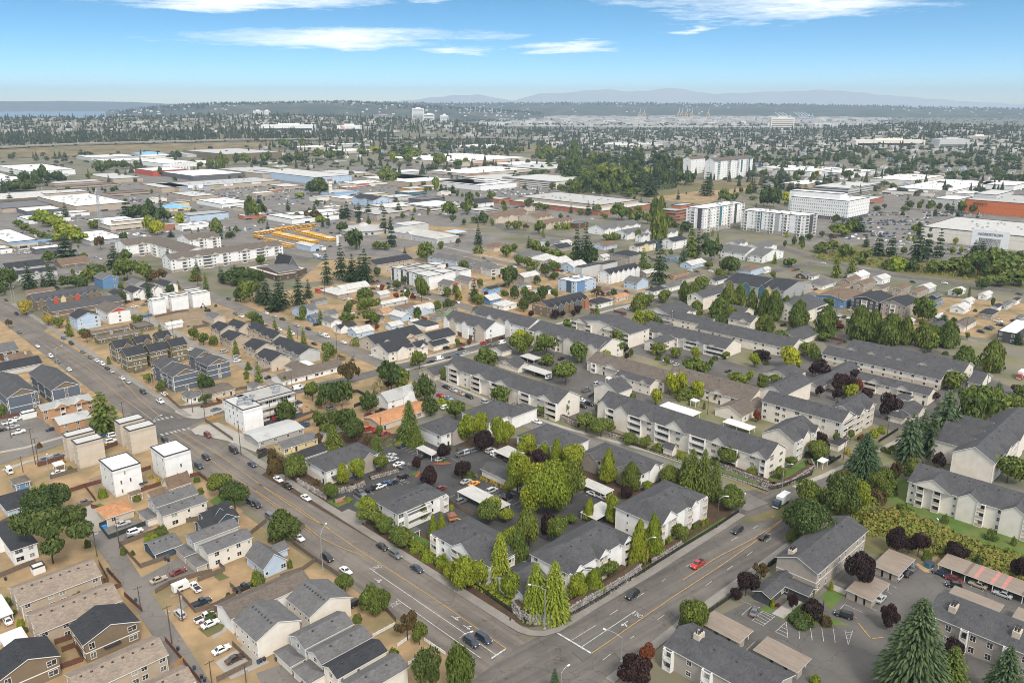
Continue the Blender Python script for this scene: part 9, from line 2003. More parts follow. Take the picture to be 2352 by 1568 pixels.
for u0,u1,v0,v1,n_,ks in INFILL:
 c=0
 for k in range(n_*3):
  if c>=n_:break
  u,v=ir.uniform(u0,u1),ir.uniform(v0,v1);d=CAMZ/tan(R(PITCH)-atan((784-v)/CF));x,y=at(u,d)
  kd=ir.choice(ks)
  if kd=='shop':
   if not free(x,y,16):continue
   c+=1;occ.append((x,y,16));lx,ly=ir.uniform(14,38),ir.uniform(10,24);building('small_shop','shop',None,None,x,y,B_,lx,ly,ir.uniform(4,7),'flat',0,ir.choice(('tan','cream','white','ltgrey','beige','brick')),ir.choice(('rwhite','rlt','rwhite')),'K.K','',1,dict(m='stucco',units=3));continue
  if kd=='fence':
   if not free(x,y,1):continue
   c+=1;a,b=ir.uniform(6,14),ir.uniform(5,12);e1,e2=Vector((cos(B_),sin(B_)))*a,Vector((-sin(B_),cos(B_)))*b;p=Vector((x,y));fence_run([tuple(p),tuple(p+e1),tuple(p+e1+e2)],ir.choice(('wood','red','wood')));continue
  if not free(x,y,2.0):continue
  c+=1;h,r=dict(st=(ir.uniform(4,9),.36),dk=(ir.uniform(6,12),.4),bu=(ir.uniform(1,2.2),.75),cg=(ir.uniform(6,13),.22),ru=(ir.uniform(4,7),.4),fi=(ir.uniform(10,19),.2),bd=(ir.uniform(1.2,2.6),.7),br=(ir.uniform(5,9),.4),re=(ir.uniform(3,6),.4),pu=(ir.uniform(4,7),.42))[kd];tree(kd,x,y,h,h*r)
for k in range(230):
 u0,u1,v0,v1=ir.choice(((0,600,1180,1560),(100,800,700,1000),(760,1300,610,800),(1200,1900,580,760),(1850,2340,650,780),(250,1000,870,1150)));u,v=ir.uniform(u0,u1),ir.uniform(v0,v1);d=CAMZ/tan(R(PITCH)-atan((784-v)/CF));x,y=at(u,d)
 if not free(x,y,4):continue
 a,b=ir.uniform(2.5,8),ir.uniform(2,6);e1,e2=Vector((cos(B_),sin(B_)))*a,Vector((-sin(B_),cos(B_)))*b;p=Vector((x,y));pts=[p+e1*(s_+ir.uniform(-.2,.2))+e2*(t_+ir.uniform(-.2,.2)) for s_,t_ in((-.5,-.5),(0,-.6),(.5,-.5),(.6,0),(.5,.5),(0,.55),(-.5,.5))]
 m=MB();m.face([(q.x,q.y,.1082+.00006*k) for q in pts]);struct('yard_patch',m.mesh('yard_patch',[ir.choice(('lawn','bare_dirt','gravel','concrete','scrub_ground','old_concrete','campus_ground'))]))
pc_=[MB() for _ in range(4)]
for u0,u1,v0,v1,n_ in FARCARS:
 for k in range(n_):
  u,v=ir.uniform(u0,u1),v0+(v1-v0)*(ir.randrange(7)+.5)/7;d=CAMZ/tan(R(PITCH)-atan((784-v)/CF));x,y=at(u,d)
  if not free(x,y,1):continue
  m=ir.choice(pc_);ca,sa=(cos(B_),sin(B_)) if k%2 else(-sin(B_),cos(B_));i0=len(m.v)
  m.box(-2.3,2.3,-.9,.9,.3,.95);m.box(-1.2,1.7,-.8,.8,.95,1.5)
  for j in range(i0,len(m.v)):a,b,z=m.v[j];m.v[j]=(x+a*ca-b*sa,y+a*sa+b*ca,z+.15)
for m,mt in zip(pc_,('trim','galv','dark_metal','far_blue')):struct('distant_parked_cars',m.mesh('distant_parked_cars',[mt]),'stuff')
# ---- single things
def simple(name,cat,label,loc,rz,parts):
 root=thing(name,cat,loc,rz,label)
 for nm,mat,col,fn in parts:
  m=MB();fn(m);link(nm,m.mesh(nm,[mat]),root,col=col)
 return root
def box(*q):return lambda m:m.box(*q,0,True)
def cyl(a,b,r0,r1=None,n=10):return lambda m:m.tube(a,b,r0,r0 if r1 is None else r1,n)
def truck(name,label,p,rz,cabcol,boxcol,stripe=None):
 P_=[('cargo_box','paint_obj',boxcol,box(-4.4,1.9,-1.25,1.25,1.0,3.9)),('cab','car_paint',cabcol,lambda m:m.poly([(2.1,-1.15,.5),(4.4,-1.15,.5),(4.4,1.15,.5),(2.1,1.15,.5),(2.1,-1.1,2.9),(3.9,-1.05,2.9),(3.9,1.05,2.9),(2.1,1.1,2.9),(4.4,-1.15,1.6),(4.4,1.15,1.6)],[(0,1,8,5,4),(1,2,9,8),(8,9,6,5),(2,3,7,6,9),(3,0,4,7),(4,5,6,7)])),('windshield','car_glass',None,lambda m:m.face([(4.39,-1.0,1.7),(4.39,1.0,1.7),(3.96,.95,2.75),(3.96,-.95,2.75)])),('chassis','black',None,box(-4.3,4.2,-.5,.5,.55,.95)),('bumper','trim',None,box(4.38,4.55,-1.1,1.1,.45,.8))]
 for x in(-2.9,3.2):
  for s in(-1,1):P_.append(('wheel','tyre',None,cyl((x,s*1.2,.5),(x,s*.85,.5),.5)))
 if stripe:P_.append(('side_stripe','paint_obj',stripe,box(-4.3,1.8,-1.27,1.27,1.1,1.9)))
 for s in(-1,1):P_.append(('mirror','black',None,box(3.9,4.1,s*1.3-.15,s*1.3+.15,1.7,2.3)))
 return simple(name,'truck',label,(*p,.05),rz,P_)
truck('box_truck','white box truck with dark teal cab waiting at the side street corner',ODD['boxtruck'],B_+pi,(.02,.05,.07),(.74,.74,.72))
truck('delivery_truck','red and white truck driving away up the wide road at the picture edge',ODD['redtruck'],B_+pi,(.5,.05,.03),(.74,.72,.7),(.5,.05,.03))
simple('dumpster','dumpster','blue metal dumpster with dark lids beside the longest carport',(*ODD['dumpster'],.02),.5,[('bin','paint_obj',(.03,.16,.27),lambda m:m.poly([(-1.3,-.9,.15),(1.3,-.9,.15),(1.3,.9,.15),(-1.3,.9,.15),(-1.4,-1,1.6),(1.4,-1,1.6),(1.4,1,1.9),(-1.4,1,1.9)],[(0,1,5,4),(1,2,6,5),(2,3,7,6),(3,0,4,7)])),('lid','dark_metal',None,lambda m:m.poly([(-1.45,-1.05,1.6),(-.03,-1.05,1.6),(-.03,1.05,1.92),(-1.45,1.05,1.92)],[(0,1,2,3)])),('lid','dark_metal',None,lambda m:m.poly([(.03,-1.05,1.6),(1.45,-1.05,1.6),(1.45,1.05,1.92),(.03,1.05,1.92)],[(0,1,2,3)]))])
simple('construction_dumpster','dumpster','blue open dumpster beside the bright white cube townhouses',(*ODD['dump2'],.02),B_,[('bin','paint_obj',(.03,.12,.25),box(-3.2,3.2,-1.2,1.2,.1,1.7)),('rubble','bare_dirt',None,box(-3,3,-1,1,1.6,1.75))])
def ring(r,z,t,n=18):
 def f(m):
  for k in range(n):
   a,b=6.2832*k/n,6.2832*(k+1)/n;m.tube((r*cos(a),r*sin(a),z),(r*cos(b),r*sin(b),z),t,t,5,cap=False)
 return f
tp=[('frame','paint_obj',(.03,.14,.35),ring(2.2,.9,.14)),('jumping_mat','black',None,cyl((0,0,.86),(0,0,.9),2.1,None,18)),('net_ring','black',None,ring(2.2,2.7,.05))]
for k in range(6):a=k*1.047;tp.append(('net_post','black',None,cyl((2.25*cos(a),2.25*sin(a),0),(2.25*cos(a),2.25*sin(a),2.7),.05,None,5)))
simple('trampoline','trampoline','round trampoline with blue rim and black net on dry grass',(*ODD['trampoline'],0),0,tp)
simple('bus_stop_sign','sign','white bus stop sign on a pole beside the iron fence',(*ODD['busstop'],.1),.7,[('pole','galv',None,cyl((0,0,0),(0,0,3),.06)),('sign_plate','trim',None,box(-.35,.35,-.03,.03,2.2,3.1))])
simple('yard_sign','sign','narrow white sign on the lawn beside the white clubhouse',(*ODD['yardsign'],0),.7,[('post','trim',None,box(-.06,.06,-.06,.06,0,2.6)),('sign_plate','trim',None,box(.06,.7,-.03,.03,1.2,2.5)),('sign_band','dark_metal',None,box(.06,.7,-.04,.04,1.7,1.95))])
simple('warning_sign','sign','yellow diamond road sign beside the narrow road bend',(*ODD['yellowsign'],.1),.3,[('pole','galv',None,cyl((0,0,0),(0,0,2.4),.05)),('sign_plate','yellow_mark',None,lambda m:m.poly([(0,-.08,2.2),(.7,-.08,2.9),(0,-.08,3.6),(-.7,-.08,2.9),(0,-.05,2.2),(.7,-.05,2.9),(0,-.05,3.6),(-.7,-.05,2.9)],[(0,1,2,3),(7,6,5,4)]))])
simple('entrance_sign','sign','low wooden entrance sign with red flowers beside the main driveway',(*ODD['entry'],0),B_,[('sign_board','paint_obj',(.35,.24,.15),box(-1.8,1.8,-.15,.15,.2,1.4)),('post','rock',None,box(-2.1,-1.7,-.25,.25,0,1.6)),('post','rock',None,box(1.7,2.1,-.25,.25,0,1.6)),('flower_bed','curb_red',None,box(-2,2,-1.1,-.4,0,.35))])
simple('lot_sign','sign','black panel sign on the small lawn beside the taupe building',(*ODD['entrysign'],0),1.2,[('sign_board','black',None,box(-1.6,1.6,-.12,.12,.3,2.0)),('post','black',None,box(-1.3,-1.1,-.06,.06,0,.3)),('post','black',None,box(1.1,1.3,-.06,.06,0,.3))])
simple('camper_trailer','trailer','white boxy camper trailer beside the white pickup in the dry yard',(*ODD['camper'],0),B_,[('body','trim',None,box(-2.3,2.3,-1.1,1.1,.5,2.7)),('window','glass',None,box(-1,.4,-1.12,1.12,1.5,2.1)),('wheel','tyre',None,cyl((0,-1.15,.35),(0,-.85,.35),.35)),('wheel','tyre',None,cyl((0,1.15,.35),(0,.85,.35),.35)),('hitch','dark_metal',None,box(2.3,3.4,-.08,.08,.45,.55))])
simple('camper_trailer','trailer','white caravan parked beside the small grey roofed house',(*ODD['camperwhite'],0),B_,[('body','trim',None,box(-3.5,3.5,-1.2,1.2,.5,3.0)),('window','glass',None,box(-2.5,2,-1.22,1.22,1.6,2.2)),('wheel','tyre',None,cyl((0,-1.25,.4),(0,-.9,.4),.4))])
simple('timber_bin_store','enclosure','pale timber bin enclosure beside the silver SUV and white galleries',(*ODD['woodbox'],0),B_,[('board_wall','fence_wood',(.5,.35,.2),box(-2,2,-2,-1.85,0,2.2)),('board_wall','fence_wood',(.5,.35,.2),box(-2,-1.85,-1.85,2,0,2.2)),('board_wall','fence_wood',(.5,.35,.2),box(1.85,2,-1.85,2,0,2.2)),('board_wall','fence_wood',(.5,.35,.2),box(-1.85,1.85,1.85,2,0,2.2))])
simple('play_structure','playground','orange wooden play structure with brown roof behind the white clubhouse',(*ODD['play'],0),.4,[('deck','fence_wood',(.45,.2,.08),box(-1.2,1.2,-1.2,1.2,1.3,1.5)),('roof','paint_obj',(.2,.09,.06),lambda m:m.poly([(-1.5,-1.5,3),(1.5,-1.5,3),(1.5,1.5,3),(-1.5,1.5,3),(0,0,4.2)],[(0,1,4),(1,2,4),(2,3,4),(3,0,4)])),('slide','paint_obj',(.6,.3,.05),lambda m:m.poly([(1.2,-.4,1.5),(3.6,-.4,.2),(3.6,.4,.2),(1.2,.4,1.5),(1.2,-.4,1.35),(3.6,-.4,.05),(3.6,.4,.05),(1.2,.4,1.35)],[(0,1,2,3),(4,5,1,0),(3,2,6,7)]))]+[('post','fence_wood',(.45,.2,.08),box(x-.08,x+.08,y-.08,y+.08,0,3.1)) for x in(-1.1,1.1) for y in(-1.1,1.1)])
for k,(x,y) in enumerate(PT(BINS)):
 simple('wheelie_bin','bin',None,(x,y,.03),.8,[('bin','paint_obj',((.02,.03,.05) if k%3 else(.02,.08,.16)),lambda m:m.poly([(-.25,-.3,.05),(.25,-.3,.05),(.25,.3,.05),(-.25,.3,.05),(-.32,-.38,1),(.32,-.38,1),(.32,.38,1.05),(-.32,.38,1.05)],[(0,1,5,4),(1,2,6,5),(2,3,7,6),(3,0,4,7)])),('lid','dark_metal',None,box(-.34,.34,-.42,.4,1.0,1.1))])
 THINGS[-1]=(THINGS[-1][0],'blue wheeled bin' if k%3==0 else 'dark wheeled bin',x,y)
simple('storage_bin','bin','bright blue bin inside the screened yard with the silver sedan',(*ODD['bluebin'],.02),.8,[('bin','paint_obj',(.03,.25,.6),box(-.8,.8,-.6,.6,.05,1.1)),('lid','paint_obj',(.03,.2,.5),box(-.85,.85,-.65,.65,1.1,1.2))])
sx,sy=ODD['signal']
for k in range(2):simple('traffic_light','traffic light',('traffic light hung over the crossing beside the corner boulder wall','traffic light hung over the main street at the stop line')[k],(sx+(5,0)[k],sy+(3,0)[k],5.6),B_*(k+1),[('housing','dark_metal',None,box(-.2,.2,-.2,.2,0,1.1)),('lens','redlamp',None,box(-.12,.12,-.23,-.2,.75,.98)),('lens','black',None,box(-.12,.12,-.23,-.2,.42,.65)),('lens','black',None,box(-.12,.12,-.23,-.2,.1,.33)),('hanger','wire',None,box(-.03,.03,-.03,.03,1.1,2.2))])
x,y=ODD['mast'];hm2=MASTTOP;lat=MB();P4=[]
for k in range(15):
 z0,z1=hm2*k/14*.93,hm2*(k+1)/14*.93;w0,w1=3.2*(1-z0/hm2)+.5,3.2*(1-z1/hm2)+.5
 if k==14:break
 for i in range(3):
  a,b=2.094*i,2.094*(i+1);lat.tube((w0*cos(a),w0*sin(a),z0),(w1*cos(b),w1*sin(b),z1),.12,.12,4,cap=False);lat.tube((w0*cos(b),w0*sin(b),z0),(w1*cos(a),w1*sin(a),z1),.12,.12,4,cap=False);lat.tube((w1*cos(a),w1*sin(a),z1),(w1*cos(b),w1*sin(b),z1),.1,.1,4,cap=False)
mast=thing('lattice_mast','radio mast',(x,y,0),0,'tall grey lattice radio mast beside the white roofed ribbon window office')
for i in range(3):m=MB();a=2.094*i;m.tube((3.7*cos(a),3.7*sin(a),0),(.5*cos(a),.5*sin(a),hm2*.93),.22,.16,6);part('leg',m,['galv'],mast)
o=part('bracing',lat,['galv'],mast);o['kind']='stuff'
m=MB();m.tube((0,0,hm2*.9),(0,0,hm2),.14,.08,6);part('antenna',m,['galv'],mast)
for k in range(5):m=MB();a=k*1.25;z=hm2*(.62+.06*k);m.box(cos(a)*1.6-.3,cos(a)*1.6+.3,sin(a)*1.6-.2,sin(a)*1.6+.2,z,z+2.2,0,True);part('panel_antenna',m,['trim'],mast)
x,y=ODD['round'];rr_=27
simple('round_hall','hall','low round hall with pale domed roof beside the weathered school',(x,y,0),0,[('wall','stucco',COL['ltgrey'],cyl((0,0,0),(0,0,5),rr_,None,28)),('roof','flat_roof',COL['rlt'],lambda m:m.tube((0,0,5),(0,0,8),rr_+1.5,7,28)),('cupola','flat_roof',COL['rlt'],lambda m:(m.tube((0,0,8),(0,0,10),6,4.4,20),m.tube((0,0,10),(0,0,11),4.4,1,20)))]+[('window','glass',None,(lambda a:(lambda m:m.box(-rr_*sin(a)*0+rr_*cos(a)-1.2,rr_*cos(a)+1.2,rr_*sin(a)-.6,rr_*sin(a)+.3,1.4,3.2)))(4.0+.25*k)) for k in range(6)])
x,y=ODD['signtower']
simple('sign_tower','sign','tall brown and cream sign tower beside the blue banded shop',(x,y,0),B_,[('post','paint_obj',COL['beige'],box(-2.4,-1,-.7,.7,0,24)),('post','paint_obj',COL['beige'],box(1,2.4,-.7,.7,0,24)),('sign_panel','paint_obj',COL['brick'],box(-4,-.2,-1,1,24,27)),('sign_panel','paint_obj',COL['brick'],box(.2,4,-1,1,24,27))]+[('sign_panel','paint_obj',COL['cream'],box(-2.8,2.8,-.9,.9,5+5*k,8.6+5*k)) for k in range(4)])
x,y=ODD['silver']
simple('storage_tank','tank','upright white storage tank in the bus yard',(x,y,0),0,[('tank','trim',None,cyl((0,0,0),(0,0,11),1.5,None,14)),('cap','galv',None,cyl((0,0,11),(0,0,11.5),1.2,.4,14))])
x,y=ODD['silos']
for k in range(7):
 a=Vector((x,y))+Vector((cos(B_),sin(B_)))*(k-3)*6.5
 simple('silo','silo','upright white silo, one of seven beside the bright red factory',(a.x,a.y,0),0,[('tank','trim',None,cyl((0,0,0),(0,0,17+(k%3)*2),2.3,None,12)),('cap','trim',None,cyl((0,0,17+(k%3)*2),(0,0,18.6+(k%3)*2),2.3,.6,12))])['group']='white silos by the red factory'
x,y=ODD['excavator']
simple('excavator','excavator','dark excavator with raised arm on the construction plot',(x,y,0),2.6,[('track','black',None,box(-1.9,1.9,-1.3,-.7,0,.8)),('track','black',None,box(-1.9,1.9,.7,1.3,0,.8)),('house','paint_obj',(.07,.055,.03),box(-1.8,1.2,-1.2,1.2,.9,2.0)),('cab','car_glass',None,box(.1,1.4,.2,1.1,2.0,3.2)),('boom','paint_obj',(.07,.055,.03),cyl((1,-.3,1.8),(4.6,-.3,5.2),.35,.28,6)),('stick','paint_obj',(.07,.055,.03),cyl((4.6,-.3,5.2),(6.6,-.3,2.4),.25,.2,6)),('bucket','black',None,box(6.1,7.1,-.8,.2,1.4,2.4))])
x,y=ODD['flag'];z=terrain(x,y)
simple('flagpole','flagpole','very tall flagpole with large striped flag beyond the freeway',(x,y,z),0,[('pole','galv',None,cyl((0,0,0),(0,0,46),.6,.3,8)),('flag','paint_obj',(.55,.3,.3),lambda m:m.poly([(.4,0,45),(9,2,40),(16,1,34),(15,0,27),(8,1,32),(.4,0,36)],[(0,1,4,5),(1,2,3,4)]))])
x,y=ODD['gantry'];z=terrain(x,y)
simple('gantry_frame','gantry','tall grey rectangular gantry frame among far dark trees',(x,y,z),0,[('post','galv',None,box(-11,-9.6,-1,1,0,52)),('post','galv',None,box(9.6,11,-1,1,0,52)),('crossbeam','galv',None,box(-9.6,9.6,-.8,.8,49,51.5)),('crossbeam','galv',None,box(-9.6,9.6,-.8,.8,24,26))])
for name,wd,h,pts in FW:
 P0=Vector((*pts[0][:2],0));lab={'freeway_ramp':'curving concrete freeway ramp beyond the beige superstore'}.get(name,'long raised concrete freeway crossing beyond the town' if h>3 else 'freeway running behind the mall stores')
 root=thing(name,'freeway',P0,0,lab);flat=[p[:2] for p in pts];l,r_=offset_line(flat,wd/2),offset_line(flat,-wd/2);dk_,br_,pm=MB(),MB(),MB()
 for i in range(len(pts)-1):
  za,zb=pts[i][2],pts[i+1][2];V_=[(*r_[i],za-1.6),(*r_[i+1],zb-1.6),(*l[i+1],zb-1.6),(*l[i],za-1.6),(*r_[i],za),(*r_[i+1],zb),(*l[i+1],zb),(*l[i],za)]
  V_=[Vector(p)-P0 for p in V_];dk_.poly(V_,[(4,5,6,7),(0,1,5,4),(2,3,7,6),(3,2,1,0)])
  for e in(r_,l):V2=[Vector((*e[i],za))-P0,Vector((*e[i+1],zb))-P0];br_.poly([V2[0],V2[1],V2[1]+Vector((0,.8,0)),V2[0]+Vector((0,.8,0))]+[V2[0]+Vector((0,0,1.4)),V2[1]+Vector((0,0,1.4)),V2[1]+Vector((0,.8,1.4)),V2[0]+Vector((0,.8,1.4))],[(0,1,5,4),(2,3,7,6),(4,5,6,7)])
 part('deck',dk_,['old_concrete'],root);part('barrier',br_,['concrete'],root)['kind']='stuff'
 for i in range(len(pts)-1 if h>3 else 0):
  a,b=Vector(pts[i]),Vector(pts[i+1]);n_=max(1,int((b-a).length/60))
  for k in range(n_):q=a.lerp(b,k/n_)-P0;m=MB();m.box(-3,3,-1.2,1.2,-h-14,-1.6);part('pier',m,['concrete'],root,q)
 rv=random.Random(4)
 for i in range(len(pts)-1):
  a,b=Vector(pts[i]),Vector(pts[i+1])
  for k in range(4):
   q=a.lerp(b,rv.random());n2=Vector((-(b-a).y,(b-a).x,0)).normalized()*rv.choice((-7,-3.5,3.5,7));c=rv.choice('wwsgk')
   if abs((q.x/q.y))<.66:car(rv.choice(('sedan','suv','van')),c,q.x+n2.x,q.y+n2.y,atan2((b-a).y,(b-a).x),'car driving along the distant freeway','cars driving on the far freeway',z=q.z)
   # ---- far town: houses, trees, halls, port
rnd=random.Random(21)
def house_far():
 m=MB();m.box(-6,6,-4.5,4.5,0,4.6);m.face([(-6,-4.5,4.6),(-6,0,7),(-6,4.5,4.6)][::-1]);m.face([(6,-4.5,4.6),(6,4.5,4.6),(6,0,7)])
 m.poly([(-6.5,-5.1,4.4),(6.5,-5.1,4.4),(6.5,0,7.2),(-6.5,0,7.2),(6.5,5.1,4.4),(-6.5,5.1,4.4)],[(0,1,2,3),(3,2,4,5)],1)
 for k in(-3.6,0,3.6):m.face([(k-.9,-4.53,1.2),(k+.9,-4.53,1.2),(k+.9,-4.53,2.8),(k-.9,-4.53,2.8)],2)
 for k in(-2,2):m.face([(-6.03,k+.8,1.2),(-6.03,k-.8,1.2),(-6.03,k-.8,2.8),(-6.03,k+.8,2.8)],2)
 return m
m_,t_,p_=newmat('far_roof_mix');oi_=t_.nodes.new('ShaderNodeObjectInfo');t_.links.new(ramp(t_,oi_.outputs['Random'],[(0,(.09,.09,.1)),(.4,(.2,.19,.18)),(.7,(.3,.27,.24)),(1,(.16,.1,.07))]),p_.inputs['Base Color'])
HF=house_far().mesh('house',['paint_obj','far_roof_mix','glass'])
ZONES=[(1300,2420,1750,3000,175),(1780,2420,1500,2100,50),(550,1180,2100,3100,45),(-60,700,3300,4600,30)]
def clear(x,y):return abs(x/y)<.66
for u0,u1,d0,d1,n_ in ZONES:
 for k in range(n_):
  u,d=rnd.uniform(u0,u1),sqrt(rnd.uniform(d0*d0,d1*d1));x,y=at(u,d);c=rnd.choice((COL['white'],COL['cream'],COL['ltgrey'],COL['beige'],COL['ltblue'],COL['taupe']));s=rnd.uniform(.8,1.35)
  o=link('suburban_house',HF,None,(x,y,terrain(x,y)-.3),rnd.choice((B_,A_)),c,(s,s,s));tag(o,'house','small distant house with pitched roof half hidden among dark trees beyond the town',None,'distant houses among the trees beyond the town')
def tree_poly(m,x,y,z,h,r,conif,rr):
 n=5 if conif else 4;a0=rr.uniform(0,6)
 if conif:
  for(zb,zt,q) in((.04,.62,1.0),(.3,.85,.72),(.58,1.0,.42)):
   ring_=[(x+cos(a0+6.283*k/n)*r*q*rr.uniform(.7,1.15),y+sin(a0+6.283*k/n)*r*q*rr.uniform(.7,1.15),z+h*(zb+rr.uniform(-.04,.04))) for k in range(n)]
   for k in range(n):m.face([ring_[k],ring_[(k+1)%n],(x,y,z+h*zt)])
 else:
  for j in range(2):
   cx,cy,cz=x+rr.uniform(-.45,.45)*r,y+rr.uniform(-.45,.45)*r,z+h*rr.uniform(.35,.62);q=r*rr.uniform(.55,.8);hh=h*.38
   lo=[(cx+cos(a0+6.283*k/n)*q,cy+sin(a0+6.283*k/n)*q,cz+rr.uniform(-.1,.1)*h) for k in range(n)];hi=[(cx+cos(a0+.6+6.283*k/n)*q*.62,cy+sin(a0+.6+6.283*k/n)*q*.62,cz+hh*.75) for k in range(n)]
   for k in range(n):m.face([lo[k],lo[(k+1)%n],hi[k]]);m.face([hi[k],lo[(k+1)%n],hi[(k+1)%n]]);m.face([hi[k],hi[(k+1)%n],(cx,cy,cz+hh)])
TZ=[(1240,2450,1720,2500,620,.45),(1240,2450,2500,3600,2000,.45),(1180,2450,3600,4780,2600,.5),(-80,1180,3350,4780,2600,.6),(-80,900,2850,3350,1500,.8),(560,1180,2250,3000,420,.5),(-80,560,1900,2500,70,.4),(560,1240,1650,2200,130,.35),(1500,2450,1450,1750,120,.6),(1000,1400,2500,3200,260,.5)]
mass=MB();nind={}
def individual(conif,x,y,h,r):
 k='fi' if conif else 'dk';nm='distant_conifer' if conif else 'distant_broadleaf_tree'
 if nind.get(nm,0)>=280:return False
 nind[nm]=nind.get(nm,0)+1;v=nind[nm]%4
 o=link(nm,crown(k,v,2),None,(x,y,terrain(x,y)-.3),rnd.uniform(0,6),None,(r,r,h));tag(o,'tree','dark conifer rising among the distant houses beyond the town' if conif else 'rounded dark broadleaf tree among the distant houses beyond the town',None,'distant conifers beyond the town' if conif else 'distant broadleaf trees beyond the town');return True
for u0,u1,d0,d1,n_,cf in TZ:
 for k in range(n_):
  u,d=rnd.uniform(u0,u1),sqrt(rnd.uniform(d0*d0,d1*d1))
  x,y=at(u,d)
  if any(abs(p[0]-x)<30 and abs(p[1]-y)<30 for _,_,_,pts in FW for p in pts):continue
  conif=rnd.random()<cf;h=rnd.uniform(10,24)*(1.4 if rnd.random()<.25 else 1) if conif else rnd.uniform(8,17);r=h*rnd.uniform(.2,.3) if conif else h*rnd.uniform(.55,.85)
  if d<2500 and clear(x,y) and individual(conif,x,y,h,r):continue
  tree_poly(mass,x,y,terrain(x,y)-.5,h,r,conif,rnd)
struct('far_woods',mass.mesh('far_woods',['leaf_far']),'stuff')
hs=MB();hr=MB()
for k in range(1700):
 u0,u1,d0,d1=rnd.choice(((1240,2450,3000,4700),(-60,1180,3300,4700),(1240,2450,2600,3400)));u,d=rnd.uniform(u0,u1),rnd.uniform(d0,d1);x,y=at(u,d);z=terrain(x,y);a,b=rnd.uniform(5,12),rnd.uniform(4,6)
 if rnd.random()<.06:a,b=rnd.uniform(20,45),rnd.uniform(10,20)
 hs.box(x-a,x+a,y-b,y+b,z,z+rnd.uniform(5,11))
struct('far_houses',hs.mesh('far_houses',['far_wall']),'stuff')
pp=MB();pc=random.Random(8)
for k in range(520):
 u,d=pc.uniform(1160,1990),sqrt(pc.uniform(5750**2,9800**2));x,y=at(u,d);a,b=pc.uniform(15,90),pc.uniform(10,40);pp.box(x-a,x+a,y-b,y+b,-3,pc.uniform(7,18))
struct('port_sheds',pp.mesh('port_sheds',['far_wall']),'stuff')
pt=MB()
for k in range(900):
 u,d=pc.uniform(1160,2450),sqrt(pc.uniform(5600**2,10200**2)) if pc.random()<.6 else pc.uniform(5600,6100);x,y=at(u,d);tree_poly(pt,x,y,-3,pc.uniform(10,22),pc.uniform(8,16),False,pc)
for k in range(700):
 u,d=pc.uniform(320,1200),pc.uniform(6800,7600);x,y=at(u,d);tree_poly(pt,x,y,-3,pc.uniform(12,26),pc.uniform(10,16),False,pc)
struct('port_trees',pt.mesh('port_trees',['leaf_far']),'stuff')
def tower_far(name,cat,label,u,d,wd,dp,vtop,col,floors,cols):
 x,y=at(u,d);z=min(terrain(x,y),70);h=hgt(vtop,d)-z;root=thing(name,cat,(x,y,z),0,label)
 m=MB();m.box(-wd/2,wd/2,-dp/2,dp/2,-5,h);m.box(-wd*.2,wd*.2,-dp*.2,dp*.2,h,h+5);part('wall',m,['stucco'],root,col=col)
 for k in range(floors):
  m=MB();m.box(-wd*.46,wd*.46,-dp/2-.15,-dp/2,h*(.12+.82*k/floors),h*(.12+.82*k/floors)+h*.35/floors);part('window',m,['glass'],root)
tower_far('hospital_tower','hospital','white hospital tower rising above the far dark trees',960,4700,64,30,249,COL['white'],9,1);tower_far('hospital_wing','hospital','lower white hospital wing beside the tower',985,4690,56,30,262,COL['white'],4,1);tower_far('far_office','office block','pale far office beside the hospital wing with thin chimney',1020,4700,44,26,265,COL['white'],3,1);tower_far('far_office','office block','grey long far office block before the wooded ridge',880,4700,110,30,264,COL['grey'],3,1)
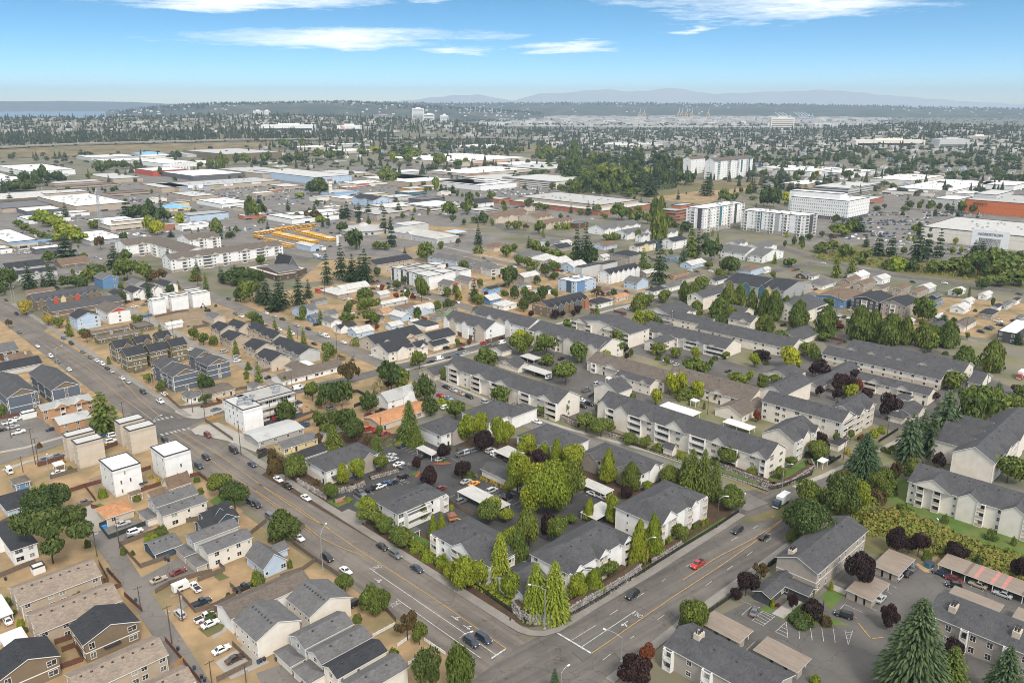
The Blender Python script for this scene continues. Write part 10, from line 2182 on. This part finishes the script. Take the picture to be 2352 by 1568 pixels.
tower_far('far_apartments','apartment block','white far apartment block on the hill before the headland',591,4700,46,20,254,COL['white'],5,1);tower_far('far_apartments','apartment block','white far apartment block beside the one on the hill',612,4720,30,20,254,COL['white'],5,1);tower_far('far_hotel','hotel','wide cream far hotel above the trees by the port cranes',1800,4700,125,24,269,COL['cream'],5,1);tower_far('far_apartments','apartment block','cream far apartment slab above the trees near the picture edge',2260,3300,70,20,303,COL['cream'],5,1);tower_far('far_warehouse','warehouse','long white far warehouse beyond the fir wood',660,3300,200,40,285,COL['white'],1,1);tower_far('far_warehouse','warehouse','white far warehouse just beside the longest one',800,3320,90,40,287,COL['white'],1,1);tower_far('far_school','school','long cream far school among dark trees on the plain',2050,2900,220,40,314,COL['cream'],1,1);tower_far('far_store','store','far low store with pale curved hall beside the cream school',2195,2850,90,50,310,COL['ltgrey'],1,1)
def crane(u,d,h,col,label,group,boom):
 x,y=at(u,d);P_=[('leg','paint_obj',col,box(s*13-1.4,s*13+1.4,q*8-1.4,q*8+1.4,0,h*.62)) for s in(-1,1) for q in(-1,1)]+[('portal_beam','paint_obj',col,box(-14,14,-9,9,h*.42,h*.46)),('machinery_house','paint_obj',col,box(-9,3,-6,6,h*.62,h*.72))]
 P_.append(('boom','paint_obj',(.7,.7,.68),(cyl((3,0,h*.66),(9,0,h*1.25),2,1.4,6) if boom=='up' else cyl((-20,0,h*.62),(-75,0,h*1.15),2.6,1.8,6))));P_.append(('mast_frame','paint_obj',col,cyl((0,0,h*.6),(2,0,h),1.8,1.2,6)))
 simple('port_crane','crane',label,(x,y,0),0,P_)['group']=group
for u in(1079,1090,1101,1112,1130+20,1130):crane(u,8200,92,(.5,.6,.7),'pale blue harbour crane with raised boom below the ridge','pale blue harbour cranes','up')
for u in(1470,1480,1560,1567,1578,1590,1628):crane(u,8600,84,(.6,.38,.16),'orange harbour crane among the white port sheds','orange harbour cranes','up')
for u in(1800,1809,1817,1845,1853,1861,1868):crane(u,8000,62,(.45,.55,.65),'harbour crane with long slanting white boom','slanting white boom harbour cranes','down')
# ---- labels for everything not described one by one
def view_x(x,y):return x/max(y,1)
by={}
for o,ds,x,y in THINGS:
 place=min(LAND,key=lambda l:(l[1]-x)**2+(l[2]-y)**2)[0]
 by.setdefault('%s %s'%(ds,place),[]).append((view_x(x,y),o))
ORD=['leftmost']+[w_+' from left' for w_ in 'second third fourth fifth sixth seventh eighth ninth tenth eleventh twelfth thirteenth fourteenth fifteenth sixteenth seventeenth eighteenth nineteenth twentieth'.split()]
for lab,items in by.items():
 items.sort(key=lambda t:t[0])
 for k,(_,o) in enumerate(items):
  if len(items)==1:o['label']=lab
  elif len(items)<=45:
   e='rightmost' if k==len(items)-1 else ORD[k] if k<20 else '%dth from left'%(k+1)
   o['label']='%s, %s'%(lab,e)
  else:o['label']=lab;o['group']=lab
